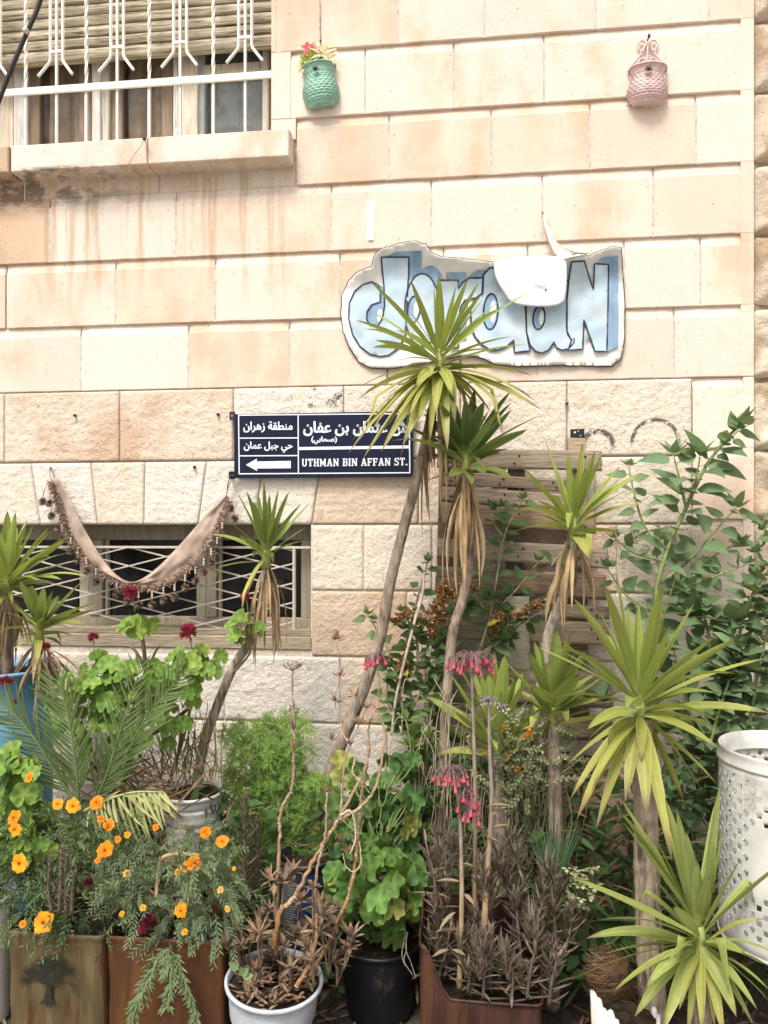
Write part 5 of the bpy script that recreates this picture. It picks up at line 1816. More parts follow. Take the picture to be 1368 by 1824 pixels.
# third yucca in front of the pallet
yucca('yucca with pale curved trunk and yellowish crown in front of the pallet right side', -.44, (1021, 938),
      [(968, 778, .05), (928, 830, .1), (1012, 806, 0, 1), (1038, 789, 0, 1.1), (1060, 802, 0, 1.1), (1072, 811, 0), (1048, 842, 0, 1.3), (1105, 830, .1), (1146, 841, .15, 1.1), (915, 908, .5), (910, 950, .75), (946, 936, .5), (959, 892, .4), (1153, 897, .4, 1.1), (1133, 961, .75), (1067, 965, .4, 1.1, -.2), (1051, 998, .5, 1.5, -.24), (1091, 925, .3), (1108, 850, .15), (985, 880, .3), (1125, 870, .2)],
      12, G1, .24, .028, 23, [(968, 1190, -.36), (980, 1120, -.36), (1005, 1060, -.38), (1018, 1010, -.42)], .017, .019, 14, (.14, .28), .45, (-5, 78), .12, (.42, .35, .28), grow=True)
# the big one on the right
yucca('largest yucca with thick bare trunk and wide yellow green crown left of the litter bin', -.80, (1140, 1262),
      [(1097, 1020, 0, 1.25), (1073, 1034, .05), (1020, 1064, .1), (962, 1120, .15, 1.1), (953, 1151, .2), (1137, 1071, 0, 1.1), (1160, 1082, 0, 1.3), (1206, 1020, 0, 1.1), (1230, 1089, .05, 1.2), (1277, 1131, .15, 1.2), (1312, 1137, .2, .9), (1368, 1172, .2, 1.1), (1372, 1270, .3, 1.2), (1281, 1257, .3), (1274, 1297, .35),
       (989, 1293, .4), (1006, 1367, .5), (1027, 1461, .6, 1.4), (1062, 1477, .5, 1.1, -.18), (1053, 1410, .6, 1), (1114, 1429, .7, 1.2, -.16), (1152, 1453, .7, 1.5, -.18), (1197, 1535, .6, 1.2), (1218, 1429, .65, 1.2), (1253, 1413, .6, 1.3), (1280, 1400, .5, 1), (1283, 1336, .3, 1.2), (1275, 1298, .35, 1.3), (1016, 1423, .6), (1045, 1300, .35), (1070, 1330, .5), (1180, 1040, 0, 1.2), (1118, 1080, 0, 1.2), (1050, 1090, .05), (1000, 1160, .2), (1255, 1170, .2)],
      16, G1, .38, .036, 24, [(1164, 1830, -.78), (1158, 1700, -.78), (1152, 1560, -.78), (1150, 1420, -.79), (1144, 1330, -.80)], .042, .031, 0, el=(-35, 75), age0=.08, tcol=(.36, .285, .21), yr=.26, root=V((P(1164, 1830, -.78).x, -.78, 0)))
# the low one in front
yucca('low yucca spreading pale leaves at the bottom right in front of the thick trunk', -1.0, (1246, 1668),
      [(1101, 1442, .1, 1), (1104, 1420, .2, .8), (1133, 1432, .15), (1184, 1420, .1, 1.2), (1222, 1480, .05, 1.3, -.08), (1110, 1465, .1), (1150, 1480, .05), (1172, 1500, .05, 1.1), (1205, 1440, .0, 1.1), (1262, 1560, .1, 1.2, -.1), (1290, 1470, .1, .8), (1075, 1700, .4), (1060, 1640, .3), (1330, 1700, .3, 1.1, -.1), (1385, 1700, .3), (1350, 1800, .4, 1.1, -.1), (1250, 1840, .5, 1.1, -.12), (1210, 1800, .4, 1.2, -.14), (1150, 1760, .3, 1.1, -.14), (1283, 1394, .1, 1), (1317, 1533, .05, 1.2, -.12), (1011, 1560, .35), (1123, 1616, .3, .8), (1043, 1672, .35, 1.2), (1011, 1749, .35, 1.2), (1091, 1768, .4, 1.2, -.15), (1117, 1781, .45), (1190, 1716, .2, 1.4, -.16), (1180, 1840, .35, 1.4, -.14), (1130, 1812, .4, 1.3), (1312, 1812, .3, 1.4, -.12), (1372, 1765, .4, 1.5), (1375, 1790, .4, 1.4), (1344, 1830, .45, 1.2), (1274, 1835, .6, 1.2), (1240, 1530, .1, 1.2), (1160, 1560, .25, .9), (1385, 1730, .35), (1290, 1850, .6), (1225, 1850, .6)],
      14, (.24, .30, .085), .34, .029, 25, None, el=(10, 82), age0=.0, yr=.1, root=V((P(1246, 1668, -1.0).x, -1.0, 0)))
# yucca in the white bucket
yucca('slim yucca growing from the white bucket with crown at the basement window right end', -.38, (474, 988),
      [(470, 853, 0), (421, 875, .05), (439, 875, 0), (452, 893, 0, 1.2), (496, 871, 0, 1.1), (515, 875, .05), (537, 897, .1), (555, 893, .1, .8), (546, 939, .1), (542, 963, .25, 1.1), (425, 952, .2, 1.2), (368, 952, .3, 1), (351, 1027, .4, 1), (421, 1095, .8), (480, 880, 0, 1.3), (460, 880, 0, 1.2), (505, 900, 0, 1.1), (436, 900, .05), (440, 1060, .8, .8)],
      12, G2, .18, .022, 26, [(350, 1405, -.40), (362, 1330, -.40), (386, 1260, -.39), (415, 1190, -.38), (446, 1140, -.37), (462, 1090, -.37), (470, 1040, -.38)], .020, .013, 24, (.14, .32), .24, (5, 80), .05, (.32, .26, .20))
# two in the barrel
yb1 = yucca('left yucca of the two in the blue barrel, taller and cut by the picture edge', -.44, (13, 1042),
      [(13, 910, 0, 1.3), (28, 912, 0, 1.2), (0, 945, 0, 1.2), (48, 924, 0), (90, 945, .1, .9), (118, 963, .1, 1), (125, 1002, .2), (162, 1029, .25), (-40, 950, .1), (-60, 1000, .2), (35, 960, 0, 1.5), (70, 985, .1, 1.2), (100, 1040, .5), (-50, 1060, .4), (60, 1075, .7), (-10, 1090, .7), (90, 1010, .3)],
      34, G1, .28, .034, 27, [(10, 1200, -.42), (12, 1120, -.43)], .028, .022, 36, (.08, .2), .55, (-30, 75), .08)
yb2 = yucca('right yucca of the two in the blue barrel, lower with leaves reaching right', -.50, (70, 1124),
      [(35, 1033, .05, 1.2), (57, 1042, .05, 1.3), (77, 1046, .05, 1.4), (94, 1051, .05, 1.3), (153, 1029, .1, 1.2), (140, 1040, .1, 1.2), (171, 1073, .15, 1.2), (169, 1086, .2, 1.2), (153, 1114, .3, 1.3), (131, 1132, .35, 1.1), (24, 1119, .45), (66, 1187, .6, 1), (25, 1075, .3), (105, 1060, .1, 1.2), (20, 1160, .6), (110, 1150, .6)],
      18, G2, .18, .030, 28, [(62, 1205, -.48), (66, 1160, -.49)], .02, .018, 16, (.10, .2), .7, (-20, 70), .1)
q = MB()
for i in range(22):
    b = P(U(55, 95), U(1150, 1185), U(-.55, -.45))
    tip = b + V((U(.03, .17), U(-.15, 0), -U(.06, .28)))
    bez(q, b, tip, U(.02, .08), U(.005, .012), jit(mix(BRN, DRY2, U(0, 1)), .2), n=6, tw=U(-1, 1))
q.build('dead_leaf_skirt', MDRY, yb2)
# young ones low at the pallet foot
yucca('young yucca with upright light green straps behind the pink bell flowers', -.52, (885, 1335),
      [(812, 1180, .05), (850, 1175, 0), (880, 1160, 0, 1.2), (900, 1165, 0, 1.2), (925, 1190, 0, 1.2), (945, 1200, .1), (870, 1200, .0, 1.2), (840, 1200, .1, 1.1), (760, 1240, .05, 1.1), (775, 1345, .6, .8), (915, 1215, .1, 1.3), (955, 1230, .2), (800, 1290, .3), (960, 1380, .3, .9)],
      14, G1, .30, .044, 29, None, el=(10, 80), age0=.05, yr=.12, root=V((P(885, 1335, -.42).x, -.42, 0)))
yucca('young yucca with broad mid green leaves at the foot of the pale curved trunk', -.54, (985, 1275),
      [(960, 1130, 0, 1.1), (990, 1120, 0, 1.1), (1015, 1130, 0, 1.2), (1045, 1160, .05, 1.2), (1062, 1200, .2, 1.1), (940, 1160, .1), (950, 1220, .3, 1.3, -.15), (1030, 1200, .2, 1.6, -.15), (1070, 1245, .35), (930, 1300, .4), (1000, 1160, 0, 1.3), (975, 1180, .1, 1.4), (905, 1330, .5, .8), (1050, 1310, .5)],
      14, mix(G1, G2, .6), .26, .046, 30, None, el=(0, 80), age0=.1, yr=.12, root=V((P(985, 1275, -.46).x, -.46, 0)))

# ================================================================== leafy plants
def gleaf(mb, c, n, r, col, lobes=7, dep=.07, cup=.25, seed=0.0):
    """Round scalloped leaf with a notch at its stalk and radial folds."""
    c, n = V(c), V(n).normalized()
    u = n.cross(V((0, 0, 1)))
    u = u.normalized() if u.length > .1 else V((1, 0, 0))
    v = u.cross(n)                                           # v points down the leaf: the notch is at the top
    K = 28
    vs, cs, fs = [c], [mul(col, 1.35)], []
    for ring, f in ((1, .55), (2, 1.0)):
        for k in range(K):
            a = 2 * pi * k / K + .001
            rr = r * f * (1 + (dep * cos(lobes * a) if ring == 2 else 0))
            nt_ = abs((a - pi / 2 + pi) % (2 * pi) - pi)
            if nt_ < .3: rr *= .35 + .65 * (nt_ / .3)
            h = r * (cup * f * f - .10 * f * cos(lobes * a)) + r * .12 * noise.noise((cos(a) + seed, sin(a), seed * 3))
            vs.append(c + (u * cos(a) - v * sin(a)) * rr + n * h * .8)
            cs.append(mul(col, (.80 if ring == 1 else 1.06) * (1.0 + .18 * cos(lobes * a))))
    for k in range(K):
        fs.append((0, 1 + k, 1 + (k + 1) % K))
        fs.append((1 + k, 1 + K + k, 1 + K + (k + 1) % K, 1 + (k + 1) % K))
    mb.add(vs, fs, cs)
def stalk(mb, a, b, r, col, bow=.03):
    a, b = V(a), V(b)
    m_ = (a + b) * .5 + V((U(-bow, bow), U(-bow, bow), U(-bow, bow)))
    tube(mb, [a * (1 - t) ** 2 + m_ * 2 * t * (1 - t) + b * t * t for t in (0, .2, .4, .6, .8, 1)], r, col, 5)
def ball_flower(parent, name, c, r, col, n=60, dark=.55, seed=1):
    q = MB()
    g = random.Random(seed)
    for i in range(n):
        d = V((g.gauss(0, 1), g.gauss(0, 1), g.gauss(.35, .8))).normalized()
        st = c + d * r * .25
        cc = mix(col, mul(col, dark), g.random())
        leaf(q, st, d + V((g.uniform(-.4, .4), g.uniform(-.4, .4), g.uniform(-.2, .5))), d.orthogonal(), r * g.uniform(.7, 1.05), r * g.uniform(.3, .55), cc, 'petal', 3, .1, g.uniform(-.6, 1.2))
    return q.build(name, MPETAL, parent)

# geraniums ------------------------------------------------------------
GL = (.15, .265, .05)
def geranium(label, root, spots, y, rad, seed, flowers=(), stems=(), n_leaf=1, col=GL, stem_col=(.17, .12, .07)):
    t = thing('geranium', label, 'geranium', root, 'round leaved geraniums')
    g = random.Random(seed)
    fo, st = MB(), MB()
    for (pts, r) in stems:
        tube(st, spline([P(*p) for p in pts], 6), lambda u, r=r: r * (1 - .35 * u), stem_col, 7, bump=.2, freq=40)
    for (px, py, k, sx_, sy_) in spots:
        hub = P(px, py + sy_ * .8, y + .03)
        for i in range(int(k * 1.35)):
            a = g.uniform(0, 2 * pi)
            q_ = g.random() ** .5
            p = P(px + sx_ * q_ * cos(a), py + sy_ * q_ * sin(a), y + g.uniform(-.10, .05))
            n = V((.6 * cos(a) + g.uniform(-.4, .4), -1 + g.uniform(-.2, .6), .55 + g.uniform(-.5, .5) - .3 * sin(a)))
            r = rad * g.uniform(.6, 1.12)
            gleaf(fo, p, n, r, jit(mix(col, (.24, .33, .06), g.random() ** 1.5 * .7), .16), g.choice((6, 7, 8)), .06, g.uniform(.1, .4), g.uniform(0, 30))
            stalk(st, hub, p + V((0, .004, 0)), .0018, (.22, .27, .08))
    fo.build('foliage', MMATTE, t)
    st.build('stems', MSTEM, t)
    for i, (px, py, r, yy, base) in enumerate(flowers):
        c = P(px, py, yy)
        q = MB()
        stalk(q, P(*base), c, .0022, (.19, .21, .07), .02)
        q.build('flower_stalk', MSTEM, t)
        ball_flower(t, 'flower_head', c, r * M(px, yy), (.42, .018, .095), 110, .5, seed + i)
    return t
geranium('large geranium with scalloped leaves and ruby flowers below the fabric swag', P(215, 1420, -.46),
         [(205, 1235, 20, 62, 48), (262, 1210, 14, 50, 40), (140, 1265, 12, 60, 50), (175, 1330, 9, 55, 50), (290, 1290, 6, 40, 40), (350, 1180, 12, 48, 32), (255, 1108, 8, 36, 20), (248, 1330, 4, 20, 26), (185, 1190, 6, 50, 20), (250, 1262, 8, 40, 40), (140, 1225, 5, 30, 20), (325, 1240, 4, 25, 25)],
         -.50, .037, 31,
         [(233, 1056, 14, -.52, (240, 1090, -.5)), (335, 1126, 15, -.52, (345, 1190, -.5)), (166, 1135, 9, -.54, (178, 1235, -.5)), (80, 1152, 9, -.58, (92, 1225, -.5)), (10, 1215, 12, -.6, (14, 1290, -.55)), (22, 1252, 7, -.6, (24, 1310, -.55)), (15, 1475, 12, -.8, (20, 1530, -.7))],
         [([(215, 1420, -.46), (235, 1330, -.47), (262, 1240, -.48), (258, 1170, -.48), (250, 1110, -.48)], .010), ([(262, 1200, -.47), (245, 1165, -.48), (232, 1150, -.48)], .007), ([(262, 1210, -.47), (275, 1165, -.48), (285, 1150, -.47)], .006), ([(215, 1420, -.46), (150, 1340, -.47), (120, 1260, -.5)], .008), ([(300, 1400, -.44), (330, 1300, -.46), (352, 1200, -.48)], .008), ([(240, 1320, -.44), (300, 1290, -.42), (350, 1250, -.42)], .010)])
geranium('geranium sprig with one small red flower on the leaning bare trunk', P(415, 1200, -.41),
         [(440, 1120, 7, 34, 22)], -.42, .034, 33, [(437, 1063, 9, -.44, (441, 1120, -.42))], [([(415, 1200, -.41), (446, 1160, -.42), (440, 1120, -.42)], .005)])
geranium('pale green geranium leaves at the left edge above the olive tin', P(-10, 1600, -.72),
         [(25, 1400, 12, 48, 40), (15, 1455, 10, 40, 40), (60, 1455, 8, 30, 40), (10, 1520, 9, 34, 40), (40, 1360, 5, 40, 20), (65, 1500, 5, 25, 25)], -.74, .044, 34, [], [([(-10, 1600, -.72), (10, 1500, -.72), (30, 1420, -.73)], .008)], col=(.165, .28, .055))

# date palm fronds ------------------------------------------------------
dp = thing('date_palm', 'young date palm with stiff feathery fronds in front of the blue barrel', 'palm', P(140, 1440, -.66))
def frond(pts, n, L, W, col, flop=0.0, seed=1, vee=.75):
    q = MB()
    g = random.Random(seed)
    sp = spline([P(*p) for p in pts], 10)
    tube(q, sp, lambda t: .0065 * (1 - .8 * t), mul(col, 1.3), 6)
    for i in range(n):
        t = .12 + .88 * i / (n - 1)
        f = t * (len(sp) - 1)
        k = min(int(f), len(sp) - 2)
        p = sp[k].lerp(sp[k + 1], f - k)
        d = (sp[k + 1] - sp[k]).normalized()
        s0 = d.cross(V((0, -1, .25))).normalized()
        for sgn in (-1, 1):
            dd = d * vee * g.uniform(.9, 1.15) + s0 * sgn * g.uniform(.45, .62) + V((0, -.28 + g.uniform(-.15, .15), .05 - flop * g.uniform(.6, 1.2)))
            ln = L * (.55 + .6 * sin(pi * min(1, .18 + t * .8))) * g.uniform(.8, 1.1)
            leaf(q, p, dd, V((0, -1, .2)), ln, W * g.uniform(.8, 1.1), jit(col, .2), 'strap', 5, .7, .10 + flop * .5)
    return q.build('frond', MMATTE, dp)
PG = (.145, .205, .075)
frond([(140, 1432, -.66), (136, 1370, -.68), (124, 1290, -.70), (105, 1215, -.70)], 30, .155, .0095, PG, 0, 41)
frond([(138, 1435, -.66), (95, 1370, -.68), (50, 1300, -.70), (-10, 1240, -.72)], 26, .15, .0095, PG, 0, 42)
frond([(170, 1430, -.64), (215, 1360, -.64), (260, 1280, -.62), (325, 1200, -.60)], 30, .14, .0090, PG, 0, 43)
frond([(165, 1440, -.64), (190, 1380, -.66), (215, 1300, -.66), (250, 1190, -.64)], 24, .13, .0085, mul(PG, .9), 0, 44)
frond([(150, 1445, -.66), (190, 1425, -.72), (240, 1411, -.76), (292, 1411, -.80)], 16, .155, .0125, (.36, .38, .16), .95, 45, .45)
q = MB()
for i in range(90):                                            # dead stalks and litter about the palm base
    b = P(U(170, 330), U(1370, 1470), U(-.62, -.5))
    leaf(q, b, (U(-1, 1), U(-.5, .2), U(-.3, 1)), (0, -1, 0), U(.06, .2), U(.004, .010), jit(mix(BRN, DRY2, U(0, .9)), .2), 'needle', 4, .3, U(-.5, .8))
for i in range(120):                                           # thin grass and straw between the palm and the white bucket
    b = P(U(270, 400), U(1340, 1410), U(-.5, -.36))
    t = b + V((U(-.10, .10), U(-.08, .05), U(.05, .24)))
    bez(q, b, t, U(-.02, .05), U(.003, .008), jit(mix((.11, .15, .05), DRY, U(0, 1) ** 1.5), .2), n=7, tw=U(-1, 1), bow=(U(-.04, .04), 0, 0))
q.build('dead_fronds', MDRY, dp)

# marigolds -------------------------------------------------------------
def feather(mb, p, d, L, nl, ll, lw, col, g, curl=.8):
    """A stem with opposite pairs of narrow leaflets."""
    p, d = V(p), V(d).normalized()
    pts = [p]
    nn = max(5, nl // 2)
    for i in range(nn):
        pts.append(pts[-1] + d * (L / nn))
        d = (d + V((g.uniform(-.08, .08), g.uniform(-.08, .08), -curl / nn))).normalized()
    tube(mb, pts, lambda t: .0016 * (1 - .6 * t), mul(col, .9), 4, cap=False)
    for i in range(nl):
        t = .1 + .9 * i / (nl - 1)
        f = t * nn
        k = min(int(f), nn - 1)
        w = pts[k].lerp(pts[k + 1], f - k)
        d2 = (pts[k + 1] - pts[k]).normalized()
        s0 = d2.cross(V((g.uniform(-.5, .5), -1, g.uniform(-.4, .4)))).normalized()
        sg_ = 1 if i % 2 else -1
        leaf(mb, w, d2 * .75 + s0 * sg_ * .8 + V((0, -.15, -.15)), V((0, -1, .3)), ll * g.uniform(.6, 1.1) * (1 - .35 * t), lw, jit(col, .22), 'lance', 3, .2, g.uniform(-.2, .9))
def marigold(label, root, y, areas, flowers, seed, col, ll=.030, lw=.0055, Ls=(.07, .14), droop=.8):
    t = thing('marigold', label, 'marigold', root, 'marigolds in the oil tins')
    g = random.Random(seed)
    q = MB()
    for (px, py, sx_, sy_, n, up) in areas:
        for i in range(n):
            a, rr = g.uniform(0, 2 * pi), g.random() ** .5
            p = P(px + sx_ * rr * cos(a), py + sy_ * rr * sin(a), y + g.uniform(-.10, .12))
            d = V((cos(a) * .7, g.uniform(-.9, .1), up + g.uniform(-.5, .5)))
            feather(q, p, d, g.uniform(*Ls), g.choice((10, 14, 18)), ll * g.uniform(.7, 1.3), lw, mix(col, (.20, .26, .10), g.random() * .4), g, droop)
    q.build('foliage', MMATTE, t)
    for i, (px, py, r, tone) in enumerate(flowers):
        yy = y - .13 + g.uniform(-.02, .02)
        c = P(px, py, yy)
        R0 = r * M(px, yy) * 1.08
        face = V((g.uniform(-.35, .35), -1, g.uniform(.1, .9))).normalized()
        u = face.cross(V((0, 0, 1))).normalized()
        v = u.cross(face)
        oc = {0: (.76, .235, .008), 1: (.80, .31, .012), 2: (.70, .38, .10)}[tone]
        f_ = MB()
        tube(f_, [c + V((0, .09, -.08)), c + V((0, .03, -.02)), c - face * .004], .0016, (.15, .2, .06), 5)
        lathe(f_, c - face * .010, [(.002, -.004), (R0 * .22, .0), (R0 * .28, .008)], (.14, .2, .05), 8, 0, V((0, 0, 1)).rotation_difference(face))
        k = g.choice((5, 6, 7, 8)) if r < 12 else g.choice((7, 8, 9))
        a0 = g.uniform(0, 6)
        for j in range(k):
            a = a0 + 2 * pi * j / k + g.uniform(-.15, .15)
            d = u * cos(a) + v * sin(a) + face * g.uniform(-.05, .25)
            leaf(f_, c, d, face, R0 * g.uniform(.85, 1.1), R0 * .80, lambda tt, oc=jit(oc, .10): mix((.62, .13, .006), oc, min(1, tt * 2.4)), 'petal', 4, -.2, g.uniform(-.2, .35))
        for j in range(k if g.random() < .3 else 0):
            a = a0 + 2 * pi * (j + .5) / k
            d = u * cos(a) + v * sin(a) + face * g.uniform(.3, .6)
            leaf(f_, c, d, face, R0 * .5, R0 * .42, jit(mul(oc, .9), .12), 'petal', 3, -.2, -.2)
        fo_ = f_.build('flower', MPETAL, t)
        f2 = MB()
        for j in range(14):
            d = u * g.uniform(-.5, .5) + v * g.uniform(-.5, .5) + face
            leaf(f2, c, d, u, R0 * .36, R0 * .12, jit((.55, .16, .01), .25), 'lance', 2, .1, 0)
        ORG[fo_] = ORG[t]
        f2.build('flower_centre', MPETAL, fo_)
    return t
FG = (.062, .102, .040)
marigold('marigold with orange flowers filling the olive tin printed with a tree', P(95, 1680, -.76), -.78,
         [(95, 1560, 95, 85, 100, .3), (60, 1630, 60, 35, 40, -.3), (150, 1500, 60, 50, 46, .5), (140, 1640, 45, 30, 26, -.2), (35, 1560, 40, 60, 34, .2), (90, 1480, 60, 30, 24, .6)],
         [(130, 1436, 13, 1), (172, 1430, 12, 0), (103, 1433, 10, 1), (194, 1470, 11, 0), (180, 1459, 7, 0), (187, 1514, 14, 0), (174, 1533, 6, 0), (25, 1457, 14, 0), (27, 1477, 12, 1), (35, 1538, 16, 1), (78, 1643, 18, 1), (41, 1646, 7, 0), (52, 1385, 9, 0), (210, 1495, 7, 0), (227, 1487, 6, 1)], 51, FG)
m2 = marigold('marigold with grey green drooping foliage spilling over the rusty orange tin', P(300, 1690, -.74), -.80,
         [(300, 1570, 100, 62, 110, .25), (235, 1590, 40, 48, 44, .1), (372, 1580, 48, 56, 70, -.1), (290, 1510, 90, 30, 50, .6), (305, 1655, 24, 34, 22, -.5), (288, 1695, 22, 34, 14, -.8), (388, 1640, 25, 24, 24, -.3), (345, 1530, 50, 40, 34, .4)],
         [(366, 1482, 10, 0), (396, 1499, 12, 0), (346, 1537, 14, 0), (333, 1545, 11, 1), (316, 1554, 6, 1), (322, 1622, 13, 1), (255, 1617, 6, 1), (329, 1660, 6, 1), (393, 1585, 6, 2), (405, 1619, 6, 2), (217, 1628, 5, 1), (226, 1556, 7, 2), (277, 1474, 6, 0), (417, 1547, 4, 1)], 52, (.125, .165, .09), .030, .0046, (.06, .12), .9)
for (px, py, r, par, s) in ((263, 1648, 17, m2, 5), (157, 1573, 9, m2, 6)):
    ball_flower(par, 'dark_red_flower', P(px, py, -.93 if r > 10 else -.9), r * M(px, -.9), (.20, .008, .05), 120, .35, s)
q = MB()
g = random.Random(77)
for pts in ([(290, 1690, -.9), (265, 1740, -.9), (245, 1780, -.9), (235, 1815, -.89)], [(315, 1700, -.9), (330, 1750, -.9), (345, 1790, -.9), (352, 1830, -.9)], [(300, 1690, -.9), (303, 1740, -.91), (298, 1790, -.91)]):
    sp = spline([P(*p) for p in pts], 8)
    tube(q, sp, .0022, (.19, .17, .09), 5)
    for p in sp:
        for k in range(5):
            leaf(q, p, (g.uniform(-.7, .7), -.4, g.uniform(-1, .1)), (0, -1, .3), g.uniform(.02, .045), .006, jit((.15, .2, .09), .2), 'lance', 4, .2, .5)
q.build('trailing_stems', MMATTE, m2)
q = MB()
for pts in ([(279, 1600, -.86), (281, 1560, -.86), (290, 1528, -.87), (320, 1521, -.87), (356, 1524, -.88)],):
    tube(q, spline([P(*p) for p in pts], 8), .006, (.36, .28, .14), 8, bump=.15, freq=60)
q.build('woody_stem', MSTEM, m2)

# dark red zinnia like sprigs, grey brown spikes ------------------------
def dried_spike(mb, g, base, h, n, L, W, col, lean=(0, 0), up=.5, curl=-.6, r=.006):
    base = V(base)
    top = base + V((lean[0], lean[1], h))
    sp = spline([base, base.lerp(top, .5) + V((g.uniform(-.01, .01), g.uniform(-.01, .01), 0)), top], 6)
    tube(mb, sp, lambda t: r * (1 - .45 * t), mul(col, 1.5), 6, bump=.2, freq=60)
    for i in range(n):
        t = (i + g.random()) / n
        f = min(t, .999) * (len(sp) - 1)
        p = sp[int(f)].lerp(sp[int(f) + 1], f % 1)
        a = i * 2.4 + g.uniform(-.4, .4)
        d = V((cos(a), sin(a), up * (.3 + t * 1.5) + g.uniform(-.25, .25)))
        leaf(mb, p, d, (0, 0, 1), L * g.uniform(.6, 1.1) * (1.15 - .4 * t), W, jit(mix(col, (.24, .20, .13), g.random() * .5), .25), 'lance', 5, .9, curl * g.uniform(.2, 1.4))
g = random.Random(61)
KB = (.125, .098, .078)
t = thing('dried_succulent', 'grey brown feathery spike of a dried succulent left of the zinc bucket', 'succulent', P(435, 1620, -.70))
q = MB()
dried_spike(q, g, P(436, 1620, -.70), .36, 90, .062, .010, KB, (0, 0), .9, -.5)
dried_spike(q, g, P(452, 1600, -.66), .26, 60, .05, .010, KB, (.01, 0), .9, -.5)
q.build('stems', MMATTE, t)
t = thing('dried_succulent', 'small brown dried succulent standing among the leaves in the olive tin', 'succulent', P(105, 1640, -.86))
q = MB()
for (px, h) in ((92, .17), (105, .2), (118, .17), (128, .12)): dried_spike(q, g, P(px, 1625, -.92), h, 46, .03, .007, KB, (U(-.01, .01), 0), 1.1, -.4)
q.build('stems', MMATTE, t)
# ================================================================== bushes, climbers and succulents
def leaf_cluster(mb, g, c, n, L, W, col, prof='ovate', spread=.6, up=.3, curl=.4, n_=5, fold=.25):
    """Whorl of leaves at a twig end."""
    for i in range(n):
        a = i * 2.4 + g.uniform(-.3, .3)
        e = g.uniform(-.2, 1.0) * spread + up
        d = V((cos(a) * cos(e), sin(a) * cos(e), sin(e)))
        leaf(mb, V(c) + d * L * .08, d, (0, 0, 1), L * g.uniform(.6, 1.1), W * g.uniform(.75, 1.1), jit(col, .2), prof, n_, fold, g.uniform(.1, 1) * curl)
def twig(st, lf, g, pts, r, gap, L, W, col, scol, y0=0, prof='ovate', ends=True, droop=.5, per=1, fold=.25, skip=.0):
    """A twig through photo pixels (px, py, y) with alternate stalked leaves."""
    sp = spline([P(*p) if not isinstance(p, V) else p for p in pts], 8)
    tube(st, sp, lambda t: r * (1 - .6 * t), scol, 6, bump=.12, freq=50)
    acc = 0.0
    k = 0
    tot = sum((sp[i + 1] - sp[i]).length for i in range(len(sp) - 1))
    done = 0.0
    for i in range(len(sp) - 1):
        seg = sp[i + 1] - sp[i]
        ln = seg.length
        acc += ln
        done += ln
        while acc > gap:
            acc -= gap
            if done / tot < skip: continue
            for _ in range(per):
                k += 1
                a = k * 2.4 + g.uniform(-.5, .5)
                t = seg.normalized()
                o = t.orthogonal().normalized()
                d = o * cos(a) + t.cross(o) * sin(a)
                d = (d + t * .35 + V((0, -.45, .15))).normalized()
                p = sp[i].lerp(sp[i + 1], g.random())
                e = p + d * L * .16
                tube(st, [p, p.lerp(e, .5) + V((0, 0, .003)), e], .0011, mul(col, 1.2), 4, cap=False)
                if e.y > -.015: e.y = -.015
                upv = (V((g.uniform(-.4, .4), -.75, .8)))
                leaf(lf, e, d + V((0, 0, -.25 * g.random())), upv, L * g.uniform(.55, 1.12), W * g.uniform(.7, 1.12), jit(col, .2), prof, 6, fold * g.uniform(.4, 1.4), droop * g.uniform(.2, 1.5))
    if ends: leaf_cluster(lf, g, sp[-1], 7, L * .62, W * .6, mul(col, 1.25), prof, .7, .5, .3)
    return sp

# broad leaved shrub on the right (pale green stems) --------------------
WG_, WG2, WST = (.090, .148, .068), (.155, .22, .108), (.20, .26, .09)
ws = thing('leafy_shrub', 'tall broad leaved green shrub rising against the right corner of the building', 'shrub', P(1210, 1560, -.35))
g = random.Random(71)
st, lf = MB(), MB()
WPROF = 'acute'
def wt_(pts, r=.006, gap=.024, L=.128, W=.070, c=None, **k): twig(st, lf, g, pts, r, gap, L, W, c or mix(WG_, WG2, g.random() * .8), WST, prof='acute', droop=.9, fold=.45, **k)
wt_([(1170, 1560, -.30), (1165, 1300, -.28), (1165, 1090, -.24), (1185, 990, -.22), (1222, 905, -.20), (1258, 830, -.20), (1300, 775, -.22), (1320, 757, -.23)], .011, .030, skip=.32)
wt_([(1222, 905, -.20), (1212, 860, -.21), (1200, 810, -.22)], .006, .03)
wt_([(1225, 900, -.20), (1240, 850, -.2), (1248, 808, -.2)], .005, .03)
wt_([(1258, 830, -.20), (1280, 800, -.22), (1318, 765, -.26)], .005, .026, .08, .045)
wt_([(1190, 980, -.22), (1150, 940, -.2), (1130, 880, -.18), (1120, 830, -.17)], .006, .03, .075, .05)
wt_([(1185, 1000, -.22), (1130, 985, -.24), (1095, 960, -.26)], .006, .028, .07, .046)
wt_([(1175, 1040, -.22), (1225, 1000, -.2), (1270, 950, -.2), (1310, 905, -.2)], .006, .03)
wt_([(1240, 1010, -.2), (1290, 980, -.2), (1320, 965, -.2)], .005, .03, .08, .05)
wt_([(1175, 1060, -.24), (1240, 1040, -.26), (1290, 1020, -.28), (1330, 1005, -.28)], .006, .026, .075, .05)
wt_([(1300, 1300, -.40), (1310, 1180, -.38), (1330, 1080, -.36), (1372, 1010, -.34)], .008, .018, .085, .056, per=2)
wt_([(1290, 1300, -.38), (1270, 1180, -.34), (1255, 1100, -.30), (1230, 1040, -.28)], .008, .020, .085, .056, per=2)
wt_([(1330, 1320, -.44), (1350, 1200, -.42), (1372, 1100, -.40)], .008, .018, .085, .056, per=2)
wt_([(1240, 1330, -.36), (1220, 1240, -.34), (1200, 1160, -.32)], .007, .022, .085, .055, per=2)
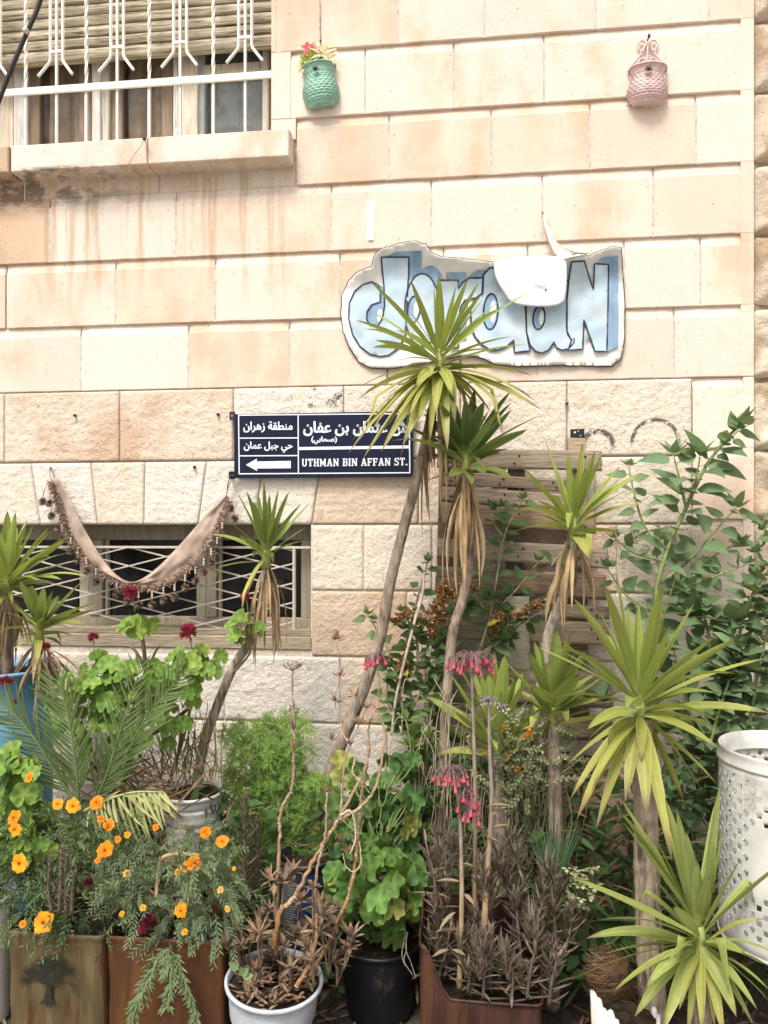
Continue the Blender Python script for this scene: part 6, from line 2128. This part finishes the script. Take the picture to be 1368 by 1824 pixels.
wt_([(1260, 1340, -.44), (1290, 1240, -.42), (1320, 1150, -.40)], .007, .02, .085, .056, per=2)
wt_([(1160, 1090, -.26), (1115, 1060, -.28), (1080, 1010, -.26)], .005, .028, .07, .046)
wt_([(1230, 1300, -.3), (1280, 1360, -.34), (1270, 1420, -.36)], .006, .024, .085, .055, c=WG_, per=2)
wt_([(1200, 1330, -.3), (1220, 1430, -.32), (1240, 1520, -.34)], .006, .024, .085, .055, c=WG_, per=2)
wt_([(1372, 930, -.22), (1352, 960, -.22), (1345, 985, -.22)], .004, .03, .08, .05)
wt_([(1380, 890, -.18), (1362, 925, -.18), (1358, 945, -.18)], .004, .03, .06, .04)
for px, py in ((1170, 1150), (1250, 1180), (1290, 1200), (1340, 1200), (1230, 1100), (1260, 1260), (1330, 1260), (1310, 1110), (1200, 1300), (1250, 1350), (1280, 1400), (1060, 1250), (1360, 1060)):
    leaf_cluster(lf, g, P(px, py, -.34 + g.uniform(-.08, .08)), 9, .12, .068, mix(WG_, WG2, g.random() * .7), 'acute', .9, .2, .9)
lf.build('foliage', MMATTE, ws)
st.build('stems', MSTEM, ws)
# one curled bright leaf
q = MB()
leaf(q, P(1210, 1035, -.28), (1, -.2, -.55), (0, -1, .4), .13, .034, (.17, .28, .06), 'lance', 8, 1.2, .3)
q.build('curled_leaf', MMATTE, ws)

# climber over the pallet with dry orange berries -----------------------
cl = thing('climbing_shrub', 'green leafy climber with dry orange berry husks sprawling over the pallet left half', 'shrub', P(760, 1500, -.3))
g = random.Random(72)
st, lf, dr = MB(), MB(), MB()
CG, CG2 = (.060, .118, .040), (.14, .215, .085)
def ct(pts, r=.005, gap=.020, L=.070, W=.040, c=None, **k): twig(st, lf, g, pts, r, gap, L, W, c or mix(CG, CG2, g.random() * .8), (.30, .26, .15), prof='acute', droop=.7, fold=.4, **k)
ct([(700, 1300, -.30), (715, 1200, -.28), (735, 1100, -.24), (762, 1000, -.2)], .007)
ct([(720, 1290, -.30), (700, 1180, -.26), (670, 1120, -.2), (655, 1095, -.18)], .006)
ct([(740, 1200, -.27), (780, 1120, -.24), (830, 1080, -.22)], .006)
ct([(745, 1180, -.27), (740, 1130, -.24), (715, 1090, -.2)], .006, .018)
ct([(840, 1200, -.27), (870, 1110, -.25), (885, 1030, -.22), (900, 950, -.2), (930, 890, -.18)], .006, .026)
ct([(880, 1090, -.25), (920, 1050, -.22), (960, 1000, -.22)], .005, .026)
ct([(850, 1170, -.27), (900, 1130, -.26), (905, 1090, -.26)], .006, .018, .07, .045, CG2)
ct([(880, 1150, -.27), (930, 1110, -.25), (985, 1080, -.24)], .005)
ct([(900, 960, -.2), (880, 930, -.19), (890, 905, -.19)], .004)
ct([(870, 1100, -.25), (850, 1060, -.24), (845, 1030, -.24)], .005, .02, .06, .04, CG2)
ct([(760, 1250, -.28), (790, 1190, -.27), (800, 1140, -.27)], .006, .018, .07, .045)
ct([(980, 1010, -.22), (1000, 985, -.2), (1040, 960, -.2)], .004)
ct([(730, 1300, -.3), (690, 1250, -.28), (695, 1190, -.26)], .006, .018)
ct([(715, 1310, -.30), (745, 1240, -.28), (775, 1170, -.27)], .006, .017)
for px, py in ((740, 1130), (770, 1150), (720, 1160), (700, 1210), (735, 1230), (790, 1200), (750, 1190), (880, 1070), (905, 1140), (830, 1090), (715, 1270)):
    leaf_cluster(lf, g, P(px, py, -.27 + g.uniform(-.06, .04)), 9, .062, .042, mix(CG, CG2, g.random() * .8), 'ovate', .9, .3, .5)
tube(st, spline([P(698, 1310, -.33), P(706, 1240, -.33), P(735, 1120, -.32), P(752, 1060, -.3), P(755, 1020, -.28)], 8), .0055, (.44, .36, .27), 7, bump=.15, freq=50)
for pts in ([(775, 1080), (800, 1060), (825, 1055), (845, 1050)], [(740, 1110), (765, 1090), (790, 1082)], [(765, 1130), (775, 1110), (790, 1100)], [(880, 1130), (883, 1110), (890, 1095)], [(915, 1105), (935, 1090), (960, 1078), (985, 1080)], [(715, 1180), (722, 1195), (718, 1215)], [(735, 1090), (720, 1100), (700, 1105)], [(790, 1065), (785, 1050), (800, 1040)]):
    sp = spline([P(a, b, -.29) for a, b in pts], 8)
    for p in sp:
        for k in range(4):
            c = p + V((g.uniform(-.016, .016), g.uniform(-.02, .01), g.uniform(-.016, .016)))
            leaf_cluster(dr, g, c, 5, .017, .011, mix((.42, .23, .07), (.34, .22, .12), g.random()), 'ovate', 1.2, .1, 1.5, 3)
leaf(lf, P(870, 1110, -.3), (.4, -.6, .2), (0, -.8, .6), .05, .035, (.42, .36, .05), 'ovate', 5, .2, .3)
leaf(lf, P(715, 1200, -.3), (.4, -.6, .2), (0, -.8, .6), .05, .03, (.40, .36, .06), 'ovate', 5, .2, .3)
for i in range(110):                                           # the tangle in front of the pallet foot
    px, py = g.uniform(690, 1010), 1230 + 270 * g.random() ** .8
    p = P(px, py, g.uniform(-.44, -.26))
    leaf_cluster(lf, g, p, g.randint(4, 9), g.uniform(.035, .075), g.uniform(.018, .040), mix((.075, .14, .04), (.18, .26, .085), g.random()), g.choice(('acute', 'ovate', 'spat')), .9, .3, .8)
    if i % 2: tube(st, spline([P(px + g.uniform(-60, 60), 1640, -.36), P(px + g.uniform(-40, 40), (py + 1640) / 2, -.38), p], 6), .0021, mix((.30, .25, .15), (.40, .32, .22), g.random()), 4)
for i in range(46):
    px, py = g.uniform(700, 1000), g.uniform(1230, 1420)
    tube(st, spline([P(px + g.uniform(-70, 70), 1560, -.46), P(px + g.uniform(-30, 30), 1470, -.5), P(px, py, -.5), P(px + g.uniform(-25, 25), py - g.uniform(10, 60), -.49)], 6), .0013, (.40, .33, .22), 4)
lf.build('foliage', MMATTE, cl)
st.build('stems', MSTEM, cl)
dr.build('dry_berries', MDRY, cl)

# pale green rounded bush beside the leaning trunk ----------------------
rb = thing('rosette_bush', 'pale green bush of spoon shaped leaf rosettes right of the bare orange stems', 'shrub', P(735, 1560, -.40))
g = random.Random(73)
st, lf = MB(), MB()
for i in range(46):
    px, py = g.uniform(705, 790), 1300 + 230 * g.random() ** .9
    if py < 1360: px = g.uniform(728, 775)
    p = P(px, py, -.38 + g.uniform(-.10, .06))
    tube(st, spline([P(740 + g.uniform(-15, 15), 1560, -.38), P((px + 740) / 2, (py + 1560) / 2, -.38), p], 5), .003, (.25, .24, .12), 5)
    leaf_cluster(lf, g, p, 11, .052, .022, mix((.11, .19, .055), (.19, .27, .10), g.random()), 'spat', .8, .45, .35)
lf.build('foliage', MMATTE, rb)
st.build('stems', MSTEM, rb)

# lobed leaf plant in the black pot -------------------------------------
bp_ = thing('lobed_plant', 'bushy plant with bright green scalloped leaves in the black nursery pot', 'pot plant', P(676, 1668, -.60) - V((0, 0, .03)))
g = random.Random(74)
st, lf = MB(), MB()
hub = P(676, 1668, -.60) - V((0, 0, .03))
def lobed(px, py, y, r, col):
    p = P(px, py, y)
    n = V((g.uniform(-1.1, 1.1), -1, g.uniform(-.5, 1.3)))
    gleaf(lf, p, n, r, jit(col, .28) if g.random() < .9 else (.26, .27, .07), g.choice((5, 5, 7)), g.uniform(.08, .15), g.uniform(-.15, .5), g.uniform(0, 30))
    stalk(st, P(676 + (px - 676) * .4, min(1660, py + 45), -.60), p + V((0, .004, 0)), .0018, (.2, .26, .09), .02)
for i in range(78):
    a, rr = g.uniform(0, 2 * pi), g.random() ** .5
    px, py = 668 + 82 * rr * cos(a), 1590 + 95 * rr * sin(a)
    lobed(px, py, -.60 - .17 * (1 - rr * rr) + g.uniform(-.07, .07), g.uniform(.022, .046), mix((.07, .15, .032), (.15, .255, .055), g.random()))
for i in range(60):
    px, py = g.uniform(600, 745), g.uniform(1350, 1520)
    lobed(px, py, -.50 + g.uniform(-.08, .08), g.uniform(.022, .044), mix((.05, .11, .028), (.10, .18, .045), g.random()))
for (px, py) in ((640, 1370), (700, 1450), (730, 1445), (735, 1420), (600, 1440)): lobed(px, py, -.52, .046, (.10, .20, .05))
lf.build('foliage', MMATTE, bp_)
st.build('stems', MSTEM, bp_)
q = MB()
for pts in ([(722, 1655), (724, 1690), (720, 1712), (736, 1738)], [(726, 1660), (723, 1690), (732, 1715), (741, 1742)], [(721, 1670), (716, 1700), (722, 1722)]):
    tube(q, spline([P(a, b, -.74) for a, b in pts], 6), .0013, (.42, .38, .30), 4)
q.build('bare_roots', MDRY, bp_)

# asparagus fern --------------------------------------------------------
af = thing('asparagus_fern', 'light green feathery asparagus fern between the white bucket and the leaning trunk', 'fern', P(470, 1560, -.32))
g = random.Random(75)
q = MB()
FC, FC2 = (.14, .25, .045), (.23, .34, .08)
def fern(pts, L=.020, dens=2):
    sp = spline([P(*p) for p in pts], 14)
    c = mix(FC, FC2, g.random())
    tube(q, sp, .0014, mul(c, .9), 4)
    for i, p in enumerate(sp[2:]):
        t = (sp[min(i + 3, len(sp) - 1)] - sp[i + 1]).normalized()
        for k in range(dens):
            d = V((g.gauss(0, 1), g.gauss(0, 1), g.gauss(.2, .8))).normalized()
            d = (d + t * .6).normalized()
            sl = g.uniform(.02, .045)
            e = p + d * sl
            for m_ in range(9):
                b = p.lerp(e, .15 + .85 * m_ / 8)
                dd = (d + V((g.gauss(0, 1), g.gauss(0, 1), g.gauss(.2, 1))) * .75).normalized()
                leaf(q, b, dd, (0, -1, .3), L * g.uniform(.5, 1), .0017, jit(c, .2), 'needle', 2, 0, 0)
for i in range(62):
    bx_ = g.uniform(430, 540)
    ex, ey = g.uniform(395, 590), g.uniform(1275, 1440)
    if ex > 545: ey = max(ey, 1390)
    yb_ = g.uniform(-.36, -.22)
    fern([(bx_, 1560, yb_), ((bx_ + ex) / 2 + g.uniform(-15, 15), (1540 + ey) / 2 - 40, yb_ - .02), (ex, ey, yb_ - .05), (ex + g.uniform(-20, 30), ey + g.uniform(5, 45), yb_ - .10)])
for i in range(40):
    bx_ = g.uniform(410, 600)
    ex, ey = g.uniform(400, 600), g.uniform(1430, 1540)
    fern([(bx_, 1600, -.34), ((bx_ + ex) / 2, 1540, -.36), (ex, ey, -.40)])
fern([(440, 1400, -.3), (480, 1320, -.28), (530, 1320, -.27), (560, 1345, -.26)])
fern([(440, 1400, -.3), (470, 1340, -.28), (500, 1300, -.27), (545, 1290, -.26)])
fern([(400, 1400, -.3), (420, 1340, -.28), (450, 1310, -.27), (475, 1300, -.26)])
q.build('foliage', MMATTE, af)

# bare succulents in the zinc bucket ------------------------------------
zs = thing('bare_succulent', 'leggy orange brown succulent stems rising from the zinc bucket', 'succulent', P(489, 1742, -.88) - V((0, 0, .04)))
g = random.Random(76)
OC = (.33, .18, .065)
def bare(pts, r0, r1, col=OC, up_col=(.27, .20, .15)):
    q = MB()
    r0, r1 = r0 * .78, r1 * .72
    sp = spline([P(*p) for p in pts], 10)
    for i_ in range(1, len(sp) - 1): sp[i_] = sp[i_] + V((g.uniform(-1, 1), g.uniform(-1, 1), g.uniform(-1, 1))) * r0 * .35
    tube(q, sp, lambda t: (r0 + (r1 - r0) * t) * (1 + .10 * sin(t * 70) + .12 * noise.noise((t * 31, r0 * 900, 0))), lambda t: mul(mix(col, up_col, t), 1 + .2 * noise.noise((t * 20, r0 * 500, 1))), 8, bump=.12, freq=70)
    for i in sorted(g.sample(range(len(sp)), len(sp) // 4)):     # leaf scars
        p = sp[i]
        t = i / (len(sp) - 1)
        rr = r0 + (r1 - r0) * t
        d = (sp[min(i + 1, len(sp) - 1)] - sp[max(i - 1, 0)]).normalized()
        tube(q, [p - d * .0012, p + d * .0012], rr * 1.10, (.50, .42, .32), 8)
    q.build('stem', MSTEM, zs)
    return sp
SA = bare([(487, 1690, -.90), (500, 1625, -.90), (526, 1597, -.90), (556, 1537, -.90), (586, 1487, -.89), (607, 1452, -.88), (642, 1388, -.86), (655, 1345, -.84), (657, 1290, -.82)], .0105, .004)
SB = bare([(529, 1756, -.94), (556, 1706, -.94), (565, 1639, -.93), (561, 1586, -.92), (568, 1533, -.91), (580, 1487, -.90), (582, 1413, -.89)], .0085, .004)
SC = bare([(552, 1740, -.86), (600, 1650, -.84), (628, 1568, -.83), (635, 1515, -.82), (640, 1462, -.82), (644, 1420, -.82), (653, 1357, -.81), (657, 1335, -.80)], .008, .0065)
SD = bare([(607, 1459, -.88), (642, 1438, -.86), (667, 1406, -.85), (680, 1357, -.84), (684, 1297, -.83), (672, 1262, -.82), (676, 1215, -.82), (672, 1192, -.82)], .0065, .0028, (.36, .23, .12), (.36, .23, .16))
SE = bare([(492, 1700, -.86), (494, 1614, -.86), (498, 1498, -.85), (501, 1445, -.84), (519, 1406, -.83), (524, 1349, -.82), (524, 1290, -.82), (521, 1235, -.82), (521, 1192, -.82)], .0085, .0035, (.30, .20, .10), (.27, .19, .16))
SF = bare([(630, 1570, -.80), (642, 1520, -.79), (636, 1545, -.78), (622, 1552, -.78), (612, 1530, -.78), (606, 1500, -.78)], .0035, .002, (.45, .38, .25), (.45, .38, .25)) if False else None
bare([(607, 1452, -.89), (625, 1445, -.9), (633, 1475, -.9), (632, 1500, -.9), (624, 1520, -.9)], .0045, .003, (.50, .42, .27), (.46, .38, .25))
bare([(640, 1500, -.83), (643, 1535, -.84), (632, 1552, -.86), (618, 1545, -.86), (610, 1520, -.86)], .0035, .002, (.42, .34, .22), (.42, .34, .22))
bare([(607, 1450, -.88), (610, 1400, -.87), (618, 1340, -.86), (640, 1290, -.85), (652, 1262, -.84)], .0045, .0022, (.3, .2, .12), (.30, .21, .17))
bare([(640, 1390, -.86), (628, 1375, -.86), (632, 1350, -.86), (622, 1325, -.86), (607, 1300, -.85), (597, 1250, -.84), (606, 1200, -.83), (600, 1140, -.83)], .0045, .002, (.42, .33, .2), (.33, .22, .18))
q = MB()
for (px, py, n, L) in ((600, 1140, 16, .028), (597, 1250, 8, .03), (606, 1205, 6, .03), (640, 1290, 10, .028), (655, 1290, 8, .026), (652, 1262, 8, .025), (672, 1262, 6, .02), (622, 1325, 8, .02), (630, 1240, 8, .034), (592, 1318, 8, .03), (524, 1305, 3, .05), (524, 1340, 3, .05), (519, 1265, 4, .028), (582, 1413, 10, .026), (624, 1520, 10, .032), (606, 1500, 10, .035), (657, 1335, 4, .014)):
    c = P(px, py, -.86)
    leaf_cluster(q, g, c, n, L, .0085, mix((.20, .12, .085), (.36, .24, .14), g.random()), 'lance', 1.1, .3, -.3, 4, .8)
for i in range(34):                                            # seed head
    d = V((g.gauss(0, 1), g.gauss(0, 1), g.uniform(.1, 1))).normalized()
    b = P(521, 1195, -.82)
    e = b + V((d.x * .030, d.y * .03, .012 + d.z * .012))
    tube(q, [b, e], .0009, (.28, .23, .18), 3)
    leaf_cluster(q, g, e, 4, .010, .005, (.33, .27, .21), 'ovate', 1, .5, .3, 2)
for (px, py, h, n) in ((440, 1700, .10, 26), (420, 1712, .08, 22), (465, 1690, .12, 30), (500, 1700, .12, 30), (545, 1690, .14, 34), (520, 1720, .10, 30), (560, 1720, .11, 30), (478, 1730, .07, 26), (540, 1745, .07, 26), (585, 1700, .10, 26), (612, 1690, .08, 24), (425, 1690, .07, 18), (450, 1740, .06, 22), (505, 1750, .06, 24), (495, 1640, .16, 34), (530, 1640, .20, 36), (560, 1650, .17, 30), (588, 1660, .13, 28), (600, 1720, .06, 24), (460, 1660, .10, 22)):
    b0 = P(px, py + 20, -.90 + g.uniform(-.06, .10))
    for k in range(3):
        c = b0 + V((g.uniform(-.035, .035), g.uniform(-.035, .035), h * g.uniform(.35, 1.1)))
        tube(q, spline([b0 + V((0, 0, -.03)), b0.lerp(c, .5) + V((g.uniform(-.01, .01), 0, 0)), c], 4), .0028, (.19, .13, .09), 5)
        cc = mix((.13, .088, .062), (.25, .165, .105), g.random())
        leaf_cluster(q, g, c, g.randint(7, 13), g.uniform(.035, .058), g.uniform(.011, .017), cc, 'lance', 1.2, .15, .5, 5, .6)
for i in range(260):                                           # fallen dry leaves on the soil
    a, rr = g.uniform(0, 2 * pi), g.random() ** .5 * .118
    c = P(489, 1742, -.88) + V((rr * cos(a), rr * sin(a), -.018 + g.uniform(0, .02)))
    leaf(q, c, (g.uniform(-1, 1), g.uniform(-1, 1), g.uniform(-.2, .7)), (0, 0, 1), g.uniform(.02, .045), .011, jit((.20, .13, .08), .35), 'lance', 4, .7, g.uniform(-.6, .8))
q.build('dry_leaves', MDRY, zs)
q = MB()
for (px, py, dx, dz) in ((425, 1728, -.7, .8), (430, 1735, .6, .6), (436, 1740, -.2, .9), (432, 1738, .9, .3)):
    leaf(q, P(px, py, -.98), (dx, -.4, dz), (0, -1, .4), .040, .024, (.20, .28, .12), 'ovate', 5, .2, .2)
q.build('green_seedling', MMATTE, zs)
def bells(parent, c, n, spread, drop, seed, stem_from=None, r=.0052, L=.030):
    """Umbel of hanging pink bell flowers."""
    gg = random.Random(seed)
    st_ = MB()
    for i in range(n):
        a = gg.uniform(0, 2 * pi)
        rr = gg.random() ** .6 * spread
        hub = c + V((0, 0, 0))
        top = c + V((rr * cos(a), rr * sin(a) * .8, gg.uniform(-drop, .008) + .012 * (1 - rr / spread)))
        tube(st_, spline([hub, hub.lerp(top, .5) + V((0, 0, .014)), top], 4), .0011, (.24, .14, .14), 4)
        d = V((.28 * cos(a) + gg.uniform(-.15, .15), .28 * sin(a) + gg.uniform(-.15, .15), -1)).normalized()
        rot = V((0, 0, 1)).rotation_difference(-d)
        ll = L * gg.uniform(.75, 1.1)
        q_ = MB()
        col = mix((.52, .075, .11), (.50, .15, .17), gg.random())
        lathe(q_, top, [(.0014, .002), (r * .75, -.002), (r * .80, -ll * .30), (r * .62, -ll * .36), (r * .85, -ll * .6), (r * 1.05, -ll * .85), (r * 1.5, -ll), (r * 1.2, -ll * .96), (r * .7, -ll * .6)],
              lambda k, col=col: mix((.20, .13, .13), col, 0 if k < 3 else 1), 8, 0, rot, close=False)
        q_.build('bell_flower', MPETAL, parent)
    st_.build('flower_stalks', MSTEM, parent)
bells(zs, P(672, 1172, -.83), 15, .036, .008, 5)

# mother of millions in the red tin -------------------------------------
mm = thing('flowering_succulent', 'tall grey stemmed succulent with hanging pink bell flowers in the dark red tin', 'succulent', P(855, 1760, -.86) - V((0, 0, .05)))
g = random.Random(78)
KS, KS2 = (.34, .225, .11), (.23, .19, .17)
def kstem(pts, r0, r1):
    q = MB()
    sp = spline([P(*p) for p in pts], 12)
    tube(q, sp, lambda t: (r0 + (r1 - r0) * t) * (1 + .05 * sin(t * 90)), lambda t: mul(mix(KS, KS2, min(1, t * 1.3)), 1 + .18 * noise.noise((t * 24, r0 * 700, 2))), 8, bump=.1, freq=70)
    q.build('stem', MSTEM, mm)
    return sp
S1 = kstem([(818, 1760, -.94), (822, 1640, -.94), (822, 1540, -.93), (818, 1440, -.92), (806, 1372, -.91)], .0085, .0038)
S2 = kstem([(862, 1720, -.90), (865, 1600, -.90), (872, 1500, -.89), (876, 1420, -.88), (872, 1330, -.87), (871, 1250, -.86)], .0105, .0042)
S3 = kstem([(845, 1700, -.84), (846, 1540, -.84), (846, 1400, -.83), (843, 1280, -.82), (840, 1190, -.82)], .0075, .0042)
kstem([(872, 1285, -.86), (885, 1272, -.86), (897, 1262, -.86)], .003, .002)
bells(mm, P(840, 1172, -.82), 34, .072, .018, 6, L=.034)
bells(mm, P(803, 1372, -.91), 26, .052, .03, 7, L=.034)
bells(mm, P(832, 1412, -.93), 10, .034, .03, 8, L=.034)
bells(mm, P(838, 1435, -.94), 7, .03, .03, 9, L=.03)
q = MB()
for (px, py, n, sp_) in ((871, 1243, 34, .036), (898, 1258, 16, .022)):
    b = P(px, py + 6, -.86)
    for i in range(n):
        a = g.uniform(0, 2 * pi)
        rr = g.random() ** .5 * sp_
        e = b + V((rr * cos(a), rr * sin(a), .012 - rr * .35 + g.uniform(-.004, .004)))
        tube(q, spline([b, b.lerp(e, .6) + V((0, 0, .010)), e], 3), .0011, (.22, .19, .17), 4)
        leaf_cluster(q, g, e + V((0, 0, -.004)), 4, .011, .006, (.25, .22, .19), 'ovate', .5, -.8, .2, 3)
q.build('seed_head', MDRY, mm)
q = MB()
KG = (.118, .086, .074)
for (px, py, h, n, yy) in ((800, 1740, .26, 60, -.86), (832, 1770, .16, 44, -.95), (880, 1770, .34, 70, -.90), (905, 1770, .30, 66, -.84), (935, 1770, .38, 76, -.88), (960, 1770, .30, 60, -.86), (985, 1760, .34, 66, -.80), (865, 1780, .18, 46, -.97), (905, 1785, .14, 40, -.97), (945, 1780, .18, 46, -.96), (890, 1760, .44, 60, -.80), (925, 1760, .46, 60, -.78), (960, 1760, .40, 56, -.76), (780, 1740, .20, 46, -.86), (970, 1790, .14, 40, -.94), (1000, 1700, .16, 50, -.78), (850, 1760, .22, 50, -.90), (785, 1620, .16, 46, -.86), (795, 1560, .12, 44, -.86)):
    h *= g.uniform(.75, 1.2)
    dried_spike(q, g, P(px + g.uniform(-8, 8), py, yy), h, int(n * .45), .070, .009, mul(KG, g.uniform(.8, 1.4)), (g.uniform(-.05, .05), g.uniform(-.03, .03)), .5, g.uniform(-.7, .7), .005)
    for k in range(3):                                         # bunched upright leaf tufts up the stem
        c = P(px, py, yy) + V((g.uniform(-.035, .035), g.uniform(-.03, .03), h * g.uniform(.45, 1.02)))
        for j in range(22):
            a = g.uniform(0, 2 * pi)
            leaf(q, c + V((0, 0, g.uniform(-.03, .02))), (cos(a) * .7, sin(a) * .7, g.uniform(.5, 1.9)), (0, 0, 1), g.uniform(.035, .085), .0075, jit(mix(mul(KG, g.uniform(.8, 1.3)), (.21, .18, .12), g.random() ** 2 * .8), .25), 'lance', 4, .8, g.uniform(-.9, .8))
for (px, py, dx, L, yy) in ((820, 1570, -1, .10, -.93), (812, 1625, -1, .10, -.93), (818, 1665, -1, .11, -.93), (822, 1545, 1, .05, -.93), (868, 1440, 1, .09, -.90), (876, 1450, .9, .085, -.90), (878, 1476, 1, .06, -.90), (866, 1470, -.8, .05, -.90), (868, 1500, .6, .05, -.91), (862, 1465, -1, .05, -.9), (800, 1700, -1, .07, -.94), (826, 1600, 1, .07, -.93), (866, 1560, -.9, .07, -.9), (805, 1690, 1, .08, -.95)):
    leaf(q, P(px, py + g.uniform(-9, 9), yy), (dx * g.uniform(.5, 1), g.uniform(-.8, .3), g.uniform(-.1, .6)), (g.uniform(-.5, .5), 0, 1), L * g.uniform(.6, 1), .015, jit((.24, .19, .12), .2), 'lance', 7, 1.1, g.uniform(.5, 1.1))
q.build('dry_leaves', MMATTE, mm)

# fan palm seedling ------------------------------------------------------
fp = thing('fan_palm', 'small narrow green fan palm leaf standing behind the dried stems', 'palm', P(985, 1640, -.62))
g = random.Random(79)
q = MB()
c = P(985, 1590, -.62)
tube(q, [P(986, 1760, -.60), P(985, 1660, -.61), c], .004, (.16, .2, .08), 6)
for i in range(17):
    a = (i - 8) / 8 * .42
    d = V((sin(a), -.12 * cos(a * 4), cos(a)))
    leaf(q, c, d, (0, -1, 0), .30 * (1 - .18 * abs(i - 8) / 8) * g.uniform(.8, 1.05), .0080, jit((.075, .14, .06), .35), 'strap', 6, .8, .05)
q.build('fan_leaf', MMATTE, fp)
fp2 = thing('fan_palm', 'low spreading fan palm leaf close to the ground beside the thick yucca trunk', 'palm', P(1050, 1640, -.55))
q = MB()
for i in range(14):
    a = -1.2 + 2.2 * i / 13
    leaf(q, P(1060, 1640, -.58), (cos(a) * 1, -.35, sin(a) * .45 - .1), (0, -.4, 1), .20, .013, jit((.055, .11, .04), .2), 'strap', 6, .5, .35)
q.build('fan_leaf', MMATTE, fp2)

# low weedy bush with small orange flowers in the middle ----------------
lw = thing('wildflower', 'grey green scrubby plant with a few tiny orange flowers between the young yuccas', 'wildflower', P(930, 1500, -.5))
g = random.Random(80)
q = MB()
for i in range(70):
    px, py = g.gauss(930, 42), g.uniform(1290, 1420)
    if px < 900: py = max(py, 1330)
    p = P(px, py, -.55 + g.uniform(-.08, .08))
    feather(q, p, V((g.uniform(-.6, .6), g.uniform(-.6, 0), g.uniform(-.2, 1))), g.uniform(.05, .10), 10, .022, .009, mix((.10, .13, .055), (.30, .31, .17), g.random()), g, .5)
for i in range(26):
    tube(q, spline([P(930 + g.uniform(-30, 30), 1560, -.5), P(930 + g.uniform(-50, 50), 1430, -.53), P(g.gauss(930, 50), g.uniform(1280, 1380), -.56)], 5), .002, (.25, .21, .13), 4)
q.build('foliage', MMATTE, lw)
for (px, py, r) in ((897, 1298, 6), (942, 1304, 7), (938, 1312, 8), (866, 1342, 6), (922, 1370, 7), (905, 1350, 5), (775, 1480, 4)):
    ball_flower(lw, 'flower_head', P(px, py, -.66), r * M(px, -.66), (.72, .25, .02), 24, .7, px)
# pods near the fan palm
q = MB()
for i in range(46):
    p = P(g.uniform(1008, 1065), g.uniform(1545, 1620), -.68 + g.uniform(-.04, .04))
    leaf_cluster(q, g, p, 4, .020, .014, jit((.34, .36, .20), .2), 'ovate', .8, -.6, .6, 3, .6)
for i in range(20):
    tube(q, spline([P(g.uniform(1020, 1050), 1680, -.6), P(g.uniform(1010, 1060), 1620, -.64), P(g.uniform(1010, 1062), g.uniform(1540, 1600), -.68)], 5), .0014, (.2, .22, .1), 4)
sp_ = thing('seed_pod_plant', 'thin plant with pale papery seed pods left of the thick yucca trunk', 'wildflower', P(1035, 1690, -.6))
q.build('foliage', MMATTE, sp_)

# dark red block low behind
q = MB()
for (a, c, z0, z1) in ((1000, 1120, 1620, 1500), (1000, 1120, 1496, 1390)):
    A_, B_ = P(a, z0, -.16), P(c, z1, -.16)
    box(q, (A_.x, -.16, A_.z), (B_.x, -.03, B_.z), jit((.15, .085, .06), .1), 0, .006)
box(q, (P(1000, 1620, -.15).x + .01, -.14, 0), (P(1120, 1620, -.15).x - .01, -.04, P(1060, 1620, -.16).z), (.11, .07, .05))
o = q.build('brick_stack', MROCK, loc=(P(1060, 1620, -.1).x, -.1, 0), smooth=False)
tag(o, 'dark red brown block stack in the shade behind the thick yucca trunk', 'blocks')

# ---------------------------------------------------------------- undergrowth nobody could count
g = random.Random(90)
q = MB()
def height(px):
    pts = [(-60, 1420), (120, 1430), (230, 1400), (300, 1400), (400, 1400), (560, 1440), (640, 1400), (720, 1400), (800, 1340), (900, 1330), (1000, 1330), (1100, 1380), (1200, 1380), (1300, 1330), (1420, 1330)]
    for i in range(len(pts) - 1):
        if pts[i][0] <= px <= pts[i + 1][0]:
            f = (px - pts[i][0]) / (pts[i + 1][0] - pts[i][0])
            return pts[i][1] * (1 - f) + pts[i + 1][1] * f
    return 1400
for i in range(6200):
    px = g.uniform(-60, 1430)
    top = height(px)
    py = top + (1760 - top) * g.random() ** .8
    y = -.06 - .46 * (g.random() ** 1.2) - .25 * max(0, (py - top) / 400 - .3)
    p = P(px, py, y)
    if p.z < .01: continue
    k = g.random()
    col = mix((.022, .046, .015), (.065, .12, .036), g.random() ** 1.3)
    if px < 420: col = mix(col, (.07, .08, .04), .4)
    d = V((g.uniform(-1, 1), g.uniform(-1, .1), g.uniform(-.3, 1)))
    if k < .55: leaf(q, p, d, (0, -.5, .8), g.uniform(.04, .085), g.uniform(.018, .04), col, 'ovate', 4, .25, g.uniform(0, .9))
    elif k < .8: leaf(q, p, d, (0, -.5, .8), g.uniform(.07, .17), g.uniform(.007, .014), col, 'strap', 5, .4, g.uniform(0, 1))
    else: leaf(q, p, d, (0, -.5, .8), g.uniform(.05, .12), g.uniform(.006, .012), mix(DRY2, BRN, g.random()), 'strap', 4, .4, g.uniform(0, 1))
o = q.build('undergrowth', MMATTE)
o['kind'] = 'stuff'
q = MB()
for i in range(1600):                                           # litter of dry leaves and straw on the soil
    x, y = g.uniform(-2.2, 1.8), g.uniform(-1.2, -.05)
    leaf(q, (x, y, .004 + g.random() * .015), (g.uniform(-1, 1), g.uniform(-1, 1), g.uniform(-.05, .3)), (0, 0, 1), g.uniform(.03, .11), g.uniform(.004, .016), jit(mix(DRY, BRN, g.random() ** .5), .25), 'strap', 4, .4, g.uniform(-.3, .6))
o = q.build('leaf_litter', MDRY)
o['kind'] = 'stuff'
